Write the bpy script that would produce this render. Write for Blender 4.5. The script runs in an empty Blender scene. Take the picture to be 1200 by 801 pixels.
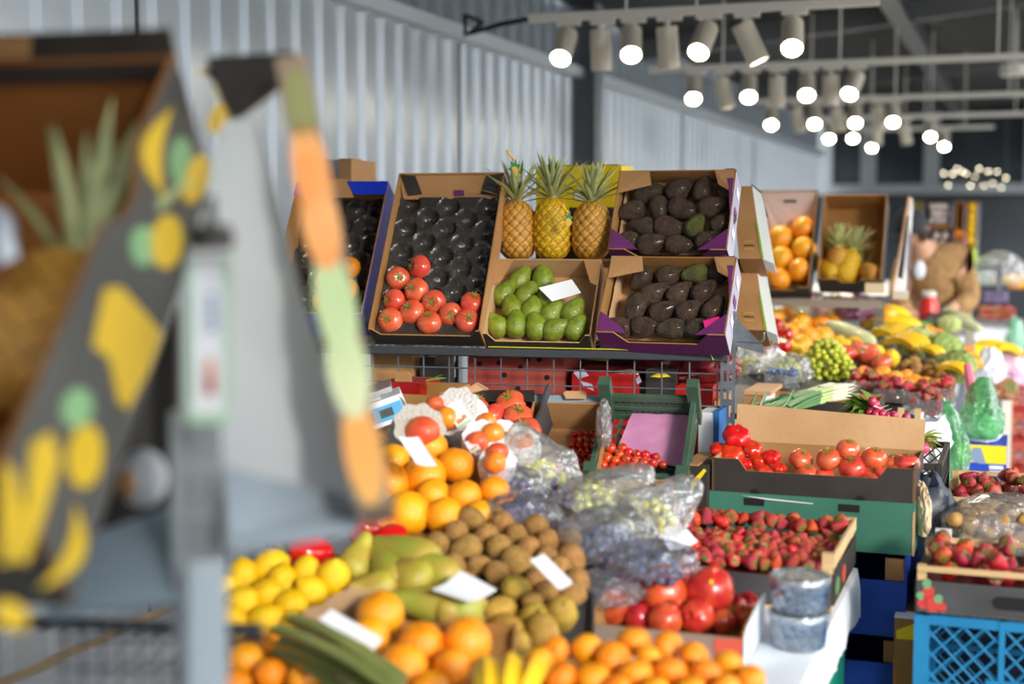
import bpy, bmesh, math, random
from mathutils import Vector as V, Matrix, Quaternion, noise
random.seed(11)
S = bpy.context.scene
COL = S.collection
PI = math.pi

# ------------------------------------------------------------------ camera, world, exposure
F_PX, CX, CY, CAMZ = 1667.0, 600.0, 400.5, 1.55
PITCH = math.atan(140.5 / F_PX)
cam_data = bpy.data.cameras.new('camera')
cam = bpy.data.objects.new('camera', cam_data)
COL.objects.link(cam)
cam_data.lens = F_PX * 36 / 1200
cam_data.sensor_width = 36
cam.location = (0, 0, CAMZ)
cam.rotation_euler = (PI / 2 - PITCH, 0, 0)
cam_data.clip_end = 200
cam_data.dof.use_dof = True
cam_data.dof.focus_distance = 3.95
cam_data.dof.aperture_fstop = 1.6
S.camera = cam
S.view_settings.view_transform = 'Standard'
S.view_settings.look = 'None'
S.view_settings.gamma = 1
S.view_settings.use_curve_mapping = False
S.view_settings.exposure = 0.36

SKY_STRENGTH = 3.2
SPOT_WATTS = 26
world = bpy.data.worlds.new('World')
S.world = world
world.use_nodes = True
wn = world.node_tree.nodes
bg = wn['Background']
tcw = wn.new('ShaderNodeTexCoord')
sepw = wn.new('ShaderNodeSeparateXYZ')
rampw = wn.new('ShaderNodeValToRGB')
rampw.color_ramp.elements[0].position = 0.42
rampw.color_ramp.elements[0].color = (0.30, 0.30, 0.31, 1)
rampw.color_ramp.elements[1].position = 0.62
rampw.color_ramp.elements[1].color = (0.93, 0.97, 1.0, 1)
mapw = wn.new('ShaderNodeMapRange')
mapw.inputs['From Min'].default_value = -1
mapw.inputs['From Max'].default_value = 1
wl = world.node_tree.links
wl.new(tcw.outputs['Generated'], sepw.inputs[0])
wl.new(sepw.outputs['Z'], mapw.inputs['Value'])
wl.new(mapw.outputs[0], rampw.inputs[0])
wl.new(rampw.outputs[0], bg.inputs['Color'])
bg.inputs['Strength'].default_value = SKY_STRENGTH
# soft hazy daylight entering the open side of the shed, from behind the camera on the right
sun_d = bpy.data.lights.new('sun', 'SUN')
sun_d.energy = 2.7
sun_d.angle = math.radians(11)
sun_d.color = (1.0, 0.95, 0.88)
sun = bpy.data.objects.new('sun', sun_d)
COL.objects.link(sun)
sun.rotation_euler = V((-0.55, 1.0, -0.42)).to_track_quat('-Z', 'Y').to_euler()

# ------------------------------------------------------------------ camera geometry helpers
CAM = V((0, 0, CAMZ))
FW = V((0, math.cos(PITCH), -math.sin(PITCH)))
UP = V((0, math.sin(PITCH), math.cos(PITCH)))
RT = V((1, 0, 0))
AIS = math.atan(600 / F_PX)                       # the aisle runs this far to the right of the view axis
A = V((math.sin(AIS), math.cos(AIS), 0))          # along the aisle
C = V((math.cos(AIS), -math.sin(AIS), 0))         # across it, to the right
Z = V((0, 0, 1))


def ray(px, py):
    return FW + RT * ((px - CX) / F_PX) - UP * ((py - CY) / F_PX)


def P(px, py, D):
    return CAM + ray(px, py) * D


def PZ(px, py, z):
    d = ray(px, py)
    return CAM + d * ((z - CAMZ) / d.z)


def proj(p):
    d = p - CAM
    k = d.dot(FW)
    return CX + F_PX * d.dot(RT) / k, CY - F_PX * d.dot(UP) / k, k


class Fr:
    def __init__(s, o, u, v):
        s.o, s.u, s.v = V(o), V(u).normalized(), V(v).normalized()
        s.n = s.u.cross(s.v).normalized()

    def __call__(s, a, b, c=0.0):
        return s.o + s.u * a + s.v * b + s.n * c

    def hit(s, px, py, c=0.0):
        d = ray(px, py)
        o = s.o + s.n * c
        return CAM + d * ((o - CAM).dot(s.n) / d.dot(s.n))

    def ab(s, p):
        return (p - s.o).dot(s.u), (p - s.o).dot(s.v), (p - s.o).dot(s.n)


def solve(fn, lo, hi):
    flo = fn(lo)
    for _ in range(60):
        m = (lo + hi) / 2
        if (fn(m) < 0) == (flo < 0):
            lo = m
        else:
            hi = m
    return lo


def tf(BL, D, BRx, TLy, tau, psi=None):
    """a tilted tray's frame: rim front-left at a point, tipped up by tau, turned by psi; gives frame, width, length"""
    psi = AIS if psi is None else math.radians(psi)
    t = math.radians(tau)
    o = P(BL[0], BL[1], D)
    u = V((math.cos(psi), -math.sin(psi), 0))
    v = V((math.sin(psi) * math.cos(t), math.cos(psi) * math.cos(t), math.sin(t)))
    W = solve(lambda s: proj(o + u * s)[0] - BRx, 0.01, 1.5)
    L = solve(lambda s: proj(o + v * s)[1] - TLy, 0.01, 2.0)
    return Fr(o, u, v), W, L


# ------------------------------------------------------------------ materials
def lin(c):
    if isinstance(c, str):
        c = [int(c[i:i + 2], 16) for i in (0, 2, 4)]
    return tuple(((x / 255) / 12.92 if x / 255 <= 0.04045 else ((x / 255 + 0.055) / 1.055) ** 2.4) for x in c) + (1,)


MATS = {}


def M(name, col, rough=0.5, metal=0.0, col2=None, nscale=8, ncon=(0.35, 0.65), var=0.0, hue=0.0, bump=None, coat=0.0, sss=0.0, emit=None, spec=None, attr=None, voro=None, stretch=None):
    if name in MATS:
        return MATS[name]
    m = bpy.data.materials.new(name)
    m.use_nodes = True
    nt = m.node_tree
    N, L = nt.nodes, nt.links
    b = N['Principled BSDF']
    b.inputs['Roughness'].default_value = rough
    b.inputs['Metallic'].default_value = metal
    b.inputs['Base Color'].default_value = lin(col)
    if spec is not None:
        b.inputs['Specular IOR Level'].default_value = spec
    if coat:
        b.inputs['Coat Weight'].default_value = coat
        b.inputs['Coat Roughness'].default_value = 0.12
    if sss:
        b.inputs['Subsurface Weight'].default_value = sss
        b.inputs['Subsurface Radius'].default_value = (0.01, 0.006, 0.003)
        b.inputs['Subsurface Scale'].default_value = 0.5
    src = None
    tc = N.new('ShaderNodeTexCoord')
    co = tc.outputs['Object']
    if stretch:
        mp = N.new('ShaderNodeMapping')
        mp.inputs['Scale'].default_value = stretch
        L.new(co, mp.inputs[0])
        co = mp.outputs[0]
    if attr:
        at = N.new('ShaderNodeAttribute')
        at.attribute_name = attr
        src = at.outputs['Color']
    if col2 is not None:
        nz = N.new('ShaderNodeTexNoise')
        nz.inputs['Scale'].default_value = nscale
        nz.inputs['Detail'].default_value = 4
        L.new(co, nz.inputs['Vector'])
        rp = N.new('ShaderNodeValToRGB')
        rp.color_ramp.elements[0].position, rp.color_ramp.elements[1].position = ncon
        rp.color_ramp.elements[0].color = lin(col)
        rp.color_ramp.elements[1].color = lin(col2)
        L.new(nz.outputs['Fac'], rp.inputs[0])
        src = rp.outputs[0]
    if voro:                                            # dots: scale, radius, colour
        vo = N.new('ShaderNodeTexVoronoi')
        vo.inputs['Scale'].default_value = voro[0]
        L.new(co, vo.inputs['Vector'])
        lt = N.new('ShaderNodeMath')
        lt.operation = 'LESS_THAN'
        lt.inputs[1].default_value = voro[1]
        L.new(vo.outputs['Distance'], lt.inputs[0])
        mx = N.new('ShaderNodeMix')
        mx.data_type = 'RGBA'
        L.new(lt.outputs[0], mx.inputs[0])
        if src is not None:
            L.new(src, mx.inputs[6])
        else:
            mx.inputs[6].default_value = lin(col)
        mx.inputs[7].default_value = lin(voro[2])
        src = mx.outputs[2]
    if var or hue:
        oi = N.new('ShaderNodeObjectInfo')
        hs = N.new('ShaderNodeHueSaturation')
        mr = N.new('ShaderNodeMapRange')
        mr.inputs['To Min'].default_value = 1 - var
        mr.inputs['To Max'].default_value = 1 + var
        L.new(oi.outputs['Random'], mr.inputs['Value'])
        L.new(mr.outputs[0], hs.inputs['Value'])
        if hue:
            mh = N.new('ShaderNodeMapRange')
            mh.inputs['To Min'].default_value = 0.5 - hue
            mh.inputs['To Max'].default_value = 0.5 + hue
            ma = N.new('ShaderNodeMath')
            ma.operation = 'FRACT'
            mu = N.new('ShaderNodeMath')
            mu.operation = 'MULTIPLY'
            mu.inputs[1].default_value = 7.31
            L.new(oi.outputs['Random'], mu.inputs[0])
            L.new(mu.outputs[0], ma.inputs[0])
            L.new(ma.outputs[0], mh.inputs['Value'])
            L.new(mh.outputs[0], hs.inputs['Hue'])
        if src is not None:
            L.new(src, hs.inputs['Color'])
        else:
            hs.inputs['Color'].default_value = lin(col)
        src = hs.outputs[0]
    if src is not None:
        L.new(src, b.inputs['Base Color'])
    if bump:
        nb = N.new('ShaderNodeTexNoise')
        nb.inputs['Scale'].default_value = bump[0]
        nb.inputs['Detail'].default_value = 3
        L.new(co, nb.inputs['Vector'])
        bp = N.new('ShaderNodeBump')
        bp.inputs['Strength'].default_value = bump[1]
        bp.inputs['Distance'].default_value = bump[2] if len(bump) > 2 else 0.01
        L.new(nb.outputs['Fac'], bp.inputs['Height'])
        L.new(bp.outputs[0], b.inputs['Normal'])
    if emit:
        b.inputs['Emission Color'].default_value = lin(emit[0])
        b.inputs['Emission Strength'].default_value = emit[1]
    MATS[name] = m
    return m


def clear_plastic(name, tint, milk=0.10, rough=0.12, gloss=0.22):
    """thin clear film: mostly see-through, some milky diffuse, sharp highlights"""
    if name in MATS:
        return MATS[name]
    m = bpy.data.materials.new(name)
    m.use_nodes = True
    nt = m.node_tree
    N, L = nt.nodes, nt.links
    N.remove(N['Principled BSDF'])
    out = N['Material Output']
    tr = N.new('ShaderNodeBsdfTransparent')
    tr.inputs[0].default_value = lin(tint)
    df = N.new('ShaderNodeBsdfDiffuse')
    df.inputs[0].default_value = lin(tint)
    gl = N.new('ShaderNodeBsdfGlossy')
    gl.inputs['Roughness'].default_value = rough
    m1 = N.new('ShaderNodeMixShader')
    m1.inputs[0].default_value = milk
    m2 = N.new('ShaderNodeMixShader')
    fr = N.new('ShaderNodeLayerWeight')
    fr.inputs[0].default_value = gloss
    nb = N.new('ShaderNodeTexNoise')
    tc = N.new('ShaderNodeTexCoord')
    nb.inputs['Scale'].default_value = 48
    L.new(tc.outputs['Object'], nb.inputs['Vector'])
    bp = N.new('ShaderNodeBump')
    bp.inputs['Strength'].default_value = 0.8
    bp.inputs['Distance'].default_value = 0.02
    L.new(nb.outputs['Fac'], bp.inputs['Height'])
    L.new(bp.outputs[0], gl.inputs['Normal'])
    L.new(bp.outputs[0], fr.inputs['Normal'])
    L.new(tr.outputs[0], m1.inputs[1])
    L.new(df.outputs[0], m1.inputs[2])
    L.new(fr.outputs['Facing'], m2.inputs[0])
    L.new(m1.outputs[0], m2.inputs[1])
    L.new(gl.outputs[0], m2.inputs[2])
    L.new(m2.outputs[0], out.inputs['Surface'])
    MATS[name] = m
    return m


kraft = M('kraft_card', 'b98a58', 0.8, col2='a87a4a', nscale=5, bump=(60, 0.15))
kraft_pale = M('pale_kraft_card', 'cfa679', 0.8, col2='bf9568', nscale=4, bump=(60, 0.15))
kraft_inner = M('inner_kraft_card', 'a97b45', 0.85, col2='98692f', nscale=5)
black_card = M('black_card', '2b2724', 0.6, col2='38322d', nscale=10)
charcoal_card = M('charcoal_card', '3a3a3c', 0.6, col2='48484a', nscale=9)
blue_card = M('blue_card', '1438c8', 0.55, col2='1030b4', nscale=6)
navy_card = M('deep_blue_card', '1450c0', 0.6, col2='1042a4', nscale=5)
purple_card = M('purple_card', '64265f', 0.55, col2='722f6e', nscale=6)
lav_card = M('lavender_card', 'bdb6c6', 0.6, col2='aaa3b6', nscale=5)
green_card = M('green_card', '3d7a66', 0.65, col2='346c59', nscale=4, bump=(30, 0.1))
yellow_card = M('yellow_card', 'fbdc14', 0.55, col2='f2cf0c', nscale=5)
red_card = M('red_card', 'a8483a', 0.7, col2='96392e', nscale=6)
bright_red_card = M('glossy_red_card', 'b01818', 0.4, col2='981010', nscale=5)
white_card = M('white_card', 'e9ebee', 0.6)
pink_card = M('pink_white_card', 'e6cfc4', 0.7)
greyblue_card = M('grey_blue_card', '8fa0ab', 0.5)
galv = M('galvanised_steel', '8b9299', 0.42, metal=0.65, col2='747b82', nscale=20)
dark_steel = M('dark_steel', '5c6065', 0.45, metal=0.7)
hole_mat = M('dark_hole', '141312', 0.9)
white_paint = M('white_paint', 'dcd8cc', 0.35)
wood = M('pale_wood', 'd8b887', 0.65, col2='c6a372', nscale=6, stretch=(1, 1, 6))
cloth_white = M('white_sheet', 'e4e9ef', 0.6, col2='d6dde6', nscale=6, bump=(12, 0.3))
black_plastic = M('black_plastic', '3c3935', 0.22, bump=(38, 0.4, 0.02), coat=0.6)
green_plastic = M('green_plastic', '46604f', 0.42, col2='3b5644', nscale=12)
teal_plastic = M('teal_plastic', '17937f', 0.45)
blue_plastic = M('blue_plastic', '1b7fb0', 0.45, col2='1672a2', nscale=8)
film = clear_plastic('clear_film', 'f8fafc', 0.19, 0.06, 0.38)
film_lilac = clear_plastic('lilac_film', 'eceef8', 0.10, 0.06, 0.36)
film_green = clear_plastic('green_film', '8fd8a0', 0.26, 0.2, 0.2)
tub_plastic = clear_plastic('tub_plastic', 'dcebf5', 0.10, 0.06, 0.35)
pet = clear_plastic('clear_punnet_plastic', 'f2f4f6', 0.06, 0.08, 0.25)


# ------------------------------------------------------------------ mesh builder
class MB:
    def __init__(s):
        s.bm = bmesh.new()
        s.col = None

    def face(s, vs, mi=0):
        try:
            f = s.bm.faces.new(vs)
            f.material_index = mi
            return f
        except ValueError:
            return None

    def vert(s, p):
        return s.bm.verts.new(p)

    def prism(s, pts, off, mi0=0, mi1=None):
        """pts: polygon, its own face gets mi0; the far side and the edges mi1"""
        mi1 = mi0 if mi1 is None else mi1
        off = V(off)
        a = [s.vert(p) for p in pts]
        b = [s.vert(V(p) + off) for p in pts]
        s.face(a, mi0)
        s.face(list(reversed(b)), mi1)
        n = len(a)
        for i in range(n):
            s.face([a[i], b[i], b[(i + 1) % n], a[(i + 1) % n]], mi1)
        return s

    def obox(s, F, a0, a1, b0, b1, c0, c1, mi=0):
        return s.prism([F(a0, b0, c0), F(a1, b0, c0), F(a1, b1, c0), F(a0, b1, c0)], F.n * (c1 - c0), mi)

    def box(s, lo, hi, mi=0):
        return s.obox(WF, lo[0], hi[0], lo[1], hi[1], lo[2], hi[2], mi)

    def ring_skin(s, rings, cap=True, mi=0, closed=True, mis=None):
        vr = [[s.vert(p) for p in r] for r in rings]
        n = len(vr[0])
        for i in range(len(vr) - 1):
            m_ = mis[i] if mis else mi
            for j in range(n if closed else n - 1):
                k = (j + 1) % n
                s.face([vr[i][j], vr[i][k], vr[i + 1][k], vr[i + 1][j]], m_)
        if cap:
            s.face(list(reversed(vr[0])), mis[0] if mis else mi)
            s.face(vr[-1], mis[-1] if mis else mi)
        return vr

    def tube(s, pts, rad, seg=8, mi=0, mis=None, squash=1.0):
        pts = [V(p) for p in pts]
        if not isinstance(rad, (list, tuple)):
            rad = [rad] * len(pts)
        rings = []
        x = None
        for i, p in enumerate(pts):
            d = (pts[min(i + 1, len(pts) - 1)] - pts[max(i - 1, 0)]).normalized()
            if x is None:
                x = d.orthogonal().normalized()
            x = (x - d * x.dot(d)).normalized()
            y = d.cross(x)
            rings.append([p + (x * math.cos(2 * PI * k / seg) + y * math.sin(2 * PI * k / seg) * squash) * rad[i] for k in range(seg)])
        s.ring_skin(rings, True, mi, True, mis)
        return s

    def lathe(s, prof, seg=24, mi=0, mat=None, mod=None, mis=None):
        """prof: (r, z) from bottom to top; mod(theta, i) scales the radius"""
        rings = []
        for i, (r, z) in enumerate(prof):
            rings.append([])
            for k in range(seg):
                th = 2 * PI * k / seg
                q = r * (mod(th, i) if mod else 1)
                p = V((q * math.cos(th), q * math.sin(th), z))
                rings[-1].append(mat @ p if mat is not None else p)
        s.ring_skin(rings, True, mi, True, mis)
        return s

    def blob(s, fn, seg=24, rings=14, mi=0, mat=None):
        """fn(theta, phi) -> point; phi 0 at the top"""
        T = fn(0, 0.0001)
        B = fn(0, PI - 0.0001)
        tr = lambda p: mat @ V(p) if mat is not None else V(p)
        top, bot = s.vert(tr(T)), s.vert(tr(B))
        vr = []
        for i in range(1, rings):
            ph = PI * i / rings
            vr.append([s.vert(tr(fn(2 * PI * k / seg, ph))) for k in range(seg)])
        for k in range(seg):
            s.face([top, vr[0][k], vr[0][(k + 1) % seg]], mi)
            s.face([bot, vr[-1][(k + 1) % seg], vr[-1][k]], mi)
        for i in range(len(vr) - 1):
            for k in range(seg):
                s.face([vr[i][k], vr[i + 1][k], vr[i + 1][(k + 1) % seg], vr[i][(k + 1) % seg]], mi)
        return s

    def ell(s, c, r, seg=16, rings=10, mi=0, rot=None):
        r = (r, r, r) if not isinstance(r, (list, tuple)) else r
        m = Matrix.Translation(V(c)) @ (rot.to_matrix().to_4x4() if rot is not None else Matrix())
        return s.blob(lambda t, p: V((r[0] * math.sin(p) * math.cos(t), r[1] * math.sin(p) * math.sin(t), r[2] * math.cos(p))), seg, rings, mi, m)

    def leaf(s, base, d, up, length, width, droop=0.3, n=5, mi=0, fold=0.25, thick=0.0):
        """a pointed, folded, drooping blade"""
        d = V(d).normalized()
        up = V(up)
        up = (up - d * up.dot(d)).normalized()
        side = d.cross(up)
        p = V(base)
        prev = None
        for i in range(n + 1):
            t = i / n
            w = width * (0.55 + 0.9 * t - 1.45 * t ** 2.2) if t < 1 else 0.0
            w = max(w, width * 0.02)
            q = p + d * (length * t) - up * (droop * length * t * t)
            row = [s.vert(q - side * w / 2 + up * w * fold), s.vert(q), s.vert(q + side * w / 2 + up * w * fold)]
            if prev:
                s.face([prev[0], prev[1], row[1], row[0]], mi)
                s.face([prev[1], prev[2], row[2], row[1]], mi)
            prev = row
        return s

    def build(s, name, mats, parent=None, smooth=True, loc=None, link=True, angle=40):
        bmesh.ops.recalc_face_normals(s.bm, faces=s.bm.faces)
        off = V((0, 0, 0))
        if parent is not None:
            off = WL.get(parent, V((0, 0, 0)))
        elif loc is not None:
            off = V(loc)
        me = bpy.data.meshes.new(name)
        if off.length > 0:
            for v in s.bm.verts:
                v.co -= off
        s.bm.to_mesh(me)
        s.bm.free()
        for m in (mats if isinstance(mats, (list, tuple)) else [mats]):
            me.materials.append(m)
        if smooth:
            me.polygons.foreach_set('use_smooth', [True] * len(me.polygons))
            me.set_sharp_from_angle(angle=math.radians(angle))
        o = bpy.data.objects.new(name, me)
        if link:
            COL.objects.link(o)
        if parent is not None:
            o.parent = parent
            KIDS.setdefault(parent, []).append(o)
            WL[o] = off.copy()
        elif loc is not None:
            o.location = off
            WL[o] = off.copy()
        return o


WF = Fr((0, 0, 0), (1, 0, 0), (0, 1, 0))
KIDS, WL = {}, {}


def empty(name, loc, label=None, cat=None, group=None):
    o = bpy.data.objects.new(name, None)
    o.empty_display_size = 0.05
    COL.objects.link(o)
    o.location = loc
    WL[o] = V(loc)
    if label:
        tag(o, label, cat, group)
    return o


def tag(o, label, cat, group=None, kind=None):
    o['label'] = label
    o['category'] = cat
    if group:
        o['group'] = group
    if kind:
        o['kind'] = kind
    return o


def structure(o):
    o['kind'] = 'structure'
    return o


PROTOS = []


def proto(root, *kids):
    PROTOS.append(root)
    PROTOS.extend(kids)
    for k in kids:
        k.parent = root
        KIDS.setdefault(root, []).append(k)
    return root


def copy_tree(o, parent=None):
    c = o.copy()
    COL.objects.link(c)
    if parent is not None:
        c.parent = parent
    for k in KIDS.get(o, []):
        KIDS.setdefault(c, []).append(copy_tree(k, c))
    return c


def spawn(pr, loc, axis=(0, 0, 1), roll=None, scale=1.0, label=None, cat=None, group=None, parent=None):
    c = copy_tree(pr, parent)
    q = V((0, 0, 1)).rotation_difference(V(axis).normalized()) @ Quaternion((0, 0, 1), random.uniform(0, 2 * PI) if roll is None else roll)
    sc = (scale,) * 3 if not isinstance(scale, (tuple, list)) else scale
    lo = V(loc)
    if parent is not None:
        lo = lo - WL.get(parent, V((0, 0, 0)))
        KIDS.setdefault(parent, []).append(c)
    c.matrix_basis = Matrix.LocRotScale(lo, q, V(sc))
    if label:
        tag(c, label, cat, group)
    return c


ORD = ['first', 'second', 'third', 'fourth', 'fifth', 'sixth', 'seventh', 'eighth', 'ninth', 'tenth', 'eleventh', 'twelfth', 'thirteenth', 'fourteenth']


def row_labels(pts, tmpl, gap):
    """pts: pixel centres; tmpl has {n} and {row}; rows are counted from the back (top) down"""
    idx = sorted(range(len(pts)), key=lambda i: pts[i][1])
    rows, cur = [], [idx[0]]
    for i in idx[1:]:
        if pts[i][1] - pts[cur[0]][1] > gap:
            rows.append(cur)
            cur = [i]
        else:
            cur.append(i)
    rows.append(cur)
    out = [None] * len(pts)
    nr = len(rows)
    for r, row in enumerate(rows):
        row.sort(key=lambda i: pts[i][0])
        rw = 'only' if nr == 1 else 'back' if r == 0 else 'front' if r == nr - 1 else ORD[r]
        for k, i in enumerate(row):
            nn = 'leftmost' if k == 0 else 'rightmost' if k == len(row) - 1 else ORD[k] + ' from left'
            if len(row) == 1:
                nn = 'alone'
            out[i] = tmpl.format(n=nn, row=rw)
    return out


def relax(pts, rads, n=30, k=0.5, damp=0.12):
    home = [p.copy() for p in pts]
    for _ in range(n):
        for i in range(len(pts)):
            for j in range(i):
                d = pts[i] - pts[j]
                l = d.length
                m = rads[i] + rads[j]
                if 1e-6 < l < m:
                    s = d * ((m - l) / l * 0.5 * k)
                    pts[i] += s
                    pts[j] -= s
        for i in range(len(pts)):
            pts[i] += (home[i] - pts[i]) * damp
    return pts


def jit(v, a):
    return V(v) + V((random.uniform(-a, a), random.uniform(-a, a), random.uniform(-a, a)))


# ------------------------------------------------------------------ trays and crates
def rect_profile(W, H):
    return [(0, -H), (W, -H), (W, 0), (0, 0)]


def notch_profile(W, H, cut, m=0.05, slope=0.02, notch_l=True, notch_r=True):
    return [(0, -H), (W, -H), (W, 0), (W - m, 0), (W - m - slope, -cut), (m + slope, -cut), (m, 0), (0, 0)]


def tray(name, label, cat, F, W, L, H, out, ins, t=0.005, group=None, front=None, back=None, sides=None, out_front=None, out_side=None, base=True, base_out=None):
    """open box: a across, b from front to back, c up towards the opening; card panels as parts"""
    root = empty(name, F(W / 2, L / 2, -H), label, cat, group)
    fp = front or rect_profile(W, H)
    bp = back or rect_profile(W, H)
    sp = sides or rect_profile(L, H)
    mb = MB(); mb.prism([F(a, 0, c) for a, c in fp], F.v * t, 0, 1); mb.build('front_panel', [out_front or out, ins], root, False)
    mb = MB(); mb.prism([F(a, L, c) for a, c in bp], F.v * -t, 0, 1); mb.build('back_panel', [out, ins], root, False)
    for x, d in ((0, 1), (W, -1)):
        mb = MB(); mb.prism([F(x, b, c) for b, c in sp], F.u * (t * d), 0, 1); mb.build('side_panel', [out_side or out, ins], root, False)
    if base:
        mb = MB(); mb.prism([F(t, t, -H), F(W - t, t, -H), F(W - t, L - t, -H), F(t, L - t, -H)], F.n * t, 0, 1); mb.build('base', [base_out or out, ins], root, False)
    return root


def decal(name, root, F, pts, c, mat, th=0.0012):
    mb = MB()
    mb.prism([F(a, b, c) for a, b in pts], F.n * th)
    return mb.build(name, mat, root, False)


def plate(name, root, pts, off, mat, smooth=False):
    mb = MB(); mb.prism(pts, off)
    return mb.build(name, mat, root, smooth)


def lattice_crate(name, label, cat, F, W, L, H, mat, group=None, post=0.022, cell=0.045, rail=0.018, diag=True, tall=0.0, base_lattice=True, skip=()):
    root = empty(name, F(W / 2, L / 2, -H), label, cat, group)
    faces = {'front': (Fr(F(0, 0, -H), F.u, F.n), W, H), 'back': (Fr(F(0, L, -H), F.u, F.n), W, H),
             'left': (Fr(F(0, 0, -H), F.v, F.n), L, H), 'right': (Fr(F(W, 0, -H), F.v, F.n), L, H)}
    t = 0.006
    for k, (G, w, h) in faces.items():
        if k in skip:
            continue
        mb = MB()
        for b0, b1 in ((0, rail), (h - rail, h), (h * 0.5 - rail * 0.3, h * 0.5 + rail * 0.3)):
            mb.obox(G, 0, w, b0, b1, -t, t)
        nx = max(2, int(w / cell))
        ny = max(1, int((h - rail) / cell))
        for i in range(nx):
            x0, x1 = w * i / nx, w * (i + 1) / nx
            if diag:
                for j in range(ny):
                    y0, y1 = rail + (h - 2 * rail) * j / ny, rail + (h - 2 * rail) * (j + 1) / ny
                    mb.tube([G(x0, y0), G(x1, y1)], 0.0028, 4)
                    mb.tube([G(x0, y1), G(x1, y0)], 0.0028, 4)
            else:
                mb.obox(G, x0 - 0.003, x0 + 0.003, 0, h, -0.003, 0.003)
        if not diag:
            for j in range(1, ny * 2):
                y = h * j / (ny * 2)
                mb.obox(G, 0, w, y - 0.0025, y + 0.0025, -0.003, 0.003)
        mb.build('lattice_panel', mat, root, False)
    for x, y in ((0, 0), (W, 0), (W, L), (0, L)):
        mb = MB()
        a0, a1 = x - post / 2, x + post / 2
        mb.obox(F, a0, a1, y - post / 2, y + post / 2, -H, tall if y > 0 else tall * 0.45)
        mb.build('corner_post', mat, root, False)
    mb = MB()
    if base_lattice:
        n = max(3, int(W / 0.03))
        for i in range(n + 1):
            x = W * i / n
            mb.obox(F, x - 0.004, x + 0.004, 0, L, -H, -H + 0.004)
        n = max(3, int(L / 0.03))
        for i in range(n + 1):
            y = L * i / n
            mb.obox(F, 0, W, y - 0.004, y + 0.004, -H, -H + 0.004)
    else:
        mb.obox(F, 0, W, 0, L, -H, -H + 0.004)
    mb.build('base', mat, root, False)
    return root

# ------------------------------------------------------------------ fruit and vegetable prototypes (unit size, stem axis +Z)
def sph(t, p, r=(0.5, 0.5, 0.5)):
    return V((r[0] * math.sin(p) * math.cos(t), r[1] * math.sin(p) * math.sin(t), r[2] * math.cos(p)))


orange_mat = M('orange_peel', 'fb9c0e', 0.36, col2='fba814', nscale=3, var=0.07, hue=0.012, bump=(55, 0.25, 0.02), coat=0.15)
mandarin_mat = M('mandarin_peel', 'fb920c', 0.36, col2='fb9e12', nscale=3, var=0.07, hue=0.012, bump=(45, 0.3, 0.02), coat=0.15)
grapefruit_mat = M('grapefruit_peel', 'fbb31c', 0.3, col2='f99a22', nscale=2.2, var=0.06, hue=0.012, bump=(50, 0.2, 0.02), coat=0.2)
lemon_mat = M('lemon_peel', 'f7c90a', 0.4, col2='f3bf08', nscale=3, var=0.05, bump=(45, 0.3, 0.02))
tomato_mat = M('tomato_skin', 'dd4f34', 0.22, col2='e46a48', nscale=1.6, var=0.08, hue=0.008, coat=0.5)
redtom_mat = M('deep_red_tomato_skin', 'cf2415', 0.2, col2='d93a20', nscale=2, var=0.08, hue=0.006, coat=0.5)
cherry_mat = M('cherry_tomato_skin', 'd03018', 0.2, col2='dd4b22', nscale=1.5, var=0.18, hue=0.014, coat=0.5)
calyx_green = M('calyx_green', '8a9a3c', 0.55, col2='6d8230', nscale=8, var=0.15)
green_stem = M('green_stem', '6d7a34', 0.6, col2='566427', nscale=8, var=0.1)
leaf_green = M('fresh_leaf', '6c8a35', 0.55, col2='4f7027', nscale=6, var=0.15)
brown_stem = M('brown_stem', '6a4d2c', 0.75)
hass_mat = M('dark_avocado_skin', '5f4a38', 0.45, col2='3f3226', nscale=5, var=0.18, hue=0.02, bump=(26, 0.7, 0.03), coat=0.2)
hassg_mat = M('greenish_avocado_skin', '696b30', 0.42, col2='4c4824', nscale=4, bump=(26, 0.6, 0.03))
gavo_mat = M('green_avocado_skin', '8c9a30', 0.3, col2='6c8224', nscale=5, var=0.1, hue=0.01, bump=(22, 0.25, 0.02), coat=0.2)
kiwi_mat = M('kiwi_skin', 'bd8f4c', 0.75, col2='a0753c', nscale=5, var=0.12, hue=0.01, bump=(90, 0.5, 0.02))
gkiwi_mat = M('golden_kiwi_skin', 'bd9a3c', 0.65, col2='a5822e', nscale=4, var=0.1, hue=0.012, bump=(60, 0.3, 0.02))
pear_mat = M('pear_skin', 'b1a236', 0.45, col2='a7803a', nscale=2.4, var=0.08, hue=0.015, bump=(60, 0.15, 0.01))
gpear_mat = M('green_pear_skin', '9aa23a', 0.45, col2='b09a3e', nscale=3, var=0.06, bump=(50, 0.15, 0.01))
pome_mat = M('pomegranate_skin', 'c42a2a', 0.3, col2='d4552f', nscale=2.2, var=0.14, hue=0.012, coat=0.3)
opome_mat = M('orange_pomegranate_skin', 'dc6030', 0.3, col2='d84a2a', nscale=2.5, coat=0.3)
straw_mat = M('strawberry_skin', 'd0301c', 0.28, var=0.16, hue=0.012, coat=0.35, voro=(17, 0.16, 'e9a24c'), bump=(16, 0.4, 0.04))
dstraw_mat = M('dark_strawberry_skin', 'a81522', 0.28, var=0.2, hue=0.015, coat=0.35, voro=(17, 0.14, 'd07a40'), bump=(16, 0.4, 0.04))
pstraw_mat = M('matt_strawberry_skin', 'c4493a', 0.45, var=0.14, hue=0.02, voro=(15, 0.18, 'eda072'), bump=(16, 0.5, 0.04))
pepper_mat = M('red_pepper_skin', 'd01818', 0.15, col2='c01010', nscale=2, var=0.06, coat=0.7)
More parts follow.
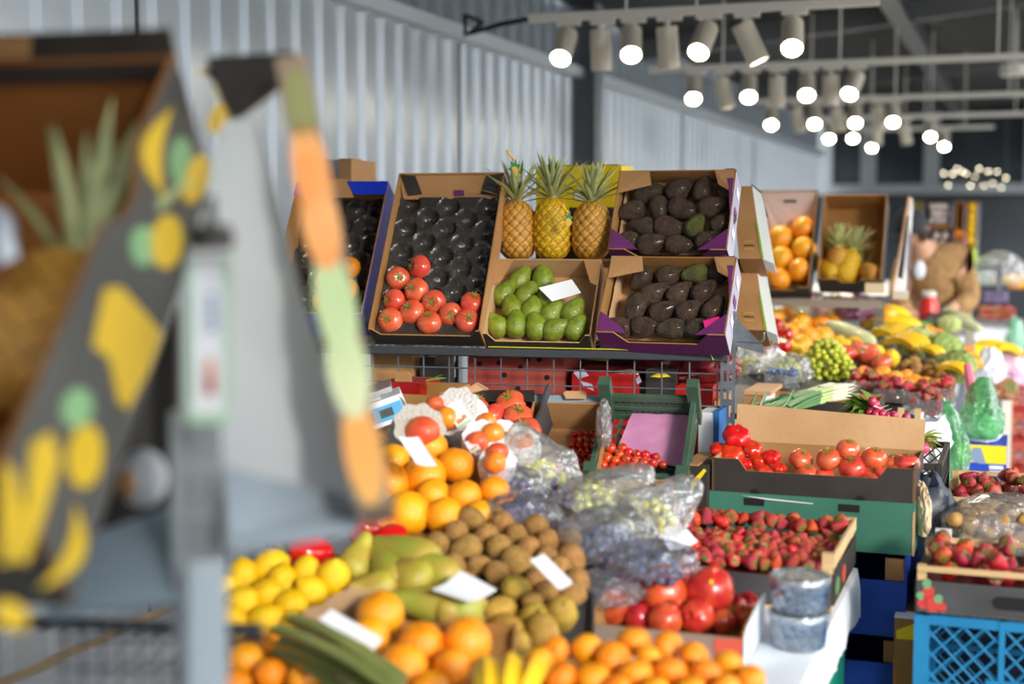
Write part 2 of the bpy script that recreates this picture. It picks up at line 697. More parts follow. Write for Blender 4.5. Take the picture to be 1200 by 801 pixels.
ggrape_mat = M('green_grape_skin', 'bcc23c', 0.3, var=0.1, hue=0.015, coat=0.2, sss=0.25)
ygrape_mat = M('yellow_green_grape_skin', 'd0cc36', 0.3, var=0.1, hue=0.015, coat=0.2, sss=0.25)
dgrape_mat = M('dark_grape_skin', '4a3a5c', 0.4, col2='65587a', nscale=2, var=0.25, hue=0.03)
blue_grape_mat = M('blue_black_grape_skin', '39415f', 0.38, col2='5b6886', nscale=2, var=0.25, hue=0.03)
blueberry_mat = M('blueberry_skin', '3d4d78', 0.5, col2='6178a6', nscale=1.5, var=0.25)
banana_mat = M('banana_skin', 'f5cc22', 0.45, col2='eec024', nscale=2, var=0.05)
banana_tip = M('banana_tip', '8a7a2c', 0.6)
cabbage_mat = M('cabbage_leaf', '9cae58', 0.5, col2='7d9648', nscale=5, var=0.1, bump=(9, 0.6, 0.05))
pale_cab_mat = M('pale_cabbage_leaf', 'c3cc86', 0.5, col2='a3b560', nscale=5, var=0.08, bump=(9, 0.6, 0.05))
potato_mat = M('potato_skin', 'c69a5a', 0.8, col2='ab8045', nscale=4, var=0.12, bump=(30, 0.3, 0.02))
onion_white = M('onion_white', 'd4d2b8', 0.45)
onion_pale = M('onion_pale_green', 'b5c583', 0.4)
onion_green = M('onion_green', '5f8a4e', 0.4, col2='4b7a52', nscale=6, var=0.12)
radish_mat = M('radish_skin', 'c22a52', 0.35, col2='d64a72', nscale=3, var=0.1, coat=0.2)
mango_mat = M('mango_skin', 'f09a28', 0.35, col2='e8782c', nscale=2, var=0.05)
peach_mat = M('red_mango_skin', 'd8472f', 0.4, col2='e2703c', nscale=2, var=0.06)
pine_mat = M('pineapple_rind', 'c8891f', 0.55, attr='pattern', bump=(40, 0.2, 0.02))
crown_mat = M('pineapple_leaf', '99a76c', 0.5, col2='c6c98c', nscale=3, var=0.1)
dark_crown_mat = M('dark_pineapple_leaf', '3d6a34', 0.45, col2='57803c', nscale=3)


def star_calyx(name, mat, n=6, ln=0.22, w=0.07, z=0.36, stem=0.1, lift=0.3, droop=0.9):
    mb = MB()
    for i in range(n):
        t = 2 * PI * i / n + random.uniform(-.2, .2)
        d = V((math.cos(t), math.sin(t), lift))
        mb.leaf((0, 0, z), d, (0, 0, 1), ln * random.uniform(.8, 1.15), w, droop, 4, 0, 0.15)
    if stem:
        mb.tube([(0, 0, z - 0.05), (0.01, 0, z + stem * .6), (0.03, 0.01, z + stem)], [0.028, 0.022, 0.026], 6)
    o = mb.build(name, mat, None, True, None, False)
    return o


def citrus(name, mat, sq=0.94, nip=0.0, dimp=0.03, bumps=0.006, seed=0):
    def fn(t, p):
        q = sph(t, p, (0.5, 0.5, 0.5 * sq))
        q *= 1 + bumps * 3 * (noise.noise(q * 5 + V((seed, 0, 0))))
        k = math.exp(-(p / 0.28) ** 2)
        q.z -= dimp * k
        if nip:
            q.z += nip * (math.exp(-(p / 0.22) ** 2) + dimp / nip * k) - nip * 0.7 * math.exp(-((PI - p) / 0.3) ** 2)
        return q
    mb = MB(); mb.blob(fn, 28, 18)
    o = mb.build(name, mat, None, True, None, False)
    mb = MB(); mb.lathe([(0.001, 0.5 * sq - dimp - 0.02 + nip), (0.035, 0.5 * sq - dimp - 0.012 + nip), (0.03, 0.5 * sq - dimp + 0.006 + nip), (0.001, 0.5 * sq - dimp + 0.01 + nip)], 8)
    return proto(o, mb.build('stem_scar', green_stem, None, True, None, False))


ORANGE = citrus('orange', orange_mat)
MANDARIN = citrus('mandarin', mandarin_mat, 0.82, 0, 0.05, 0.012, 3)
GRAPEFRUIT = citrus('grapefruit', grapefruit_mat, 0.93, 0, 0.02, 0.008, 5)
LEMON = citrus('lemon', lemon_mat, 1.16, 0.09, 0.0, 0.01, 7)


def make_tomato(name, mat, lobes, amp, sq, seed, cal=True, ln=0.3):
    def fn(t, p):
        q = sph(t, p, (0.5, 0.5, 0.5 * sq))
        s = math.sin(p)
        r = 1 + amp * (math.cos(lobes * t + seed) * 0.6 + math.cos((lobes - 2) * t + seed * 2) * 0.4) * s * (1.0 if p < PI / 2 else 0.75)
        q.x *= r; q.y *= r
        q.z -= 0.09 * math.exp(-(p / 0.42) ** 2) - 0.02 * math.exp(-((PI - p) / 0.4) ** 2)
        return q
    mb = MB(); mb.blob(fn, 36, 18)
    o = mb.build(name, mat, None, True, None, False)
    if cal:
        return proto(o, star_calyx('calyx', calyx_green, 7, ln, 0.06, 0.5 * sq - 0.065, 0.13, 0.5, 0.1))
    mb = MB(); mb.lathe([(0.001, 0.5 * sq - 0.11), (0.05, 0.5 * sq - 0.1), (0.04, 0.5 * sq - 0.075), (0.001, 0.5 * sq - 0.07)], 8)
    return proto(o, mb.build('stem_scar', green_stem, None, True, None, False))


TOMATO = make_tomato('tomato', tomato_mat, 5, 0.03, 0.84, 1.0)
REDTOM = make_tomato('round_tomato', tomato_mat, 6, 0.05, 0.82, 0.4)
BEEF = make_tomato('beef_tomato', redtom_mat, 7, 0.13, 0.68, 2.2, False)
CHERRY = make_tomato('cherry_tomato', cherry_mat, 4, 0.01, 0.98, 0.0, True, 0.3)


def pear_shape(name, mat, prof, stem_len, seed=0, lump=0.015, stem_r=0.03, stem_m=brown_stem, part='stem'):
    """prof: (r, z) control points from bottom to top, smoothed"""
    n = 18
    ps = []
    for i in range(n + 1):
        t = i / n * (len(prof) - 1)
        k = min(int(t), len(prof) - 2)
        f = t - k
        p0, p1, p2, p3 = prof[max(k - 1, 0)], prof[k], prof[k + 1], prof[min(k + 2, len(prof) - 1)]
        q = [0.5 * (2 * p1[d] + (p2[d] - p0[d]) * f + (2 * p0[d] - 5 * p1[d] + 4 * p2[d] - p3[d]) * f * f + (3 * p1[d] - p0[d] - 3 * p2[d] + p3[d]) * f ** 3) for d in (0, 1)]
        ps.append((max(q[0], 0.004), q[1]))
    mb = MB()
    mb.lathe(ps, 24, 0, None, lambda th, i: 1 + lump * noise.noise(V((math.cos(th) * 1.5, math.sin(th) * 1.5, ps[i][1] * 4 + seed))) * 2)
    o = mb.build(name, mat, None, True, None, False, 80)
    mb = MB()
    zt = ps[-1][1]
    mb.tube([(0, 0, zt - 0.02), (0.005, 0, zt + stem_len * .5), (0.02, 0.01, zt + stem_len)], [stem_r, stem_r * .8, stem_r * 1.1], 7)
    return proto(o, mb.build(part, stem_m, None, True, None, False))


AVO_PROF = [(0.0, -0.5), (0.2, -0.47), (0.32, -0.33), (0.355, -0.12), (0.32, 0.1), (0.24, 0.29), (0.17, 0.42), (0.09, 0.49), (0.0, 0.5)]
HASS = pear_shape('avocado', hass_mat, AVO_PROF, 0.02, 0, 0.03, 0.035)
HASSG = pear_shape('avocado', hassg_mat, AVO_PROF, 0.02, 4, 0.03, 0.035)
GAVO = pear_shape('green_avocado', gavo_mat, [(0.0, -0.5), (0.23, -0.46), (0.36, -0.3), (0.39, -0.1), (0.34, 0.12), (0.25, 0.31), (0.18, 0.43), (0.1, 0.49), (0.0, 0.5)], 0.03, 2, 0.015, 0.05)
PEAR = pear_shape('pear', pear_mat, [(0.0, -0.48), (0.22, -0.49), (0.36, -0.36), (0.38, -0.18), (0.3, 0.05), (0.19, 0.25), (0.14, 0.4), (0.08, 0.49), (0.0, 0.5)], 0.13, 1, 0.02, 0.018)
GPEAR = pear_shape('long_pear', gpear_mat, [(0.0, -0.49), (0.14, -0.49), (0.23, -0.38), (0.24, -0.2), (0.2, 0.05), (0.14, 0.25), (0.1, 0.4), (0.05, 0.49), (0.0, 0.5)], 0.12, 5, 0.02, 0.014)
KIWI = pear_shape('kiwi', kiwi_mat, [(0.0, -0.6), (0.22, -0.57), (0.42, -0.38), (0.5, 0.0), (0.42, 0.38), (0.22, 0.57), (0.0, 0.6)], 0.015, 3, 0.02, 0.05, brown_stem, 'stem_end')
GKIWI = pear_shape('golden_kiwi', gkiwi_mat, [(0.0, -0.66), (0.2, -0.63), (0.42, -0.42), (0.5, -0.02), (0.42, 0.4), (0.24, 0.6), (0.0, 0.68)], 0.015, 6, 0.025, 0.06, brown_stem, 'stem_end')


def make_pome(mat, seed):
    def fn(t, p):
        q = sph(t, p, (0.5, 0.5, 0.47))
        r = 1 + 0.03 * math.cos(6 * t + seed) * math.sin(p) + 0.03 * noise.noise(q * 3 + V((seed, 2, 1)))
        return q * r
    mb = MB(); mb.blob(fn, 28, 16)
    o = mb.build('pomegranate', mat, None, True, None, False)
    mb = MB()
    n = 12
    rings = [[V((r * math.cos(2 * PI * k / n), r * math.sin(2 * PI * k / n), z + (dz if k % 2 else 0))) for k in range(n)]
             for r, z, dz in ((0.15, 0.42, 0), (0.1, 0.5, 0), (0.1, 0.55, 0), (0.14, 0.6, 0.08), (0.1, 0.585, 0.06), (0.06, 0.52, 0))]
    mb.ring_skin(rings)
    return proto(o, mb.build('crown', mat, None, True, None, False))


POME = make_pome(pome_mat, 1)
OPOME = make_pome(opome_mat, 2.5)


def make_straw(mat, name='strawberry'):
    prof = [(0.005, -0.55), (0.13, -0.48), (0.25, -0.28), (0.36, 0.0), (0.42, 0.22), (0.36, 0.38), (0.2, 0.44), (0.03, 0.43)]
    mb = MB(); mb.lathe(prof, 16, 0, None, lambda t, i: 1 + 0.05 * math.cos(3 * t + 1))
    o = mb.build(name, mat, None, True, None, False, 80)
    return proto(o, star_calyx('calyx', leaf_green, 8, 0.36, 0.17, 0.42, 0.16, 0.25, 0.35))


STRAW, DSTRAW, PSTRAW = make_straw(straw_mat), make_straw(dstraw_mat), make_straw(pstraw_mat)


def make_pepper():
    def fn(t, p):
        q = sph(t, p, (0.42, 0.42, 0.55))
        s = math.sin(p) ** 0.7
        r = 1 + 0.11 * math.cos(4 * t) * s
        q.x *= r * (0.9 + 0.16 * math.cos(p)); q.y *= r * (0.9 + 0.16 * math.cos(p))
        q.z -= 0.14 * math.exp(-(p / 0.45) ** 2)
        return q
    mb = MB(); mb.blob(fn, 32, 18)
    o = mb.build('red_pepper', pepper_mat, None, True, None, False)
    mb = MB()
    mb.lathe([(0.02, 0.37), (0.14, 0.4), (0.1, 0.44), (0.05, 0.46)], 10)
    mb.tube([(0, 0, 0.42), (0.02, 0, 0.55), (0.09, 0.02, 0.66)], [0.05, 0.04, 0.05], 8)
    return proto(o, mb.build('stem', green_stem, None, True, None, False))


PEPPER = make_pepper()


def small_ball(name, mat, seg=14, rings=10, sq=1.05, dent=False):
    mb = MB(); mb.blob(lambda t, p: sph(t, p, (0.5, 0.5, 0.5 * sq)) - V((0, 0, (0.08 * math.exp(-(p / 0.4) ** 2)) if dent else 0)), seg, rings)
    o = mb.build(name, mat, None, True, None, False)
    PROTOS.append(o)
    return o


G_GREEN, G_YELLOW, G_DARK, G_BLUE = (small_ball('grape', m) for m in (ggrape_mat, ygrape_mat, dgrape_mat, blue_grape_mat))
BLUEB = small_ball('blueberry', blueberry_mat, 12, 8, 0.9, True)


def grape_bunch(loc, w, l, h, n, pr, gs, label, cat='grapes', group=None, rz=0.0):
    """a bunch: twig plus single grapes"""
    root = empty('grape_bunch', loc, label, cat, group)
    lo = V(loc)
    pts = []
    tries = 0
    while len(pts) < n and tries < n * 60:
        tries += 1
        t, p = random.uniform(0, 2 * PI), math.acos(random.uniform(-0.25, 1))
        q = V((w / 2 * math.sin(p) * math.cos(t), l / 2 * math.sin(p) * math.sin(t), h * math.cos(p)))
        q.x *= 1 - 0.3 * (q.y / l + 0.5)
        q = Matrix.Rotation(rz, 3, 'Z') @ q
        if all((q - k).length > gs * 0.82 for k in pts):
            pts.append(q)
    for q in pts:
        spawn(pr, lo + q, jit((0, 0, 1), .5), None, gs * random.uniform(.92, 1.1), parent=root)
    mb = MB()
    d = Matrix.Rotation(rz, 3, 'Z') @ V((0, 1, 0))
    mb.tube([lo - d * l * .4 + Z * h * .2, lo + Z * h * .55, lo + d * l * .45 + Z * h * .7], [0.002, 0.003, 0.0035], 6)
    mb.build('twig', green_stem, root)
    return root


def banana_mesh(link=False):
    mb = MB()
    n = 12
    pts, rad = [], []
    for i in range(n + 1):
        t = i / n
        a = -0.75 + 1.5 * t
        pts.append(V((0, math.sin(a) * 0.62, -math.cos(a) * 0.62 + 0.62)))
        rad.append(0.10 * max(0.0, 1 - abs(2 * t - 1) ** 4) ** 0.5 * 0.85 + 0.018)
    pts.append(pts[-1] + V((0, 0.06, 0.075))); rad.append(0.03)
    mb.tube(pts, rad, 5, 0, [1] + [0] * (n - 1) + [1, 1, 1])
    o = mb.build('banana', [banana_mat, banana_tip], None, True, None, False, 60)
    PROTOS.append(o)
    return o


BANANA = banana_mesh()


def banana_bunch(loc, n, ln, heading, label, group=None, pitch=0.0, fan=0.16, cat='bananas'):
    """bananas side by side, joined at a stalk; heading: the way the tips point"""
    root = empty('banana_bunch', loc, label, cat, group)
    h = V(heading).normalized()
    side = h.cross(Z).normalized()
    up = side.cross(h).normalized()
    base = V(loc)
    for i in range(n):
        k = i - (n - 1) / 2
        d = (h + side * (k * fan)).normalized()
        s2 = d.cross(up).normalized()
        u2 = s2.cross(d).normalized()
        c = copy_tree(BANANA, root)
        KIDS.setdefault(root, []).append(c)
        # the stalk end at the base, tips along d, the convex back upwards
        m = Matrix((s2, -d, -u2)).transposed()
        c.matrix_basis = Matrix.LocRotScale(d * ln * 0.45 + side * (k * ln * 0.1) - up * abs(k) * ln * 0.02 + up * ln * 0.2, m.to_quaternion(), V((ln,) * 3))
    mb = MB()
    mb.tube([base - h * ln * 0.12 + up * ln * .02, base - h * ln * 0.02, base + h * ln * 0.06], [ln * .06, ln * .11, ln * .08], 8)
    mb.build('stalk', banana_tip, root)
    return root


def make_cabbage(mat, name, seed):
    def fn(t, p):
        q = sph(t, p, (0.5, 0.5, 0.43))
        return q * (1 + 0.05 * noise.noise(q * 3 + V((seed, 0, 0))) + 0.02 * abs(math.sin(5 * t + 2 * p)))
    mb = MB(); mb.blob(fn, 32, 20)
    o = mb.build(name, mat, None, True, None, False)
    ks = []
    for i in range(4):
        mb = MB()
        t0 = i * PI / 2 + 0.4
        rows = []
        for a in range(7):
            rows.append([])
            for b in range(7):
                t = t0 + (a - 3) / 3 * 0.75
                p = 0.5 + b / 6 * 1.9
                e = 1.03 + 0.07 * abs(a - 3) / 3 + 0.03 * noise.noise(V((t * 3, p * 3, seed)))
                rows[-1].append(fn(t, p) * e)
        mb.ring_skin(rows, False, 0, False)
        ks.append(mb.build('outer_leaf', mat, None, True, None, False))
    return proto(o, *ks)


CABBAGE = make_cabbage(cabbage_mat, 'cabbage', 2)
PALECAB = make_cabbage(pale_cab_mat, 'cabbage', 8)


def make_potato(seed):
    def fn(t, p):
        q = sph(t, p, (0.4, 0.36, 0.5))
        return q * (1 + 0.22 * noise.noise(q * 2.4 + V((seed * 3.1, seed, 0))))
    mb = MB(); mb.blob(fn, 20, 14)
    o = mb.build('potato', potato_mat, None, True, None, False)
    PROTOS.append(o)
    return o


POTATOES = [make_potato(i) for i in range(3)]


def make_pineapple(hx=1.42, gold=False, crown_len=1.0, n_leaf=34, seed=1, el0=0.25):
    """unit: body diameter 1, body height hx; crown on top"""
    rnd = random.Random(seed)
    mb = MB()
    seg, rings = 64, 60
    nx, nz = 11, 11 * hx * 0.72
    cols = []
    rr = []
    for i in range(rings + 1):
        t = i / rings
        prof = max(0.03, (1 - abs(2 * t - 1) ** 2.9)) ** 0.42 * (1.0 - 0.10 * t)
        row = []
        for k in range(seg):
            th = 2 * PI * k / seg
            a = th / (2 * PI) * nx + t * nz * 0.5
            b = th / (2 * PI) * nx - t * nz * 0.5
            fa, fb = abs((a % 1) - 0.5) * 2, abs((b % 1) - 0.5) * 2
            e = max(fa, fb)
            bump = (1 - e ** 2.5)
            tip = math.exp(-((fa ** 2 + fb ** 2) / 0.05))
            r = 0.5 * prof * (0.93 + 0.075 * bump + 0.03 * tip)
            row.append(V((r * math.cos(th), r * math.sin(th), (t - 0.5) * hx)))
            if tip > 0.45:
                c = (0.50, 0.30, 0.12) if not gold else (0.55, 0.40, 0.10)
            elif e > 0.84:
                c = (0.48, 0.33, 0.14) if not gold else (0.50, 0.36, 0.10)
            else:
                g = 0.5 + 0.5 * noise.noise(V((math.floor(a) * 1.7, math.floor(b) * 2.3, seed)))
                c = (0.80 + .08 * g, 0.54 + 0.08 * g, 0.20) if not gold else (0.86 + .05 * g, 0.63 + 0.08 * g, 0.06)
            cols.append(c)
        rr.append(row)
    mb.ring_skin(rr)
    o = mb.build('pineapple', pine_mat, None, True, None, False, 80)
    at = o.data.color_attributes.new('pattern', 'FLOAT_COLOR', 'POINT')
    for i, c in enumerate(cols):
        at.data[i].color = (c[0] ** 1.9, c[1] ** 1.9, c[2] ** 1.9, 1)
    mb = MB()
    for i in range(n_leaf):
        t = i / n_leaf
        th = i * 2.39996
        el = el0 + (1.45 - el0) * t ** 0.8
        d = V((math.cos(th) * math.cos(el), math.sin(th) * math.cos(el), math.sin(el)))
        ln = crown_len * (0.5 + 0.62 * math.sin(PI * min(1, 0.25 + t * 0.6))) * rnd.uniform(.85, 1.1)
        z0 = hx / 2 - 0.06 + 0.26 * t
        mb.leaf(V((math.cos(th), math.sin(th), 0)) * (0.13 * (1 - t)) + V((0, 0, z0)), d, V((0, 0, 1)) if el < 1.3 else V((math.cos(th), math.sin(th), 0)) * -1, ln, 0.19, 0.12 if el < 1 else -0.04, 6, 0, 0.22)
    mb.tube([(0, 0, hx / 2 - 0.08), (0, 0, hx / 2 + 0.2)], [0.16, 0.1], 10)
    return proto(o, mb.build('leaf_crown', crown_mat, None, True, None, False))


PINE = make_pineapple(1.42, False, .92, 34, 1)
PINEG = make_pineapple(1.5, True, .96, 34, 4)


def price_card(name, pts, mat, label, cat='price card', group=None, th=0.0015, curl=0.0):
    """pts: four corners; a thin, slightly curled card"""
    a, b, c, d = (V(p) for p in pts)
    n = (b - a).cross(d - a).normalized()
    mb = MB()
    rings = []
    for i in range(7):
        t = i / 6
        k = n * (curl * math.sin(PI * t))
        p, q = a.lerp(b, t) + k, d.lerp(c, t) + k
        rings.append([p, q, q + n * th, p + n * th])
    mb.ring_skin(rings)
    o = mb.build(name, mat, None, True, (a + c) / 2, True, 30)
    return tag(o, label, cat, group)


def film_blob(name, loc, r, mat, label, cat, seed, group=None, rot=0.0, rough=0.16, top=None, freq=2.2, sub=4):
    """crumpled bag: loc is the centre, r the half sizes; top = extra gathered neck direction"""
    bm = bmesh.new()
    bmesh.ops.create_icosphere(bm, subdivisions=sub, radius=1)
    R = Matrix.Rotation(rot, 3, 'Z')
    for v in bm.verts:
        q = v.co.copy()
        f = noise.noise(q * freq + V((seed * 5.3, seed, 0)))
        g = 1 - abs(noise.noise(q * freq * 1.9 + V((0, seed * 3.7, 2)))) * 2
        h = 1 - abs(noise.noise(q * freq * 4.5 + V((seed, 0, 7)))) * 2
        k = 1 + rough * (f * 0.7 + g * 0.45 + h * 0.22)
        p = V((q.x * r[0], q.y * r[1], q.z * r[2])) * k
        if q.z < -0.55:
            p.z = max(p.z, -r[2] * 0.72)
        if top is not None:
            d = V(top).normalized()
            w = max(0, q.dot(d) - 0.55) / 0.45
            p += V(top) * w ** 1.5
        v.co = R @ p
    mb = MB()
    mb.bm.free()
    mb.bm = bm
    for v in bm.verts:
        v.co += V(loc)
    o = mb.build(name, mat, None, True, loc, True, 28)
    return tag(o, label, cat, group)

# ================================================================== the shed
TABLE_Z = 0.74
EDGE0 = V((0.675, 2.92, 0))                       # the right-hand edge of the stalls runs through here along the aisle


def edge(y):
    return EDGE0 + A * ((y - EDGE0.y) / A.y)


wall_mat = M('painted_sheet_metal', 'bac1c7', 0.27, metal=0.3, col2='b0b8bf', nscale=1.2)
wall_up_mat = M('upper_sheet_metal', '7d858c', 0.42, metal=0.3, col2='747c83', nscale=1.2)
roof_mat = M('roof_sheet_metal', '4c4c4a', 0.32, metal=0.5, col2='444442', nscale=2)
floor_mat = M('paving', '9a9894', 0.8, col2='85837f', nscale=6, bump=(14, 0.3))
nt = floor_mat.node_tree
br = nt.nodes.new('ShaderNodeTexBrick')
br.inputs['Scale'].default_value = 5
br.inputs['Color1'].default_value = lin('a6a6a6'); br.inputs['Color2'].default_value = lin('959595'); br.inputs['Mortar'].default_value = lin('6c6c6c')
tcx = nt.nodes.new('ShaderNodeTexCoord')
nt.links.new(tcx.outputs['Object'], br.inputs['Vector'])
nt.links.new(br.outputs['Color'], nt.nodes['Principled BSDF'].inputs['Base Color'])

mb = MB(); mb.box((-14, -6, -0.1), (20, 34, 0.0)); structure(mb.build('floor', floor_mat, None, False))

WP = V((0.242, 10.1, 0))                          # a point on the sheet-metal wall
WALLF = Fr(WP, A, Z)                              # a along the wall, b up, c into the shed (A x Z points right)
TRIM_Z = 2.65
ROOF_Z0 = 3.15


def corrugated(mb, F, a0, a1, b0, b1, pitch, depth, flat=0.45, top=None):
    prof = []
    n = int((a1 - a0) / pitch)
    for i in range(n):
        x = a0 + i * pitch
        prof += [(x, 0), (x + pitch * flat, 0), (x + pitch * (flat + .12), depth), (x + pitch * 0.88, depth)]
    prof.append((a0 + n * pitch, 0))
    lo = [mb.vert(F(a, b0, c)) for a, c in prof]
    hi = [mb.vert(F(a, b1 if top is None else top(a), c)) for a, c in prof]
    for i in range(len(prof) - 1):
        mb.face([lo[i], lo[i + 1], hi[i + 1], hi[i]])


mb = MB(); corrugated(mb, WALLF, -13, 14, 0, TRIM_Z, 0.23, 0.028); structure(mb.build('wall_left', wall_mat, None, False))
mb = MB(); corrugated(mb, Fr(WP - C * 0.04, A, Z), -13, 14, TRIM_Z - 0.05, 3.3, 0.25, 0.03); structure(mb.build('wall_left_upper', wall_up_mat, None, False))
mb = MB(); mb.obox(WALLF, -13, 14, TRIM_Z - 0.04, TRIM_Z + 0.035, 0.0, 0.10); structure(mb.build('trim_1', M('trim_paint', 'b9c0c6', 0.4), None, False))
for i, a in enumerate((-6.35, -4.95, -1.7, 4.1, 8.0)):
    mb = MB(); mb.obox(WALLF, a - 0.006, a + 0.006, 0, TRIM_Z - 0.05, 0.02, 0.032); structure(mb.build('trim_%d' % (i + 2), dark_steel, None, False))
# steel column on the wall
pc = P(690, 260, 10.6)
ac = (pc - WP).dot(A)
mb = MB()
mb.obox(WALLF, ac - 0.10, ac + 0.10, 0, 3.2, 0.03, 0.045); mb.obox(WALLF, ac - 0.10, ac + 0.10, 0, 3.2, 0.19, 0.205); mb.obox(WALLF, ac - 0.012, ac + 0.012, 0, 3.2, 0.045, 0.19)
structure(mb.build('column', M('column_paint', '6f757b', 0.5), None, False))
# roof: dark ribbed sheet rising away from the wall, with beams along the aisle
slope = 0.10
rv = (C + Z * slope).normalized()
ROOFF = Fr(WP + Z * ROOF_Z0, A, rv)               # a along the aisle, b away from the wall
mb = MB()
# ribs run across the shed
prof = []
for i in range(242):
    x = -9.6 + i * 0.1
    prof += [(x, 0), (x + 0.05, 0), (x + 0.06, -0.03), (x + 0.09, -0.03)]
l0 = [mb.vert(ROOFF(a, 0, -c)) for a, c in prof]
l1 = [mb.vert(ROOFF(a, 7, -c)) for a, c in prof]
for i in range(len(prof) - 1):
    mb.face([l0[i], l0[i + 1], l1[i + 1], l1[i]])
structure(mb.build('ceiling', roof_mat, None, False))
# unseen wall added behind camera to shade the foreground; daylight passes at its right
wf = V((1.62, -1.45, 0))
mb = MB(); corrugated(mb, Fr(wf - C * 6.2, C, Z), 0, 6.2, 0, 3.6, 0.25, 0.03); structure(mb.build('wall_added_shade', wall_up_mat, None, False))
beam_mat = M('roof_beam_paint', '5c5d5e', 0.5)
for i, b in enumerate((2.2, 4.4, 6.8)):
    mb = MB()
    mb.obox(ROOFF, -9.5, 14, b - 0.07, b + 0.07, 0.05, 0.065); mb.obox(ROOFF, -9.5, 14, b - 0.07, b + 0.07, 0.235, 0.25); mb.obox(ROOFF, -9.5, 14, b - 0.01, b + 0.01, 0.06, 0.24)
    structure(mb.build('ceiling_beam', beam_mat, None, False))
for a in (-2.0, 2.6, 7.2):
    mb = MB(); mb.obox(ROOFF, a - 0.06, a + 0.06, 0, 7, 0.03, 0.2)
    structure(mb.build('ceiling_rafter', beam_mat, None, False))
# far end: glazed dark wall with pale columns and a crossbar
BK = P(1100, 260, 23)
BACKF = Fr(V((BK.x, BK.y, 0)), C, Z)              # a to the right, b up, c towards the camera
mb = MB(); mb.obox(BACKF, -6, 14, 0, 4.6, -0.1, 0.0); structure(mb.build('wall_back', M('back_wall_dark', '3a4046', 0.35, col2='30353a', nscale=1), None, False))
mb = MB(); mb.obox(BACKF, -6, 14, 2.12, 4.3, 0.02, 0.03); structure(mb.build('window_1', M('dark_glass', '4b5258', 0.08, metal=0.5), None, False))
frame_paint = M('window_frame_paint', '9ba2a6', 0.5)
for px in (960, 1014, 1091, 1210):
    p = P(px, 200, 22.8); a = (p - BACKF.o).dot(C)
    mb = MB(); mb.obox(BACKF, a - 0.12, a + 0.12, 2.05, 4.3, 0.03, 0.12); structure(mb.build('window_frame', frame_paint, None, False))
mb = MB(); mb.obox(BACKF, -6, 14, 2.0, 2.16, 0.03, 0.2); structure(mb.build('window_sill', frame_paint, None, False))
# added glowing dots standing in for lamp reflections in the far glazing
root = empty('lamp_reflections', P(1140, 206, 22), 'cluster of added glowing dots imitating lamp reflections in the dark far window', 'lamp reflection')
glow_dot = M('reflection_glow', 'ffffff', 0.3, emit=('fff1cf', 9))
added_cord = MB()
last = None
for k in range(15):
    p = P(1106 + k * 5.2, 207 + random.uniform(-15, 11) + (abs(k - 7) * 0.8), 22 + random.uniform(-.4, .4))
    mb = MB(); mb.ell(p, 0.016, 10, 6); mb.build('glow_dot', glow_dot, root)
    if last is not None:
        added_cord.tube([last, (last + p) / 2 - Z * 0.02, p], 0.006, 5)
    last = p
added_cord.tube([last, last + Z * 2.2], 0.006, 5)
added_cord.build('added_cord', dark_steel, root)  # added tie between the reflection dots

# ------------------------------------------------------------------ track lighting
lamp_mat = M('lamp_paint', 'd6cdb9', 0.35)
lens_mat = M('lamp_lens', 'ffffff', 0.2, emit=('fff3d6', 30))
TRACK_Z = 2.56
tracks = [((620, 22), 7.1, (1030, -2)), ((760, 82), None, (1230, 53)), ((880, 119), None, (1230, 102)), ((960, 139), None, (1230, 128)), ((1005, 152), None, (1165, 146))]
TRK = []


def z_depth(px, py, z):
    return proj(PZ(px, py, z))[2]


for i, (l, d, r) in enumerate(tracks):
    zz = TRACK_Z if i else TRACK_Z
    D0 = z_depth(l[0], l[1], zz)
    p0 = P(l[0], l[1], D0)
    W = solve(lambda s: proj(p0 + C * s)[0] - r[0], 0.05, 12)
    root = empty('light_track', p0, ['nearest white lighting track across the shed, six spotlights and a cable at its end', 'second white lighting track from the front, seven spotlights hanging from it',
                                     'third white lighting track from the front, below the dark roof', 'fourth white lighting track from the front', 'farthest white lighting track, short, near the back wall'][i], 'lighting track', 'lighting tracks under the roof')
    G = Fr(p0, C, A)
    mb = MB(); mb.obox(G, 0, W, -0.018, 0.018, -0.02, 0.02); mb.build('rail', white_paint, root, False)
    for s in (0.5, W * 0.5, W - 0.3):
        mb = MB(); q = G(s, 0, 0.02); mb.tube([q, V((q.x, q.y, ROOF_Z0 + slope * (q - WP).dot(C) + 0.02))], 0.006, 6); mb.build('hanger', white_paint, root)
    TRK.append((p0, G, W))


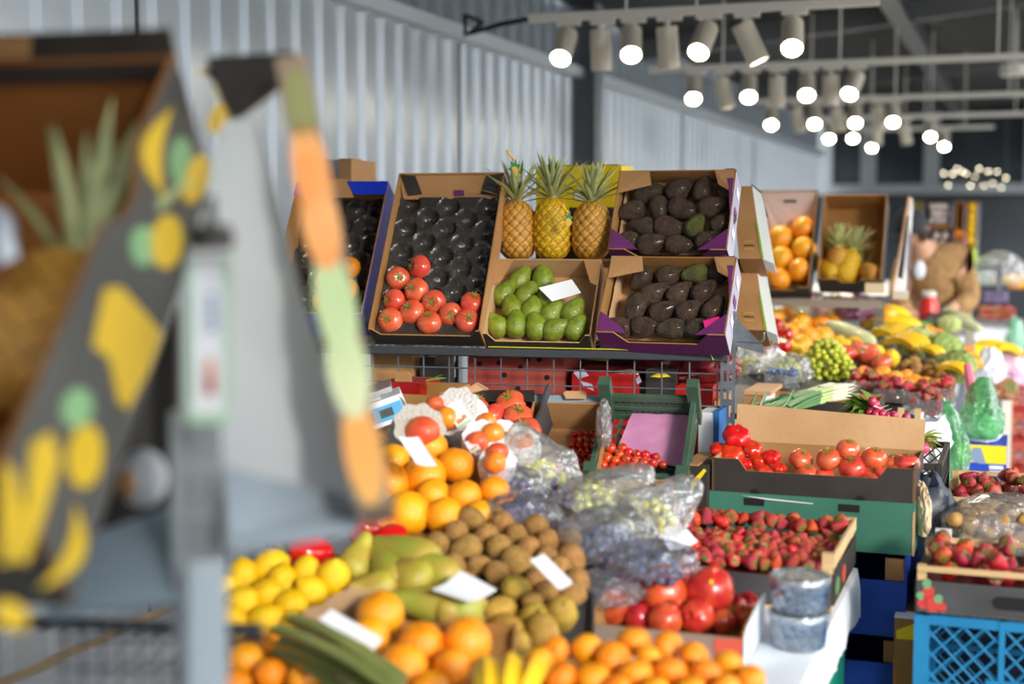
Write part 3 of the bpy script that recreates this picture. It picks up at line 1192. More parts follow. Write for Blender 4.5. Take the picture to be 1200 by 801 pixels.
def track_lamp(i, px, py, on, label, tx=0.0, size=1.0):
    """px, py: the lamp's front; hangs from track i"""
    p0, G, W = TRK[i]
    s = solve(lambda q: proj(p0 + C * q)[0] - px, -0.5, 12)
    top = G(s, 0, -0.02)
    D = proj(top)[2]
    root = empty('track_spotlight', top, label, 'spotlight', 'track spotlights under the roof')
    pivot = top - Z * 0.085
    aim = ((CAM - pivot).normalized() * 1.0 - Z * 0.75 + C * tx) if on else (A * 0.12 - Z + C * tx)
    aim = aim.normalized()
    r, ln = 0.052 * size, 0.2 * size
    q = V((0, 0, 1)).rotation_difference(aim)
    mt = Matrix.Translation(pivot - aim * ln * 0.18) @ q.to_matrix().to_4x4()
    mb = MB(); mb.obox(G, s - 0.05, s + 0.07, -0.016, 0.016, -0.045, -0.02); mb.build('track_adapter', white_paint, root, False)
    mb = MB(); mb.tube([top - Z * 0.02, pivot], 0.014, 8); mb.build('stem', white_paint, root)
    mb = MB(); mb.lathe([(r * 0.9, 0), (r, 0.006), (r, ln), (r * 0.88, ln), (r * 0.85, ln - 0.012), (0.001, ln - 0.013)], 24, 0, mt); lbody = mb.build('lamp_body', lamp_mat, root)
    mb = MB(); mb.lathe([(0.001, ln - 0.012), (r * 0.84, ln - 0.012), (r * 0.84, ln - 0.004), (0.001, ln - 0.002)], 20, 0, mt); mb.build('lens', lens_mat, lbody)
    ld = bpy.data.lights.new('spot', 'SPOT')
    ld.energy = SPOT_WATTS
    ld.color = (1, 0.86, 0.66)
    ld.spot_size = math.radians(70)
    ld.spot_blend = 0.6
    ld.shadow_soft_size = 0.04
    lo = bpy.data.objects.new('spot', ld)
    COL.objects.link(lo)
    lo.parent = root
    lo.location = mt @ V((0, 0, ln + 0.02)) - top
    lo.rotation_euler = aim.to_track_quat('-Z', 'Y').to_euler()


lamps = [
    (0, [(664, 60, 1, -.25), (704, 60, 0, 0), (740, 60, 1, 0), (782, 55, 0, .05), (828, 50, 1, -.3), (873, 45, 0, .45), (929, 45, 1, 0)]),
    (1, [(813, 108, 1, 0), (846, 107, 0, .25), (878, 107, 1, 0), (911, 105, 0, 0), (946, 105, 1, 0), (974, 104, 0, 0), (1003, 100, 1, -.3)]),
    (2, [(904, 145, 1, 0), (934, 140, 0, .2), (955, 145, 1, 0), (981, 137, 0, .2), (1003, 145, 1, 0), (1030, 137, 0, .1), (1047, 143, 1, 0)]),
    (3, [(972, 161, 1, 0), (1000, 160, 1, 0), (1028, 160, 0, 0), (1060, 156, 0, .2), (1091, 158, 1, 0)]),
    (4, [(1022, 175, 1, 0), (1107, 172, 1, 0)])]
tn = ['nearest track', 'second track', 'third track', 'fourth track', 'farthest track']
for i, ls in lamps:
    for k, (px, py, on, tx) in enumerate(ls):
        n = 'leftmost' if k == 0 else 'rightmost' if k == len(ls) - 1 else ORD[k] + ' from left'
        track_lamp(i, px, py, on, ('white spotlight with its lit lens facing out, %s on the %s' if on else 'white cylinder spotlight turned away, %s on the %s') % (n, tn[i]), tx)
# cable from the first track to the wall
p0 = TRK[0][0]
w0 = P(545, 22, 8.1)
mb = MB(); mb.tube([p0, p0 - C * 0.15 - Z * 0.02, p0 - C * 0.4 + A * 0.2 - Z * 0.03, p0.lerp(w0, 0.7) - Z * 0.02, w0 + Z * 0.02, w0 - Z * 0.1], 0.012, 6)
tag(mb.build('power_cable', hole_mat, None, True, p0), 'black power cable running from the nearest lighting track to the wall', 'cable')
p = PZ(1189, 82, 2.9)
mb = MB(); mb.lathe([(0.001, -0.05), (0.12, -0.05), (0.13, -0.04), (0.13, 0.05), (0.001, 0.055)], 20, 0, Matrix.Translation(p)); mb.tube([p, p + Z * 1.3], 0.01, 6)
tag(mb.build('ceiling_lamp', white_paint, None, True, p), 'round white drum lamp hanging under the roof at the far right', 'lamp')

# ================================================================== first display rack
RD = 4.28
RYAW = 13                                          # the rack is turned a little less than the stalls
RC = V((math.cos(math.radians(RYAW)), -math.sin(math.radians(RYAW)), 0))
RA = V((math.sin(math.radians(RYAW)), math.cos(math.radians(RYAW)), 0))
rail_l = P(400, 404, RD)
RACK = Fr(rail_l, RC, RA)                            # a right, b back, c up; origin at the front rail's left end
RW = solve(lambda s: proj(RACK(s, 0))[0] - 853, 0.2, 3)
rz = rail_l.z
root = empty('display_rack', V((RACK(RW / 2, .2).x, RACK(RW / 2, .2).y, 0)), 'grey slotted steel rack carrying tilted boxes of tomatoes, pineapples and avocados', 'rack')


def slotted_post(root, F, x, y, z0, z1, w=0.042, t=0.004):
    """angle post with a pattern of slots on both faces"""
    mb = MB()
    n = int((z1 - z0) / 0.05)
    for k in range(n):
        b0, b1 = z0 + k * 0.05, z0 + (k + 1) * 0.05
        for x0, x1 in ((0, 0.012), (0.024, 0.036)):
            pass
        G = Fr(V((F(x, y).x, F(x, y).y, 0)), F.u, Z)
        for u0, u1 in ((0, w * .22), (w * .42, w * .58), (w * .78, w)):
            mb.obox(G, u0, u1, b0, b1, 0, t)
        mb.obox(G, w * .22, w * .42, b0 + 0.032, b1, 0, t); mb.obox(G, w * .58, w * .78, b0 + 0.032, b1, 0, t)
        G2 = Fr(V((F(x, y).x, F(x, y).y, 0)), F.v, Z)
        mb.obox(G2, 0, w, b0, b1, 0, t)
    return mb.build('post', galv, root, False)


slotted_post(root, RACK, RW - 0.02, 0.0, 0, rz + 0.12)
slotted_post(root, RACK, 0.22, 0.38, 0, rz)
slotted_post(root, RACK, -0.25, 0.0, 0, rz)
slotted_post(root, RACK, RW - 0.16, 0.38, 0, rz - 0.04)
slotted_post(root, RACK, -0.25, 0.38, 0, rz)
mb = MB(); mb.obox(RACK, -0.28, RW, -0.012, 0.012, -0.022, 0.0); mb.obox(RACK, -0.28, RW, 0.0, 0.02, -0.026, -0.022)
for k in range(60):
    pass
mb.build('front_rail', dark_steel, root, False)
mb = MB(); mb.obox(RACK, -0.28, RW, 0.37, 0.395, -0.03, 0.0); mb.build('back_rail', dark_steel, root, False)
mb = MB()
for k in range(56):
    x = -0.26 + k * (RW + 0.26) / 56
    mb.tube([RACK(x, 0.0, 0.0), RACK(x, 0.39, 0.0)], 0.0022, 5)
mb.build('wire_shelf', dark_steel, root)
mb = MB()
mw = 0.079
for k in range(int((RW + .2) / mw)):
    x = RW - 0.03 - k * mw
    mb.tube([RACK(x, 0.01, -0.03), RACK(x, 0.01, -0.17)], 0.0024, 5)
for zz in (-0.062, -0.108, -0.155):
    mb.tube([RACK(-0.25, 0.012, zz), RACK(RW, 0.012, zz)], 0.0024, 5)
mb.build('wire_front', galv, root)
mb = MB()                                           # bracket at the post
mb.prism([RACK(RW + 0.02, 0, 0.10), RACK(RW + 0.02, 0, 0.02), RACK(RW + 0.10, 0, 0.0), RACK(RW + 0.10, 0, 0.02)], RA * 0.004)
mb.build('bracket', galv, root, False)
mb = MB(); mb.tube([RACK(RW + .02, 0.0, 0.035), RACK(RW + .09, 0.0, 0.03), RACK(RW + .1, 0.0, 0.04), RACK(RW + .1, 0.0, 0.06)], 0.003, 5); mb.build('hook', galv, root)
mb = MB(); mb.obox(RACK, -0.27, RW, 0.0, 0.40, -0.40, -0.385); mb.build('lower_shelf', dark_steel, root, False)
mb = MB(); mb.tube([RACK(0.46, -0.018, 0.005), RACK(RW - 0.14, -0.018, 0.005), RACK(RW - 0.05, -0.018, 0.004), RACK(RW - 0.04, -0.014, -0.02)], 0.002, 6); mb.build('price_rail', M('yellow_strip', 'c9c436', 0.4), root)

# boxes stored on the rack's lower shelf, behind the wire front
LS = -0.384
def stored(name, label, cat, px0, px1, ztop, depth, mats, b0=0.06, skew=0.0, extra=None, group='boxes stored behind the wire front'):
    x0 = solve(lambda s: proj(RACK(s, b0))[0] - px0, -0.5, 2)
    x1 = solve(lambda s: proj(RACK(s, b0))[0] - px1, -0.5, 2)
    r = empty(name, RACK((x0 + x1) / 2, b0 + depth / 2, LS), label, cat, group)
    mb = MB()
    mb.prism([RACK(x0, b0, LS), RACK(x1, b0, LS), RACK(x1 - skew, b0, ztop), RACK(x0 + skew * .3, b0, ztop)], RA * depth)
    mb.build('carton', mats, r, False)
    mb = MB(); mb.obox(RACK, x0 + 0.01, (x0 + x1) / 2 - .002, b0 + .01, b0 + depth - 0.01, ztop, ztop + 0.003); mb.build('lid_flap', mats, r, False)
    return r, x0, x1


r, x0, x1 = stored('melon_carton', 'red brown carton with round black air holes behind the wire front', 'carton', 546, 668, -0.035, 0.25, red_card, 0.08, 0.02)
for px, py in ((562, 426), (585, 425), (610, 430), (591, 439), (641, 442), (618, 421), (632, 421), (607, 455)):
    G = Fr(RACK(0, 0.08, 0), RC, Z); q = G.hit(px, py); a, b, _ = G.ab(q)
    mb = MB(); mb.prism([G(a + 0.008 * math.cos(2 * PI * k / 14), b + 0.008 * math.sin(2 * PI * k / 14), 0) for k in range(14)], G.n * 0.001); mb.build('air_hole', hole_mat, r, False)
r, x0, x1 = stored('fruit_carton', 'glossy red carton with white scuffs, right of the holed red carton', 'carton', 668, 756, -0.075, 0.24, bright_red_card, 0.07, 0.02)
G = Fr(RACK(0, 0.07, 0), RC, Z)
for pts in ([(672, 436), (684, 432), (690, 440), (678, 444)], [(680, 446), (694, 450), (696, 458), (684, 452)], [(745, 444), (749, 440), (752, 447), (747, 450)]):
    mb = MB(); mb.prism([G.hit(*q, 0.0) for q in pts], G.n * 0.0012); mb.build('scuff_mark', lav_card, r, False)
r, x0, x1 = stored('black_carton', 'black carton with a yellow leaf stroke, above the red one', 'carton', 664, 770, -0.03, 0.2, black_card, 0.32, 0.01)
G = Fr(RACK(0, 0.32, 0), RC, Z)
mb = MB(); mb.prism([G.hit(*q) for q in [(668, 420), (690, 416), (715, 419), (722, 416), (712, 423), (690, 421)]], G.n * 0.0012); mb.build('yellow_stroke', yellow_card, r, False)
r, x0, x1 = stored('black_fruit_carton', 'black carton with a yellow leaf mark beside the dark red bags', 'carton', 757, 792, -0.06, 0.24, black_card, 0.07, 0.0)
G = Fr(RACK(0, 0.07, 0), RC, Z)
mb = MB(); mb.prism([G.hit(*q) for q in [(762, 441), (772, 437), (783, 439), (776, 436), (786, 441), (772, 442)]], G.n * 0.0012); mb.build('yellow_leaf_mark', yellow_card, r, False)
dark_red_bag = M('dark_red_sack', '5c1016', 0.3, col2='7a1c20', nscale=14, coat=0.3)
for k, (px, py, w, h, lb) in enumerate(((782, 430, 0.09, 0.055, 'shiny dark red sack left of the two near the rack post'), (822, 428, 0.11, 0.06, 'shiny dark red sack with pale print right beside the rack post'))):
    p = P(px, py, 4.28 - k * 0.03)
    film_blob('red_sack', p, (w, 0.08, h), dark_red_bag, lb, 'sack', 40 + k, 'dark red sacks behind the wire front', rough=0.22)
r, x0, x1 = stored('red_tray_box', 'red tray box under the dark red sacks behind the wire', 'carton', 792, 836, -0.105, 0.2, bright_red_card, 0.07, 0.0)
r, x0, x1 = stored('brown_carton', 'plain brown carton at the left behind the wire front', 'carton', 432, 490, -0.03, 0.25, kraft, 0.1, 0.02)
r, x0, x1 = stored('dark_carton', 'dark carton between the brown carton and inner post', 'carton', 492, 510, -0.04, 0.22, black_card, 0.1, 0.0)
r, x0, x1 = stored('low_kraft_carton', 'low plain kraft carton beside the rack post', 'carton', 838, 851, -0.15, 0.2, kraft, 0.09, 0.0)

# ------------------------------------------------------------------ tilted boxes on the rack
# 1 tomato box
F1, W1, L1 = tf((431, 386), 4.16, 562, 204, 56, RYAW)
H1 = 0.085
t1 = tray('tomato_box', 'kraft box with a black front, tomatoes in a black cell liner', 'box', F1, W1, L1, H1, black_card, kraft_inner, 0.004, 'tilted boxes on the display rack',
          front=notch_profile(W1, H1, 0.03, 0.012, 0.02), out_side=kraft)
plate('top_flap', t1, [F1(0, L1, 0), F1(W1, L1, 0), F1(W1 - 0.012, L1 - 0.06, -0.05), F1(0.012, L1 - 0.06, -0.05)], F1.v * 0.004, kraft)
for s in (0, 1):
    x = 0.0 if s == 0 else W1
    d = 1 if s == 0 else -1
    plate('corner_flap', t1, [F1(x + d * .008, L1 - .004, .001), F1(x + d * .055, L1 - .008, -.002), F1(x + d * .075, L1 - .05, -.037), F1(x + d * .03, L1 - .054, -.04)], F1.n * 0.003, black_card)
plate('purple_print', t1, [F1(W1 * .53, L1 - .042, -.03), F1(W1 * .62, L1 - .042, -.03), F1(W1 * .62, L1 - .054, -.04), F1(W1 * .53, L1 - .054, -.04)], F1.n * 0.003, purple_card)


def cell_liner(name, F, W, L, base, cups, cup_r, label, group, rise=0.038):
    """moulded plastic liner with round cups: a height field over the box floor"""
    nx, ny = int(W / 0.0055), int(L / 0.0055)
    mb = MB()
    rows = []
    for j in range(ny + 1):
        row = []
        for i in range(nx + 1):
            a, b = W * i / nx, L * j / ny
            h = rise
            for ca, cb in cups:
                d = math.hypot(a - ca, b - cb)
                if d < cup_r:
                    k = d / cup_r
                    h = min(h, rise * (k ** 3.2) + 0.003 * math.cos(6 * math.atan2(b - cb, a - ca)) * k * (1 - k) * 2)
            h += 0.002 * noise.noise(V((a * 60, b * 60, 1)))
            row.append(F(0.006 + a * (W - 0.012) / W, 0.006 + b * (L - .012) / L, base + h))
        rows.append(row)
    mb.ring_skin(rows, False, 0, False)
    o = mb.build(name, black_plastic, None, True, F(W / 2, L / 2, base), True, 50)
    return tag(o, label, 'liner', group)


Z3 = lambda l: [(360 + x / 3.204, 170 + y / 3.204) for x, y in l]
cup_px = Z3([(385, 225), (537, 235), (688, 235), (455, 278), (605, 283), (370, 320), (522, 320), (680, 328), (440, 370), (590, 378), (355, 412), (510, 425), (660, 420), (583, 470), (495, 510), (640, 510), (560, 555), (423, 458), (342, 500), (411, 545), (327, 583), (476, 588), (394, 626), (540, 635), (620, 592), (313, 658), (459, 666), (601, 658)])
cups = [F1.ab(F1.hit(px, py, -H1 + 0.03))[:2] for px, py in cup_px]
cell_liner('cell_liner', F1, W1, L1 - .055, -H1 + 0.009, cups, 0.037, 'black moulded plastic cell liner in the tomato box, mostly empty cups', 'cell liners')
tp = Z3([(423, 458), (342, 500), (411, 545), (327, 583), (476, 588), (394, 626), (540, 635), (620, 592), (313, 658), (459, 666), (601, 658)])
lb = row_labels(tp, 'red tomato, {n} in the {row} row of the black cell liner', 14)
for (px, py), l in zip(tp, lb):
    r = 0.0365
    p = F1.hit(px, py, -H1 + 0.012 + r)
    spawn(TOMATO, p, jit(F1.n * 1.0 - F1.v * 0.2, 0.55), None, r * 2 * random.uniform(.98, 1.06), l, 'tomato', 'tomatoes in the tilted black-lined box')

# 2 blue orange box at the left
F2, W2, L2 = tf((312, 366), 4.32, 424, 214, 56, RYAW)
H2 = 0.13
t2 = tray('orange_box', 'bright blue outside box of oranges at the rack\'s left end', 'box', F2, W2, L2, H2, blue_card, kraft_inner, 0.004, 'tilted boxes on the display rack')
plate('top_flap', t2, [F2(W2 * .55, L2, 0.003), F2(W2, L2, 0.003), F2(W2, L2 - .05, 0.003), F2(W2 * .66, L2 - .05, 0.003)], F2.n * 0.003, blue_card)
plate('top_flap', t2, [F2(0, L2, 0.003), F2(W2 * .25, L2, 0.003), F2(W2 * .2, L2 - .05, 0.003), F2(0, L2 - .05, 0.003)], F2.n * 0.003, blue_card)
plate('kraft_flap', t2, [F2(W2 * .25, L2 + .012, 0), F2(W2 * .55, L2 + .012, 0), F2(W2 * .66, L2 - .06, 0), F2(W2 * .2, L2 - .06, 0)], F2.n * 0.003, kraft)
cups = []
for j in range(9):
    for i in range(5):
        cups.append((0.03 + i * 0.078 + (0.039 if j % 2 else 0), 0.035 + j * 0.068))
cell_liner('cell_liner', F2, W2, L2, -H2 + 0.009, cups, 0.037, 'black moulded cell liner in the blue orange box', 'cell liners')
op = [(409, 314), (407, 340), (383, 330), (380, 352)]
for (px, py), l in zip(op, ['orange highest in the blue box, near its right side', 'orange below the highest one in the blue box', 'orange second from right in the blue box, upper', 'orange second from right in the blue box, lower']):
    spawn(ORANGE, F2.hit(px, py, -H2 + 0.012 + 0.037), jit(F2.n, .6), None, 0.076, l, 'orange', 'oranges in the blue box')

# 3 green avocado box
F3, W3, L3 = tf((564, 391), 4.12, 692, 303, 48, RYAW)
H3 = 0.085
t3 = tray('green_avocado_box', 'low kraft box of green avocados with a blank price card', 'box', F3, W3, L3, H3, kraft, kraft_pale, 0.004, 'tilted boxes on the display rack',
          front=notch_profile(W3, H3, 0.035, 0.016, 0.02), out_front=black_card)
for s in (0, 1):
    x, d = (0.004, 1) if s == 0 else (W3 - .004, -1)
    plate('corner_flap', t3, [F3(x, L3 - .005, 0.0), F3(x + d * 0.05, L3 - .005, 0.0), F3(x + d * .02, L3 - .09, -0.002), F3(x, L3 - .1, -0.002)], F3.n * 0.003, kraft)
Z4 = lambda l: [(560 + q[0] / 3.203, 170 + q[1] / 3.203) + tuple(q[2:]) for q in l]
gp = Z4([(160, 502), (245, 497), (102, 557), (190, 562), (255, 575), (133, 607), (206, 612), (280, 625), (357, 622), (75, 672), (148, 670), (218, 676), (292, 686), (362, 682)])
lb = row_labels(gp, 'smooth green avocado, {n} in the {row} row of the kraft box', 12)
gang = [60, 100, 60, 60, 80, 110, 80, 50, 60, 140, 95, 110, 20, 60]
pts = [F3.hit(px, py, -H3 + 0.006 + 0.03) for px, py in gp]
pts = relax(pts, [0.032] * len(pts))
for p, l, g in zip(pts, lb, gang):
    ang = math.radians(g)
    ax = F3.u * math.cos(ang) + F3.v * math.sin(ang) + F3.n * 0.35
    spawn(GAVO, p, ax, None, 0.085 * random.uniform(.97, 1.05), l, 'avocado', 'green avocados in the kraft box')
cp = [F3.hit(*q, -0.012 + k) for q, k in (((631, 337), 0.03), ((670, 327), 0.03), ((681, 343), 0.0), ((647, 353), 0.0))]
price_card('price_card', cp, white_card, 'blank white price card lying over the green avocados', group='price cards', curl=0.002)

# 4 and 5 purple avocado boxes, one above the other
hass_boxes = []
for nm, BL, D, BRx, TLy, tau, lbl in (('upper', (712, 292), 4.21, 852, 200, 60, 'upper purple and lavender tray of dark avocados'), ('lower', (698, 389), 4.02, 850, 300, 52, 'lower purple and lavender tray of dark avocados')):
    F, W, L = tf(BL, D, BRx, TLy, tau, RYAW + 6)
    H = 0.10
    t = tray('avocado_box', lbl, 'box', F, W, L, H, purple_card, kraft_inner, 0.004, 'tilted boxes on the display rack', front=notch_profile(W, H, 0.05, 0.05, 0.035), out_side=lav_card)
    for s in (0, 1):
        x, d = (0.004, 1) if s == 0 else (W - .004, -1)
        plate('front_corner_flap', t, [F(x, .004, 0), F(x + d * .085, .004, -0.01), F(x + d * .06, .03, -0.012), F(x, .07, 0)], F.n * 0.003, purple_card)
        plate('back_corner_flap', t, [F(x, L - .004, 0.004), F(x + d * (.09 if s == 0 else .06), L - .004, 0.004), F(x + d * (.10 if s == 0 else .045), L - .05, -0.004), F(x, L - .08, 0.0)], F.n * 0.003, kraft)
        if s:
            plate('purple_edge', t, [F(x, L * .45, .0045), F(x, L, .0045), F(x - .03, L, .0045), F(x - .012, L - .06, .0045)], F.n * .001, purple_card)
    for k in range(3):
        plate('side_print', t, [F(W + .0015, L * (.25 + .25 * k), -.03), F(W + .0015, L * (.35 + .25 * k), -.03), F(W + .0015, L * (.35 + .25 * k), -.07), F(W + .0015, L * (.25 + .25 * k), -.07)], F.u * 0.0008, white_card if k != 1 else purple_card)
    mb = MB()                                      # crumpled brown lining paper
    n = 22
    rows = [[F(0.012 + (W - .024) * i / n, 0.012 + (L - .024) * j / n, -H + 0.010 + 0.012 * abs(noise.noise(V((i * .6, j * .6, 3 if nm == 'upper' else 8)))) + (0.035 if i in (0, n) or j in (0, n) else 0)) for i in range(n + 1)] for j in range(n + 1)]
    mb.ring_skin(rows, False, 0, False)
    tag(mb.build('lining_paper', kraft_pale, None, True, F(W / 2, L / 2, -H), True, 25), 'crumpled brown lining paper in the %s purple avocado tray' % nm, 'lining paper', 'lining papers')
    hass_boxes.append((F, W, L, H, t))
up_l = Z4([(643, 182, 115, 80, 10), (760, 165, 115, 85, 40), (847, 165, 85, 95, 75), (930, 165, 70, 90, 90), (580, 253, 100, 85, 20), (680, 240, 75, 80, 100), (765, 245, 110, 75, -15), (888, 235, 110, 75, 15), (613, 308, 90, 75, -10), (718, 307, 115, 65, -10), (820, 305, 80, 90, 70), (912, 290, 75, 75, 40), (562, 355, 75, 60, 0), (650, 363, 115, 70, 15), (752, 370, 90, 65, -5), (865, 345, 75, 60, 20)])
lo_l = Z4([(615, 505, 90, 90, 60), (720, 490, 95, 85, 30), (820, 488, 95, 65, 15), (905, 465, 80, 100, 75), (660, 560, 110, 75, 25), (757, 555, 85, 80, 45), (850, 545, 90, 90, 45), (593, 613, 85, 120, 80), (693, 622, 105, 75, 20), (795, 622, 105, 95, 40), (883, 608, 65, 80, 60), (525, 680, 100, 60, -10), (628, 680, 95, 70, 0), (722, 680, 85, 65, 10), (810, 682, 75, 60, 0)])
for (F, W, L, H, t), lst, nm in zip(hass_boxes, (up_l, lo_l), ('upper', 'lower')):
    lb = row_labels([(q[0], q[1]) for q in lst], 'dark rough avocado, {n} in the {row} row of the %s purple tray' % nm, 13)
    pts = [F.hit(q[0], q[1], -H + 0.02 + 0.032) for q in lst]
    pts = relax(pts, [0.036] * len(pts), 30)
    for p, q, l in zip(pts, lst, lb):
        ang = math.radians(q[4] + (180 if random.random() < .4 else 0))
        ax = F.u * math.cos(ang) + F.v * math.sin(ang) + F.n * random.uniform(-.15, .2)
        sz = max(q[2], q[3]) / 3.203 / F_PX * proj(p)[2] * 1.06
        sz = min(max(sz, 0.085), 0.115)
        spawn(HASSG if abs(q[0] - 816) < 1 else HASS, p, ax, None, sz, l, 'avocado', 'dark avocados in the %s purple tray' % nm)
F, W, L, H, t = hass_boxes[1]
mb = MB(); mb.prism([F.hit(*q, -.005) for q in [(824, 376), (843, 371), (842, 381), (826, 384)]], F.n * 0.002)
tag(mb.build('pink_tag', M('pink_tag_card', 'e0257f', 0.5), None, False, F.hit(833, 378, 0)), 'small bright pink tag at the lower purple tray\'s right corner', 'tag')

# stacked cartons beyond the avocado trays, seen from the side
for nm, yy0, yy1, lbl in (('u', 218, 303, 'upper of two tilted cartons right of the purple trays'), ('l', 303, 386, 'lower of two tilted cartons right of the purple trays')):
    D = 4.5
    x0 = 872 if nm == 'u' else 878
    o = P(866, yy1, D)
    v = (P(858, yy0, D + 0.12) - o)
    G = Fr(o, C, v)
    L_ = v.length
    r = empty('carton', G(0.05, L_ / 2), lbl, 'carton', 'tilted cartons right of the avocado trays')
    wl_ = 0.075 if nm == 'u' else 0.085
    mb = MB(); mb.prism([G(0, 0), G(wl_, 0), G(wl_ - 0.01, L_), G(0, L_)], G.n * -0.12); mb.build('brown_panel', kraft, r, False)
    mb = MB(); mb.prism([G(wl_, 0, 0), G(wl_ + 0.028, 0.01, -.05), G(wl_ + 0.012, L_, -.05), G(wl_ - 0.01, L_, 0)], G.n * -0.07); mb.build('printed_end_panel', M('pale_green_print', 'b9bab4', 0.6), r, False)
    mb = MB(); mb.prism([G(wl_ - .004, 0, .001), G(wl_ + 0.004, 0, .001), G(wl_ - .004, L_ * .5, .001), G(wl_ - 0.010, L_ * .5, .001)], G.n * 0.001); mb.build('green_edge_strip', M('green_strip', '9db43a', 0.5), r, False)
    for k in range(3):
        mb = MB(); mb.prism([G(0.02, L_ * (.12 + .05 * k), .001), G(0.052, L_ * (.12 + .05 * k), .001), G(0.052, L_ * (.135 + .05 * k), .001), G(0.02, L_ * (.135 + .05 * k), .001)], G.n * 0.001); mb.build('print_line', M('yellow_print', 'c9a53a', 0.6) if k != 1 else black_card, r, False)
    mb = MB(); mb.prism([G(wl_ - .012, L_ - .004, 0.0), G(wl_ + .012, L_ - .004, -.05), G(wl_ + .012, L_ + .01, -.05), G(wl_ - .012, L_ + .01, 0.0)], G.n * -0.15); mb.build('dark_top_edge', black_card, r, False)

# pineapples on a kraft box behind the green avocados, yellow carton at the back
pb = P(650, 305, 4.36)
PBF = Fr(V((pb.x, pb.y, pb.z)) - RC * 0.19, RC, RA)
hb = 0.22
tray('pineapple_stand_box', 'kraft box carrying three upright pineapples', 'box', PBF, 0.40, 0.22, hb, kraft, kraft_inner, 0.004, 'tilted boxes on the display rack', base=True)
mb = MB(); mb.obox(PBF, 0.003, 0.397, 0.003, 0.217, -0.006, 0.0); tag(mb.build('cardboard_sheet', kraft, None, False, PBF(.2, .1, 0)), 'cardboard sheet under the three upright pineapples', 'cardboard sheet')
for k, (px, w, pr, lb, lean) in enumerate(((606, 45, PINE, 'upright brown gold pineapple, leftmost of three on the rack', -.02), (647, 45, PINEG, 'yellow pineapple in the middle with a green leaf tag', .0), (693, 45, PINE, 'upright golden pineapple, rightmost of three beside the purple tray', .03))):
    q = P(px, 303, 4.38 - k * 0.02)
    sc = 45 / F_PX * proj(q)[2] * 1.1
    hx = 0.71 if k != 1 else 0.75
    base = V((q.x, q.y, PBF.o.z))
    spawn(pr, base + Z * (hx * sc * 0.985), V((lean, 0.02, 1)), k * 1.3, sc, lb, 'pineapple', 'three pineapples on the rack')


def leaf_tag(p, r, label, up=Z):
    """a pineapple-shaped paper tag: orange body, green toothed top"""
    G = Fr(p, RT, up)
    root = empty('leaf_tag', p, label, 'tag', 'pineapple leaf tags')
    mb = MB()
    pts = []
    for k in range(14):
        t = 2 * PI * k / 14
        q = r * (1.0 if k % 2 else 0.55)
        pts.append(G(q * math.cos(t) * .8, q * math.sin(t) * 1.2 + r, 0))
    mb.prism(pts, G.n * -0.002); mb.build('green_leaf_print', M('tag_green', '2f8a4c', 0.5), root, False)
    mb = MB(); mb.prism([G(.45 * r * math.cos(2 * PI * k / 14), .6 * r * math.sin(2 * PI * k / 14) + r * .7, 0.001) for k in range(14)], G.n * -0.001); mb.build('yellow_print', M('tag_yellow', 'e6b52c', 0.5), root, False)
    mb = MB(); mb.tube([p + Z * r * 2, p + Z * r * 2.6 - RT * r * .6, p + Z * r * 3.2 - RT * r * .9], 0.004, 6); mb.build('loop', M('tag_yellow', 'e6b52c', 0.5), root)


leaf_tag(P(666, 266, 4.22), 0.021, 'green toothed leaf tag hanging on the middle pineapple')
leaf_tag(P(603, 208, 4.30), 0.026, 'dark green leaf tag beside the left pineapple crown')
q0, q1 = P(628, 236, 4.72), P(728, 236, 4.66)
YF = Fr(q0, C, A)
yw = solve(lambda s: proj(YF(s, 0))[0] - 728, 0.05, 1)
r = empty('yellow_carton', YF(yw / 2, .08, -.1), 'bright yellow carton standing behind the pineapple crowns', 'carton')
mb = MB(); mb.obox(YF, 0, yw, 0, 0.15, -0.32, 0.115); mb.build('carton', [yellow_card], r, False)
mb = MB(); mb.obox(YF, 0.02, yw - 0.02, 0.03, 0.12, 0.115, 0.121); mb.build('lid_flap', kraft, r, False)
mb = MB(); mb.obox(YF, 0.0, yw, -0.002, 0.0, -0.3, -0.02); mb.build('black_print_panel', black_card, r, False)
mb = MB(); mb.prism([YF(yw * .52 + .02 * math.cos(2 * PI * k / 12), -.003, 0.02 + .02 * math.sin(2 * PI * k / 12)) for k in range(12)], A * 0.002); mb.build('white_print', white_card, r, False)

# loose cartons seen against the wall over the rack
for px, py, w, h, D, m, lb in ((390, 196, .10, .05, 5.2, greyblue_card, 'pale carton top peeping over the blue orange box'), (404, 197, .05, .06, 5.0, kraft, 'kraft carton corner above the blue orange box')):
    p = P(px, py, D)
    G = Fr(p, C, A)
    r = empty('stacked_carton', G(0, 0, -.3), lb, 'carton')
    mb = MB(); mb.obox(G, -w / 2, w / 2, 0, 0.2, -0.35, h / 2); mb.build('carton', m, r, False)
    mb = MB(); mb.obox(G, -w / 2, w / 2, 0.0, 0.09, h / 2, h / 2 + .004); mb.build('lid_flap', m, r, False)

# ================================================================== the near table
def table_frame(x_left, y0, y1, z, name, label, cloth=True):
    """trestle table whose right edge follows the aisle"""
    e0, e1 = edge(y0), edge(y1)
    w = x_left
    G = Fr(V((e0.x, e0.y, z)), -C, A)              # a to the left, b away; normal points down
    L = (e1 - e0).length
    r = empty(name, V((e0.x, e0.y, 0)), label, 'table')
    mb = MB(); mb.obox(G, 0.01, w, 0, L, 0.004, 0.03); mb.build('table_top', wood, r, False)
    for a in (0.7, w - 0.05):
        for b in (0.1, L - 0.1):
            p = G(a, b, 0.03)
            mb = MB(); mb.tube([p, V((p.x, p.y, 0))], 0.018, 8); mb.build('leg', galv, r)
    return G, L


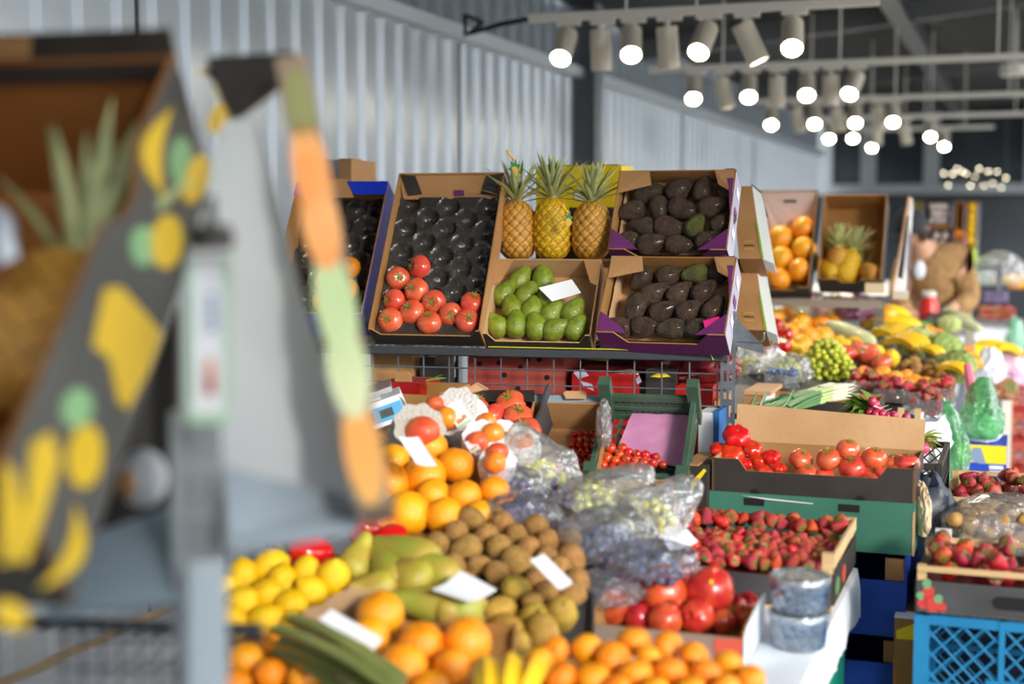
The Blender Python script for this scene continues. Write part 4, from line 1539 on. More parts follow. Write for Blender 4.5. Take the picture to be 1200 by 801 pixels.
G, L = table_frame(1.35, 1.9, 3.3, TABLE_Z, 'market_table', 'near market table heaped with fruit under a white sheet')
mb = MB()                                           # sheet: lies on the table and hangs over the aisle edge
rows = []
n = 60
for i in range(n + 1):
    b = L * i / n
    wv = 0.006 * noise.noise(V((b * 9, 0, 0))) + 0.004 * noise.noise(V((b * 25, 3, 0)))
    hang = 0.105 + 0.02 * noise.noise(V((b * 3, 7, 0))) + (0.03 if b < L * .6 else 0)
    rows.append([G(1.3, b, 0.0), G(0.02, b, 0.0), G(-0.004, b, 0.004), G(-0.012 + wv, b, hang * .5), G(-0.012 + 2 * wv, b, hang)])
mb.ring_skin(rows, False, 0, False)
tag(mb.build('table_sheet', cloth_white, None, True, G(.6, L / 2, 0), True, 60), 'white plastic sheet spread on the near table, hanging over its edge', 'table sheet')


def heap_tray(name, label, BL, D, BRx, TLy, tau, psi, H, mat, ins, cut=None):
    F, W, L = tf(BL, D, BRx, TLy, tau, psi)
    rim = lambda w: [(0, -H), (w, -H), (w, .022 - H), (0, .022 - H)]
    tray(name, label, 'crate', F, W, L, H, mat, ins, 0.005, 'trays of fruit on the near table', front=rim(W), back=rim(W), sides=rim(L))
    return F, W, L


def heap(F, H, lst, pr, real, cat, group, labels, tilt=0.8, lay=0.0, axis=None, rel=True, lift=0.0):
    """lst: (px, py[, diameter px]); real: diameter in metres"""
    pts = [F.hit(q[0], q[1], -H + 0.006 + real * 0.5 + lift + (q[3] if len(q) > 3 else 0)) for q in lst]
    if rel:
        pts = relax(pts, [real * 0.49] * len(pts))
    for i, (p, q) in enumerate(zip(pts, lst)):
        sz = real * random.uniform(.96, 1.05)
        if len(q) > 2 and q[2]:
            sz = min(max(q[2] / F_PX * proj(p)[2], real * .8), real * 1.3)
        ax = axis[i] if axis and axis[i] is not None else jit(F.n, tilt)
        spawn(pr, p, ax, None, sz, labels[i] if isinstance(labels, list) else labels, cat, group)


# ---- kiwis
FK, WK, LK = heap_tray('kiwi_tray', 'black tray under the heap of brown kiwis', (548, 742), 2.56, 696, 612, 20, 4, 0.05, charcoal_card, charcoal_card)
k8 = lambda l: [(480 + q[0] / 3.467, 570 + q[1] / 3.467) + tuple(q[2:]) for q in l]
kl = k8([(258, 130, 29), (325, 105, 24), (385, 155, 29), (105, 245, 31), (190, 195, 30), (230, 255, 33), (310, 210, 30), (360, 250, 32), (445, 300, 35), (490, 262, 28), (435, 205, 27), (520, 170, 29), (575, 225, 28), (640, 215, 24), (655, 295, 32), (285, 325, 26), (350, 355, 31), (190, 325, 28), (525, 380, 27), (570, 430, 29), (645, 430, 28), (675, 385, 28), (510, 470, 26), (600, 340, 30), (560, 300, 28)])
kl = [q for q in kl]
lb = row_labels([(q[0], q[1]) for q in kl], 'brown kiwi, {n} in the {row} row of the kiwi heap', 12)
heap(FK, 0.05, kl, KIWI, 0.052, 'kiwi', 'kiwis heaped on the near table', lb, 1.2)
gl = k8([(435, 420, 34), (365, 505, 36), (400, 580, 36), (505, 535, 34), (610, 520, 40), (540, 600, 40), (440, 640, 32), (240, 560, 30), (130, 570, 30)])
lb = row_labels([(q[0], q[1]) for q in gl], 'pale gold kiwi, {n} in the {row} row in front of the kiwi heap', 12)
heap(FK, 0.05, gl, GKIWI, 0.056, 'kiwi', 'gold kiwis in front of the brown kiwis', lb, 1.2)

# ---- upper oranges
FO, WO, LO = heap_tray('orange_tray', 'dark tray under the upper heap of oranges', (452, 636), 2.88, 590, 520, 24, 0, 0.05, charcoal_card, kraft_inner)
ol = [(499, 522, 46), (534, 545, 44), (497, 566, 52), (462, 566, 48), (545, 581, 42), (478, 597, 54), (519, 602, 46), (455, 590, 40), (449, 620, 42), (556, 600, 30), (520, 575, 40), (460, 540, 42), (476, 512, 40), (563, 578, 28)]
lb = row_labels([(q[0], q[1]) for q in ol], 'large orange, {n} in the {row} row of the upper orange heap', 16)
heap(FO, 0.05, ol, ORANGE, 0.084, 'orange', 'oranges in the upper heap on the near table', lb, 1.0)
price_card('price_card', [P(466, 510, 2.98), P(490, 511, 3.0), P(512, 545, 2.93), P(487, 542, 2.91)], white_card, 'white price card stuck among the upper oranges', group='price cards', curl=0.004)

# ---- lemons, left
FL, WL_, LL = heap_tray('lemon_tray', 'tray holding the yellow lemons next to the grey post', (258, 742), 2.5, 400, 660, 20, 0, 0.05, kraft, kraft_inner)
z7 = lambda l: [(260 + q[0] / 3.467, 570 + q[1] / 3.467) + tuple(q[2:]) for q in l]
ll = z7([(195, 330, 40), (85, 365, 36), (100, 470, 42), (190, 430, 40), (255, 390, 36), (285, 480, 40), (360, 430, 36), (425, 375, 41), (195, 545, 40), (30, 420, 36), (320, 365, 34), (60, 540, 36), (290, 545, 34)])
lb = row_labels([(q[0], q[1]) for q in ll], 'yellow lemon, {n} in the {row} row of the lemon heap', 12)
heap(FL, 0.05, ll, LEMON, 0.061, 'lemon', 'lemons on the near table', lb, 1.6)
for px, py, D, ax, lb in ((362, 647, 2.78, (-1, -.2, .15), 'glossy red pepper lying behind the lemons, stem to the left'), (432, 622, 2.9, (-.6, -.3, .6), 'glossy red pepper between the pears and the oranges'), (456, 637, 2.86, (.7, .3, .1), 'red pepper half hidden under the one by the oranges'), (338, 655, 2.88, (-1, .3, .1), 'darker red pepper half hidden at the left behind the lemons')):
    p = P(px, py, D)
    spawn(PEPPER, p, ax, .4, 0.092, lb, 'pepper', 'red peppers behind the lemons')
FPp, _, _ = heap_tray('pepper_tray', 'low tray under the red peppers behind the lemons', (325, 672), 2.84, 480, 640, 12, 0, 0.04, kraft, kraft_inner)

# ---- pears
FPr, WP_, LP_ = heap_tray('pear_tray', 'kraft tray under the green and russet pears', (405, 722), 2.56, 545, 652, 20, 4, 0.05, kraft, kraft_inner)
for px, py, pr, sz, ang, nz, lb in ((420, 653, PEAR, .095, 70, .9, 'round russet pear at the left top of the pear heap'), (471, 647, GPEAR, .15, 152, .0, 'long green pear lying across the back of the pear heap'),
                                   (474, 675, PEAR, .105, 160, .2, 'big green russet pear in the middle of the heap'), (510, 708, GPEAR, .165, 178, .1, 'long green pear lying at the front beside the white card'),
                                   (436, 688, PEAR, .085, 200, .2, 'green pear half hidden left of the middle pear'), (452, 664, GPEAR, .13, 120, .1, 'thin green pear behind the middle russet pear'),
                                   (500, 664, GPEAR, .13, 150, .1, 'long green pear under the back of the heap near the kiwis'), (540, 712, PEAR, .09, 10, .2, 'russet pear at the front right of the pear heap')):
    p = FPr.hit(px, py, -.05 + .006 + .03)
    a = math.radians(ang)
    spawn(pr, p, FPr.u * math.cos(a) + FPr.v * math.sin(a) + FPr.n * nz, None, sz * 1.1, lb, 'pear', 'pears on the near table')
price_card('price_card', [P(506, 690, 2.55), P(540, 668, 2.62), P(582, 690, 2.58), P(548, 704, 2.53)], white_card, 'white price card between the pears and kiwis', group='price cards', curl=0.006)
price_card('price_card', [P(621, 655, 2.6), P(637, 648, 2.62), P(671, 682, 2.58), P(655, 690, 2.56)], white_card, 'narrow white price card on the brown kiwi heap', group='price cards', curl=0.003)

# ---- front oranges
FF, WF_, LF_ = heap_tray('front_orange_tray', 'kraft edged tray of oranges at the very front', (405, 815), 2.24, 600, 712, 16, 2, 0.05, kraft, kraft_inner)
ol = [(444, 722, 58), (432, 746, 52), (494, 756, 54), (545, 752, 58), (470, 787, 60), (524, 784, 40), (420, 776, 50), (505, 800, 46), (446, 800, 50)]
lb = row_labels([(q[0], q[1]) for q in ol], 'large orange, {n} in the {row} row of the front orange tray', 20)
heap(FF, 0.05, ol, ORANGE, 0.08, 'orange', 'oranges in the front tray', lb, 1.0)
price_card('price_card', [P(372, 724, 2.36), P(388, 713, 2.38), P(449, 748, 2.34), P(434, 763, 2.32)], white_card, 'white price card at the left of the front oranges', group='price cards', curl=0.004)
# crumpled kraft divider between lemons and pears
mb = MB()
rows = []
for i in range(15):
    t = i / 14
    px, py = 352 + 120 * t, 722 - 40 * math.sin(t * 2.4) + (10 * t)
    p = P(px, py, 2.5 + 0.05 * t)
    rows.append([p + Z * (0.012 * noise.noise(V((t * 7, 0, 0)))), p - Z * 0.03 - A * 0.012, p - Z * 0.055 + A * .01])
mb.ring_skin(rows, False, 0, False)
tag(mb.build('kraft_divider', M('divider_card', 'a5835f', 0.8), None, True, P(410, 700, 2.5)), 'crumpled brown cardboard divider between lemons and pears', 'divider')
# leek leaves and oranges, bottom left
root = empty('leek_bundle', P(380, 770, 2.2), 'thick green leek leaves lying at the bottom left before the oranges', 'leeks')
leek_mat = M('leek_leaf', '9aa060', 0.5, col2='7a8848', nscale=6)
for k, (a, b) in enumerate((((318, 736), (485, 826)), ((322, 752), (460, 830)), ((335, 724), (470, 800)), ((315, 765), (420, 830)))):
    p, q = P(a[0], a[1], 2.30 + .02 * k), P(b[0], b[1], 2.06 + .03 * k)
    mb = MB()
    n = 10
    rows = []
    for i in range(n + 1):
        t = i / n
        c = p.lerp(q, t) + Z * (.012 * math.sin(PI * t))
        s = C * 0.4 + A * .9
        s = (s - (q - p).normalized() * s.dot((q - p).normalized())).normalized()
        w = 0.010 + .008 * t
        rows.append([c - s * w + Z * .008, c - Z * .004, c + s * w + Z * .008, c - Z * .008])
    mb.ring_skin(rows)
    mb.build('leaf', leek_mat, root, True)
ol = [(292, 772, 44), (320, 757, 34), (346, 795, 36), (282, 800, 40), (318, 792, 40)]
FB, _, _ = heap_tray('corner_orange_tray', 'tray of blurred oranges at the bottom left corner', (262, 830), 2.2, 380, 745, 14, 0, 0.045, kraft, kraft_inner)
heap(FB, .045, ol, ORANGE, .066, 'orange', 'oranges at the bottom left', ['orange beside the grey post at the bottom left', 'orange under the leek leaves\' left end', 'orange under the leek leaves near the bottom edge', 'orange cut by the bottom edge beside the post', 'orange in the middle of the bottom left corner tray'])
# bananas at the bottom
q = P(648, 770, 2.2)
banana_bunch(P(590, 858, 2.04), 3, 0.19, P(606, 752, 2.26) - P(590, 858, 2.04), 'yellow banana bunch at the bottom between oranges and mandarins', 'bananas')
# ---- mandarins
FM, WM, LM = heap_tray('mandarin_tray', 'tray of mandarins at the front right of the table', (606, 822), 2.2, 884, 752, 12, 8, 0.05, charcoal_card, kraft_inner)
ml = [(640, 776, 40), (743, 752, 42), (685, 763, 40), (718, 772, 46), (783, 761, 36), (815, 772, 38), (692, 797, 42), (748, 790, 44), (787, 785, 42), (826, 788, 40), (846, 782, 34), (871, 794, 34), (660, 792, 40), (768, 803, 36), (716, 803, 36), (655, 765, 32), (812, 800, 36), (764, 772, 34), (850, 802, 34), (620, 800, 34)]
lb = row_labels([(q[0], q[1]) for q in ml], 'orange mandarin, {n} in the {row} row of the front mandarin tray', 13)
heap(FM, .05, ml, MANDARIN, .06, 'mandarin', 'mandarins at the front of the near table', lb, 1.0)

# ---- pomegranate box
R0 = PZ(868, 775, TABLE_Z + .012)
PFm = Fr(V((R0.x, R0.y, TABLE_Z + 0.055)) - C * 0.295, C, A)
pbx = tray('pomegranate_box', 'low white edged box full of pomegranates with a red printed corner', 'box', PFm, 0.30, 0.22, 0.052, M('brown_white_print', '8f7a6c', 0.6), kraft_inner, 0.005, 'trays of fruit on the near table', out_side=M('bluish_white_card', 'd5dfe8', 0.5), sides=[(0, -.052), (.22, -.052), (.22, .03), (.19, .035), (.03, .015), (0, 0)])
mb = MB(); mb.prism([PFm(.245, -.001, -.005), PFm(.297, -.001, 0), PFm(.297, -.001, -.05), PFm(.25, -.001, -.05)], A * -0.001); mb.build('red_print', M('red_print', 'd2543f', 0.5), pbx, False)
pl = [(776, 697, 57, .02), (832, 692, 58, .025), (718, 714, 46, .0), (735, 692, 42, .01), (778, 724, 42, -.012), (820, 722, 42, -.005), (808, 682, 44, .01), (748, 722, 36, -.01), (858, 712, 36, .0), (872, 722, 30, -.01), (845, 728, 30, -.012), (876, 706, 28, 0), (700, 722, 30, -.01)]
lbs = ['orange skinned pomegranate on top of the box, left of the two largest', 'large red pomegranate with a small yellow sticker on top of the box', 'pink red pomegranate at the left end of the box', 'red pomegranate behind the orange one, to its left', 'pink pomegranate at the box\'s front, under the orange one', 'dark red pomegranate at the front under the stickered one', 'red pomegranate behind between the two largest', 'small pink pomegranate in front row, second from left', 'small red pomegranate right of the stickered one', 'small red pomegranate by the white right side, front', 'small red pomegranate in the front row near the red print', 'small red pomegranate by the white right side, back', 'small pink pomegranate at the far left front corner']
pts = []
for q in pl:
    rr = q[2] / 2 / F_PX * 2.66
    pts.append(PFm.hit(q[0], q[1], -0.05 + .004 + rr + max(0, q[3])))
pts = relax(pts, [q[2] / 2 / F_PX * 2.6 for q in pl], 25, damp=.2)
for i, (p, q) in enumerate(zip(pts, pl)):
    o = spawn(OPOME if i == 0 else POME, p, (0.1, -.15, 1) if i < 2 else jit((0, -.4, .6), .7), .5, q[2] / F_PX * proj(p)[2], lbs[i], 'pomegranate', 'pomegranates in the white edged box')
    if i == 1:
        mb = MB()
        c = p
        d = (CAM - p).normalized()
        up = (Z - d * d.z).normalized(); sd = d.cross(up)
        rr = q[2] / 2 / F_PX * proj(p)[2]
        rows = []
        for a in range(5):
            rows.append([p + (d + sd * (-.05 + .16 * (a / 4 - .5) * -1) + up * (.32 + .16 * (b / 2 - .5))).normalized() * rr * 1.035 for b in range(3)])
        mb.ring_skin(rows, False, 0, False)
        st = mb.build('sticker', M('sticker_yellow', 'f2c518', .4), None, True)
        st.parent = o
        st.matrix_parent_inverse = o.matrix_basis.inverted()
film_blob('crumpled_film', P(706, 690, 2.78), (.075, .06, .035), film_lilac, 'crumpled clear film at the left end of the pomegranate box', 'plastic film', 5, rough=.3)

# ---- strawberry crate of pale wood
SR = V((EDGE0.x - .012, EDGE0.y - 0.02, TABLE_Z))
SW, SL, SH = 0.44, 0.40, 0.10
SF = Fr(SR - C * SW + Z * SH, C, A)
r = empty('strawberry_crate', SF(SW / 2, SL / 2, -SH), 'pale wooden crate of strawberries on the near table', 'crate', 'strawberry crates')
mb = MB(); mb.obox(SF, 0, SW, 0, SL, -SH, -SH + .006); mb.build('base', wood, r, False)
for x in (0.0, SW - .02):
    for y in (0.0, SL - .025):
        mb = MB(); mb.obox(SF, x, x + .02, y, y + .025, -SH, 0.024); mb.build('corner_post', wood, r, False)
for x in (-.006, SW):
    for z0, z1, m, nm in ((-.005, .024, wood, 'top_slat'), (-.085, -.02, black_card, 'side_board')):
        mb = MB(); mb.obox(SF, x, x + .006, 0, SL, z0, z1); mb.build(nm, m, r, False)
for k, b in enumerate((0.06, 0.13)):
    mb = MB(); mb.prism([SF(SW + .0065, .05 + .11 * k + .03 * math.cos(2 * PI * j / 12), -.053 + .02 * math.sin(2 * PI * j / 12)) for j in range(12)], C * .001); mb.build('printed_berry', M('print_red', 'c2483a', .6) if k else M('print_green', '5f8a50', .6), r, False)
for y in (-.006, SL):
    mb = MB(); mb.obox(SF, 0, SW, y, y + .006, -.09, -.03); mb.build('front_board' if y < 0 else 'back_board', charcoal_card, r, False)
lbl = 'strawberry in the wooden crate on the near table'
cells = []
for j in range(13):
    for i in range(14):
        a, b = 0.022 + i * 0.0305 + (0.015 if j % 2 else 0) + random.uniform(-.006, .006), .02 + j * 0.03 + random.uniform(-.006, .006)
        if a > SW - .02 or b > SL - .015:
            continue
        if a < 0.12 and b < .16:
            continue
        cells.append((a, b))
pts = [SF(a, b, -0.01 + 0.014 * noise.noise(V((a * 12, b * 12, 4))) + (0.02 if b > SL - .08 else 0) + random.uniform(-.004, .006)) for a, b in cells]
for p in pts:
    spawn(PSTRAW if random.random() < .75 else STRAW, p, jit((0, -.5, -.2), 1.0), None, 0.038 * random.uniform(.85, 1.15), lbl, 'strawberry', lbl)
mb = MB(); mb.obox(SF, .02, SW - .02, .01, SL - .01, -.055, -.035); tag(mb.build('berry_punnets', M('punnet_dark_red', '6e201c', .6), None, False, SF(.2, .2, -.04)), 'dark tray layer under the strawberries in the wooden crate', 'tray')  # plain dark red slab under the berries
price_card('price_card', [P(768, 622, 2.98), P(793, 607, 3.02), P(818, 634, 2.98), P(785, 644, 2.94)], white_card, 'white price card at the strawberry crate\'s left side', group='price cards', curl=.008)
price_card('price_card', [P(750, 622, 3.03), P(785, 608, 3.06), P(782, 618, 3.04), P(752, 634, 3.01)], kraft_pale, 'plain buff card behind the white one at the strawberries', group='price cards', curl=.004)

# ---- blueberry tubs, two stacked
for k, (py, lb) in enumerate(((752, 'lower clear tub of blueberries under another tub'), (706, 'upper clear tub of blueberries with a silvery lid'))):
    base = PZ(936, 757, TABLE_Z)
    zb = TABLE_Z + .002 + k * 0.070
    c = V((base.x, base.y, zb))
    r = empty('blueberry_tub', c, lb, 'tub', 'blueberry tubs')
    mt = Matrix.Translation(c)
    R = 0.056
    mb = MB(); mb.lathe([(R * .86, 0), (R * .9, .004), (R, .060), (R * 1.03, .062), (R * 1.03, .066), (R * .97, .065), (R * .87, .006), (R * .8, .003)], 32, 0, mt); mb.build('tub', tub_plastic, r)
    mb = MB(); mb.lathe([(R * 1.05, .058), (R * 1.05, .067), (R * .98, .069), (R * .9, .066), (.001, .066)], 32, 0, mt, lambda t, i: 1 + .006 * math.cos(24 * t)); mb.build('lid', M('silvery_lid', 'b9c2c8', .18, metal=.75, bump=(60, 1.0, .02)), r)
    for ring, n_, rr in ((0.011, 16, R * .76), (.028, 17, R * .8), (.045, 18, R * .84), (.058, 12, R * .6)):
        for j in range(n_):
            t = 2 * PI * (j + ring * 30) / n_
            if math.sin(t) > .55:
                continue
            spawn(BLUEB, c + V((rr * math.cos(t), rr * math.sin(t), ring)), jit((0, -1, .5), 1), None, .0165 * random.uniform(.9, 1.1), 'blueberry inside the %s clear tub' % ('upper' if k else 'lower'), 'blueberry', 'blueberries in the %s clear tub' % ('upper' if k else 'lower'))

# ---- net bags of peaches and mangoes at the back left, on a kraft box
BF, BW, BL_ = tf((455, 585), 3.2, 606, 505, 26, 0)
tray('net_bag_box', 'kraft box under the white net bags of peaches', 'box', BF, BW, BL_, .07, kraft, kraft_inner)
net_mat = M('white_foam_net', 'f4f2ee', .7, voro=(210, .22, 'cfc6c0'), bump=(150, .6, .01))
grey_net = M('grey_net', 'b8b2a6', .7, voro=(210, .28, '8f877f'), bump=(150, .6, .01))
MANGO = citrus('mango', mango_mat, 1.12, 0, .02, .01, 9)
PEACH = citrus('red_mango', peach_mat, 1.15, 0, .02, .012, 11)


def net_bag(px, py, D, r, mat, label, open_dir, seed):
    """knitted foam sleeve: a bag open on one side, frilled rim"""
    c = P(px, py, D)
    q = V((0, 0, 1)).rotation_difference(V(open_dir).normalized())
    mt = Matrix.Translation(c) @ q.to_matrix().to_4x4()
    prof = []
    for i in range(15):
        ph = PI - (PI - .95) * i / 14
        prof.append((max(.002, math.sin(ph)) * r, math.cos(ph) * r * 1.05))
    prof += [(prof[-1][0] * 1.06, prof[-1][1] + r * .1), (prof[-1][0] * 1.16, prof[-1][1] + r * .12)]
    mb = MB(); mb.lathe(prof, 40, 0, mt, lambda t, i: 1 + .05 * noise.noise(V((math.cos(t) * 2, math.sin(t) * 2, i * .3 + seed))) + (.05 * math.sin(9 * t) if i > 14 else .012 * math.sin(20 * t)))
    return tag(mb.build('net_bag', mat, None, True, c, True, 60), label, 'net bag', 'net bags of fruit at the back of the near table')


nb = [(541, 492, 3.36, .066, net_mat, 'large white foam net bag of mangoes with a paper label', (-.35, -.7, .55), 1), (487, 509, 3.22, .062, grey_net, 'grey net bag holding one red mango, leftmost of the bags', (.25, -.8, .45), 2),
      (566, 521, 3.22, .048, net_mat, 'small white net bag with a red and an orange fruit, in the middle', (0, -.8, .6), 3), (592, 510, 3.36, .034, net_mat, 'folded white net sleeve at the right of the bag group', (.3, -.3, .9), 4),
      (612, 527, 3.3, .045, net_mat, 'white net sleeve holding an orange mango next to the clear bags', (-.1, -.6, .8), 5), (582, 548, 3.12, .042, net_mat, 'white net sleeve with red and orange fruit in front of the clear bags', (.1, -.8, .6), 6)]
for a in nb:
    net_bag(*a)
for px, py, D, pr, sz, lb in ((509, 474, 3.34, PEACH, .042, 'dull red mango at the left of the large net bag'), (523, 490, 3.29, MANGO, .058, 'yellow orange mango in the large net bag'), (494, 507, 3.18, PEACH, .076, 'big red mango in the grey net bag'),
                              (559, 518, 3.185, PEACH, .05, 'red mango in the middle small net bag'), (577, 508, 3.2, MANGO, .05, 'orange mango peeping over the middle net bag'), (570, 494, 3.3, MANGO, .045, 'orange mango under the paper label of the bags'),
                              (612, 518, 3.28, MANGO, .052, 'orange mango in the right net sleeve'), (583, 530, 3.10, PEACH, .045, 'red mango behind the front net sleeve'), (580, 542, 3.07, MANGO, .048, 'orange mango in the front net sleeve')):
    spawn(pr, P(px, py, D), jit((.6, -.3, .3), .3), None, sz, lb, 'mango', 'mangoes in the net bags')
for pts, lb in (([(520, 477), (540, 467), (554, 493), (537, 502)], 'white paper label with orange fruit pictures on the large net bag'), ([(544, 518), (554, 513), (564, 526), (552, 531)], 'small white label on the middle net bag')):
    D = 3.26 if pts[0][0] < 530 else 3.15
    q = [P(x, y, D + (.02 if k < 2 else 0)) for k, (x, y) in enumerate(pts)]
    root = empty('paper_label', (q[0] + q[2]) / 2, lb, 'label', 'labels on the net bags')
    n = (q[1] - q[0]).cross(q[3] - q[0]).normalized()
    if n.y > 0:
        n = -n
    mb = MB(); mb.prism(q, n * -.001); mb.build('paper', white_card, root, False)
    f = lambda u, v: q[0].lerp(q[1], u).lerp(q[3].lerp(q[2], u), v) + n * .0006
    for u0, u1, v0, v1, m in ((.15, .45, .68, .85, M('print_orange', 'e58b3a', .5)), (.55, .8, .62, .78, M('print_orange', 'e58b3a', .5)), (.05, .95, .9, .98, M('print_mint', 'a5cfa8', .5)), (.45, .6, .72, .8, M('print_green', '5f8a50', .6))):
        mb = MB(); mb.prism([f(u0, v0), f(u1, v0), f(u1, v1), f(u0, v1)], n * .0005); mb.build('print', m, root, False)

# ---- clear bags of grapes
CF, CW_, CL_ = tf((585, 668), 2.94, 800, 560, 20, 3)
tray('grape_bag_box', 'dark box under the clear bags of grapes', 'box', CF, CW_, CL_, .06, charcoal_card, kraft_inner)
gb = [  # px py  D  w l h n proto grape-size label
    (634, 556, 3.22, .13, .10, .05, 34, G_YELLOW, .019, 'yellow green grapes in the leftmost clear bag at the back'),
    (603, 574, 3.12, .11, .09, .045, 34, G_DARK, .018, 'dark purple grapes in the left clear bag beside the oranges'),
    (610, 604, 3.0, .12, .09, .04, 34, G_DARK, .018, 'dark purple grapes behind the brown kiwis'),
    (697, 578, 3.10, .10, .10, .05, 30, G_YELLOW, .019, 'yellow green grapes in the middle clear bag'),
    (726, 590, 3.06, .11, .10, .05, 32, G_YELLOW, .019, 'yellow green grapes at the middle bag\'s right'),
    (762, 602, 3.03, .11, .09, .05, 34, G_YELLOW, .019, 'yellow green grapes in the rightmost clear bag'),
    (713, 634, 2.88, .145, .10, .05, 48, G_BLUE, .019, 'blue black grapes in the bag before the middle bag'),
    (764, 660, 2.80, .12, .09, .035, 36, G_BLUE, .018, 'dark grapes in the flat bag next to the pomegranates'),
    (652, 578, 3.12, .09, .08, .04, 20, G_DARK, .018, 'dark grapes between the left and middle clear bags')]
for px, py, D, w, l, h, n, pr, gs, lb in gb:
    grape_bunch(P(px, py, D) - Z * h * .5, w, l, h, n, pr, gs, lb, 'grapes', 'grapes in clear bags on the near table', random.uniform(-.5, .5))
for px, py, D, r, mat, lb, sd, top in ((634, 558, 3.2, (.085, .07, .07), film, 'crumpled clear bag of yellow green grapes, leftmost at the back', 1, (-.02, .02, .05)),
                                 (600, 578, 3.09, (.075, .06, .055), film_lilac, 'clear bag of purple grapes beside the upper oranges', 2, None),
                                 (612, 606, 2.97, (.08, .06, .05), film_lilac, 'clear bag of purple grapes behind the kiwis', 3, None),
                                 (705, 588, 3.08, (.10, .08, .058), film, 'large glossy clear bag of green grapes in the middle', 4, (.03, .02, .03)),
                                 (764, 606, 3.0, (.072, .06, .058), film, 'clear bag of green grapes at the right, its mouth spread open', 6, (.05, .03, .04)),
                                 (713, 630, 2.86, (.092, .065, .062), film_lilac, 'clear bag of blue black grapes in front of the middle bag', 7, None),
                                 (764, 656, 2.79, (.08, .06, .04), film_lilac, 'flat clear bag of dark grapes behind the pomegranates', 8, None)):
    film_blob('clear_bag', P(px, py, D), r, mat, lb, 'bag', sd, 'clear bags of grapes on the near table', rough=.22, top=top, freq=1.8)

# ---- boxes behind: red tomatoes box, kraft cherry tomato box, green crate
def upbox(name, lab, BL, D, BRx, TLy, tau, H, out, ins, **kw):
    F, W, L = tf(BL, D, BRx, TLy, tau, kw.pop('psi', None))
    return F, W, L, tray(name, lab, 'box', F, W, L, H, out, ins, .005, 'boxes in front of the rack', **kw)


FT, WT, LT, r = upbox('tomato_carton', 'kraft carton of deep red tomatoes with a black strip, behind the net bags', (520, 520), 3.62, 612, 458, 30, .10, kraft, kraft_inner)
mb = MB(); mb.prism([FT.hit(546, 457, .01), FT.hit(626, 457, .01), FT.hit(626, 470, .01), FT.hit(546, 470, .01)], A * .004); mb.build('black_hand_strip', black_card, r, False)
mb = MB(); mb.prism([FT(-.01, LT - .02, -.03), FT(-.02, LT - .06, .03), FT(.03, LT - .02, .045), FT(.05, LT, .01)], A * .004); mb.build('torn_flap', kraft_pale, r, False)
mb = MB(); mb.prism([FT(WT + .004, 0, -.08), FT(WT + .004, LT, -.08), FT(WT + .004, LT, .035), FT(WT + .004, LT * .85, .03), FT(WT + .004, LT * .7, .012), FT(WT + .004, 0, .0)], FT.u * .006); mb.build('charcoal_side_flap', charcoal_card, r, False)
tl = [(556, 482), (583, 487), (592, 484), (602, 492), (566, 498), (606, 500), (548, 496), (580, 505)]
lb = row_labels(tl, 'deep red tomato, {n} in the {row} row of the carton behind net bags', 10)
heap(FT, .10, [q + (0, .05) for q in tl], REDTOM, .08, 'tomato', 'deep red tomatoes in the kraft carton', lb, .8)
FC2, WC2, LC2, r = upbox('cherry_tomato_carton', 'kraft carton with small round holes and a few cherry tomatoes', (606, 556), 3.52, 700, 470, 38, .10, kraft, kraft, psi=12)
mb = MB(); mb.prism([FC2.hit(621, 463, .0), FC2.hit(717, 463, .0), FC2.hit(717, 471, .0), FC2.hit(621, 471, .0)], A * .004); mb.build('blue_grey_rim', greyblue_card, r, False)
mb = MB(); mb.prism([FC2.hit(x, y, .012) for x, y in ((660, 460), (663, 458), (684, 458), (687, 461), (686, 467), (663, 467))], A * .005); mb.build('kraft_tab', kraft_pale, r, False)
for pts in ([(666, 478), (690, 478), (693, 487), (666, 486)],):
    mb = MB(); mb.prism([FC2.hit(x, y, -.092) for x, y in pts], FC2.n * .001); mb.build('hand_hole', hole_mat, r, False)
mb = MB(); c0 = FC2.ab(FC2.hit(641, 496, -.093)); mb.prism([FC2(c0[0] + .008 * math.cos(2 * PI * k / 12), c0[1] + .008 * math.sin(2 * PI * k / 12), -.093) for k in range(12)], FC2.n * .001); mb.build('air_hole', hole_mat, r, False)
cl = []
for j in range(7):
    for i in range(9):
        px, py = 655 + i * 7.2 + (3.5 if j % 2 else 0) + random.uniform(-1.5, 1.5), 508 + j * 6.2 + random.uniform(-1.5, 1.5)
        if px > 704 - j * 1.0 or px < 686 - j * 7 - 2 or (j == 0 and px < 674):
            continue
        cl.append((px, py, 7.5))
for j in range(3):
    for i in range(4):
        cl.append((673 + i * 7.5, 509 + j * 7, 8))
heap(FC2, .10, cl, CHERRY, .019, 'cherry tomato', 'cherry tomatoes in the kraft carton', 'small red cherry tomato in the kraft carton left of the green crate', .8, lift=.004)

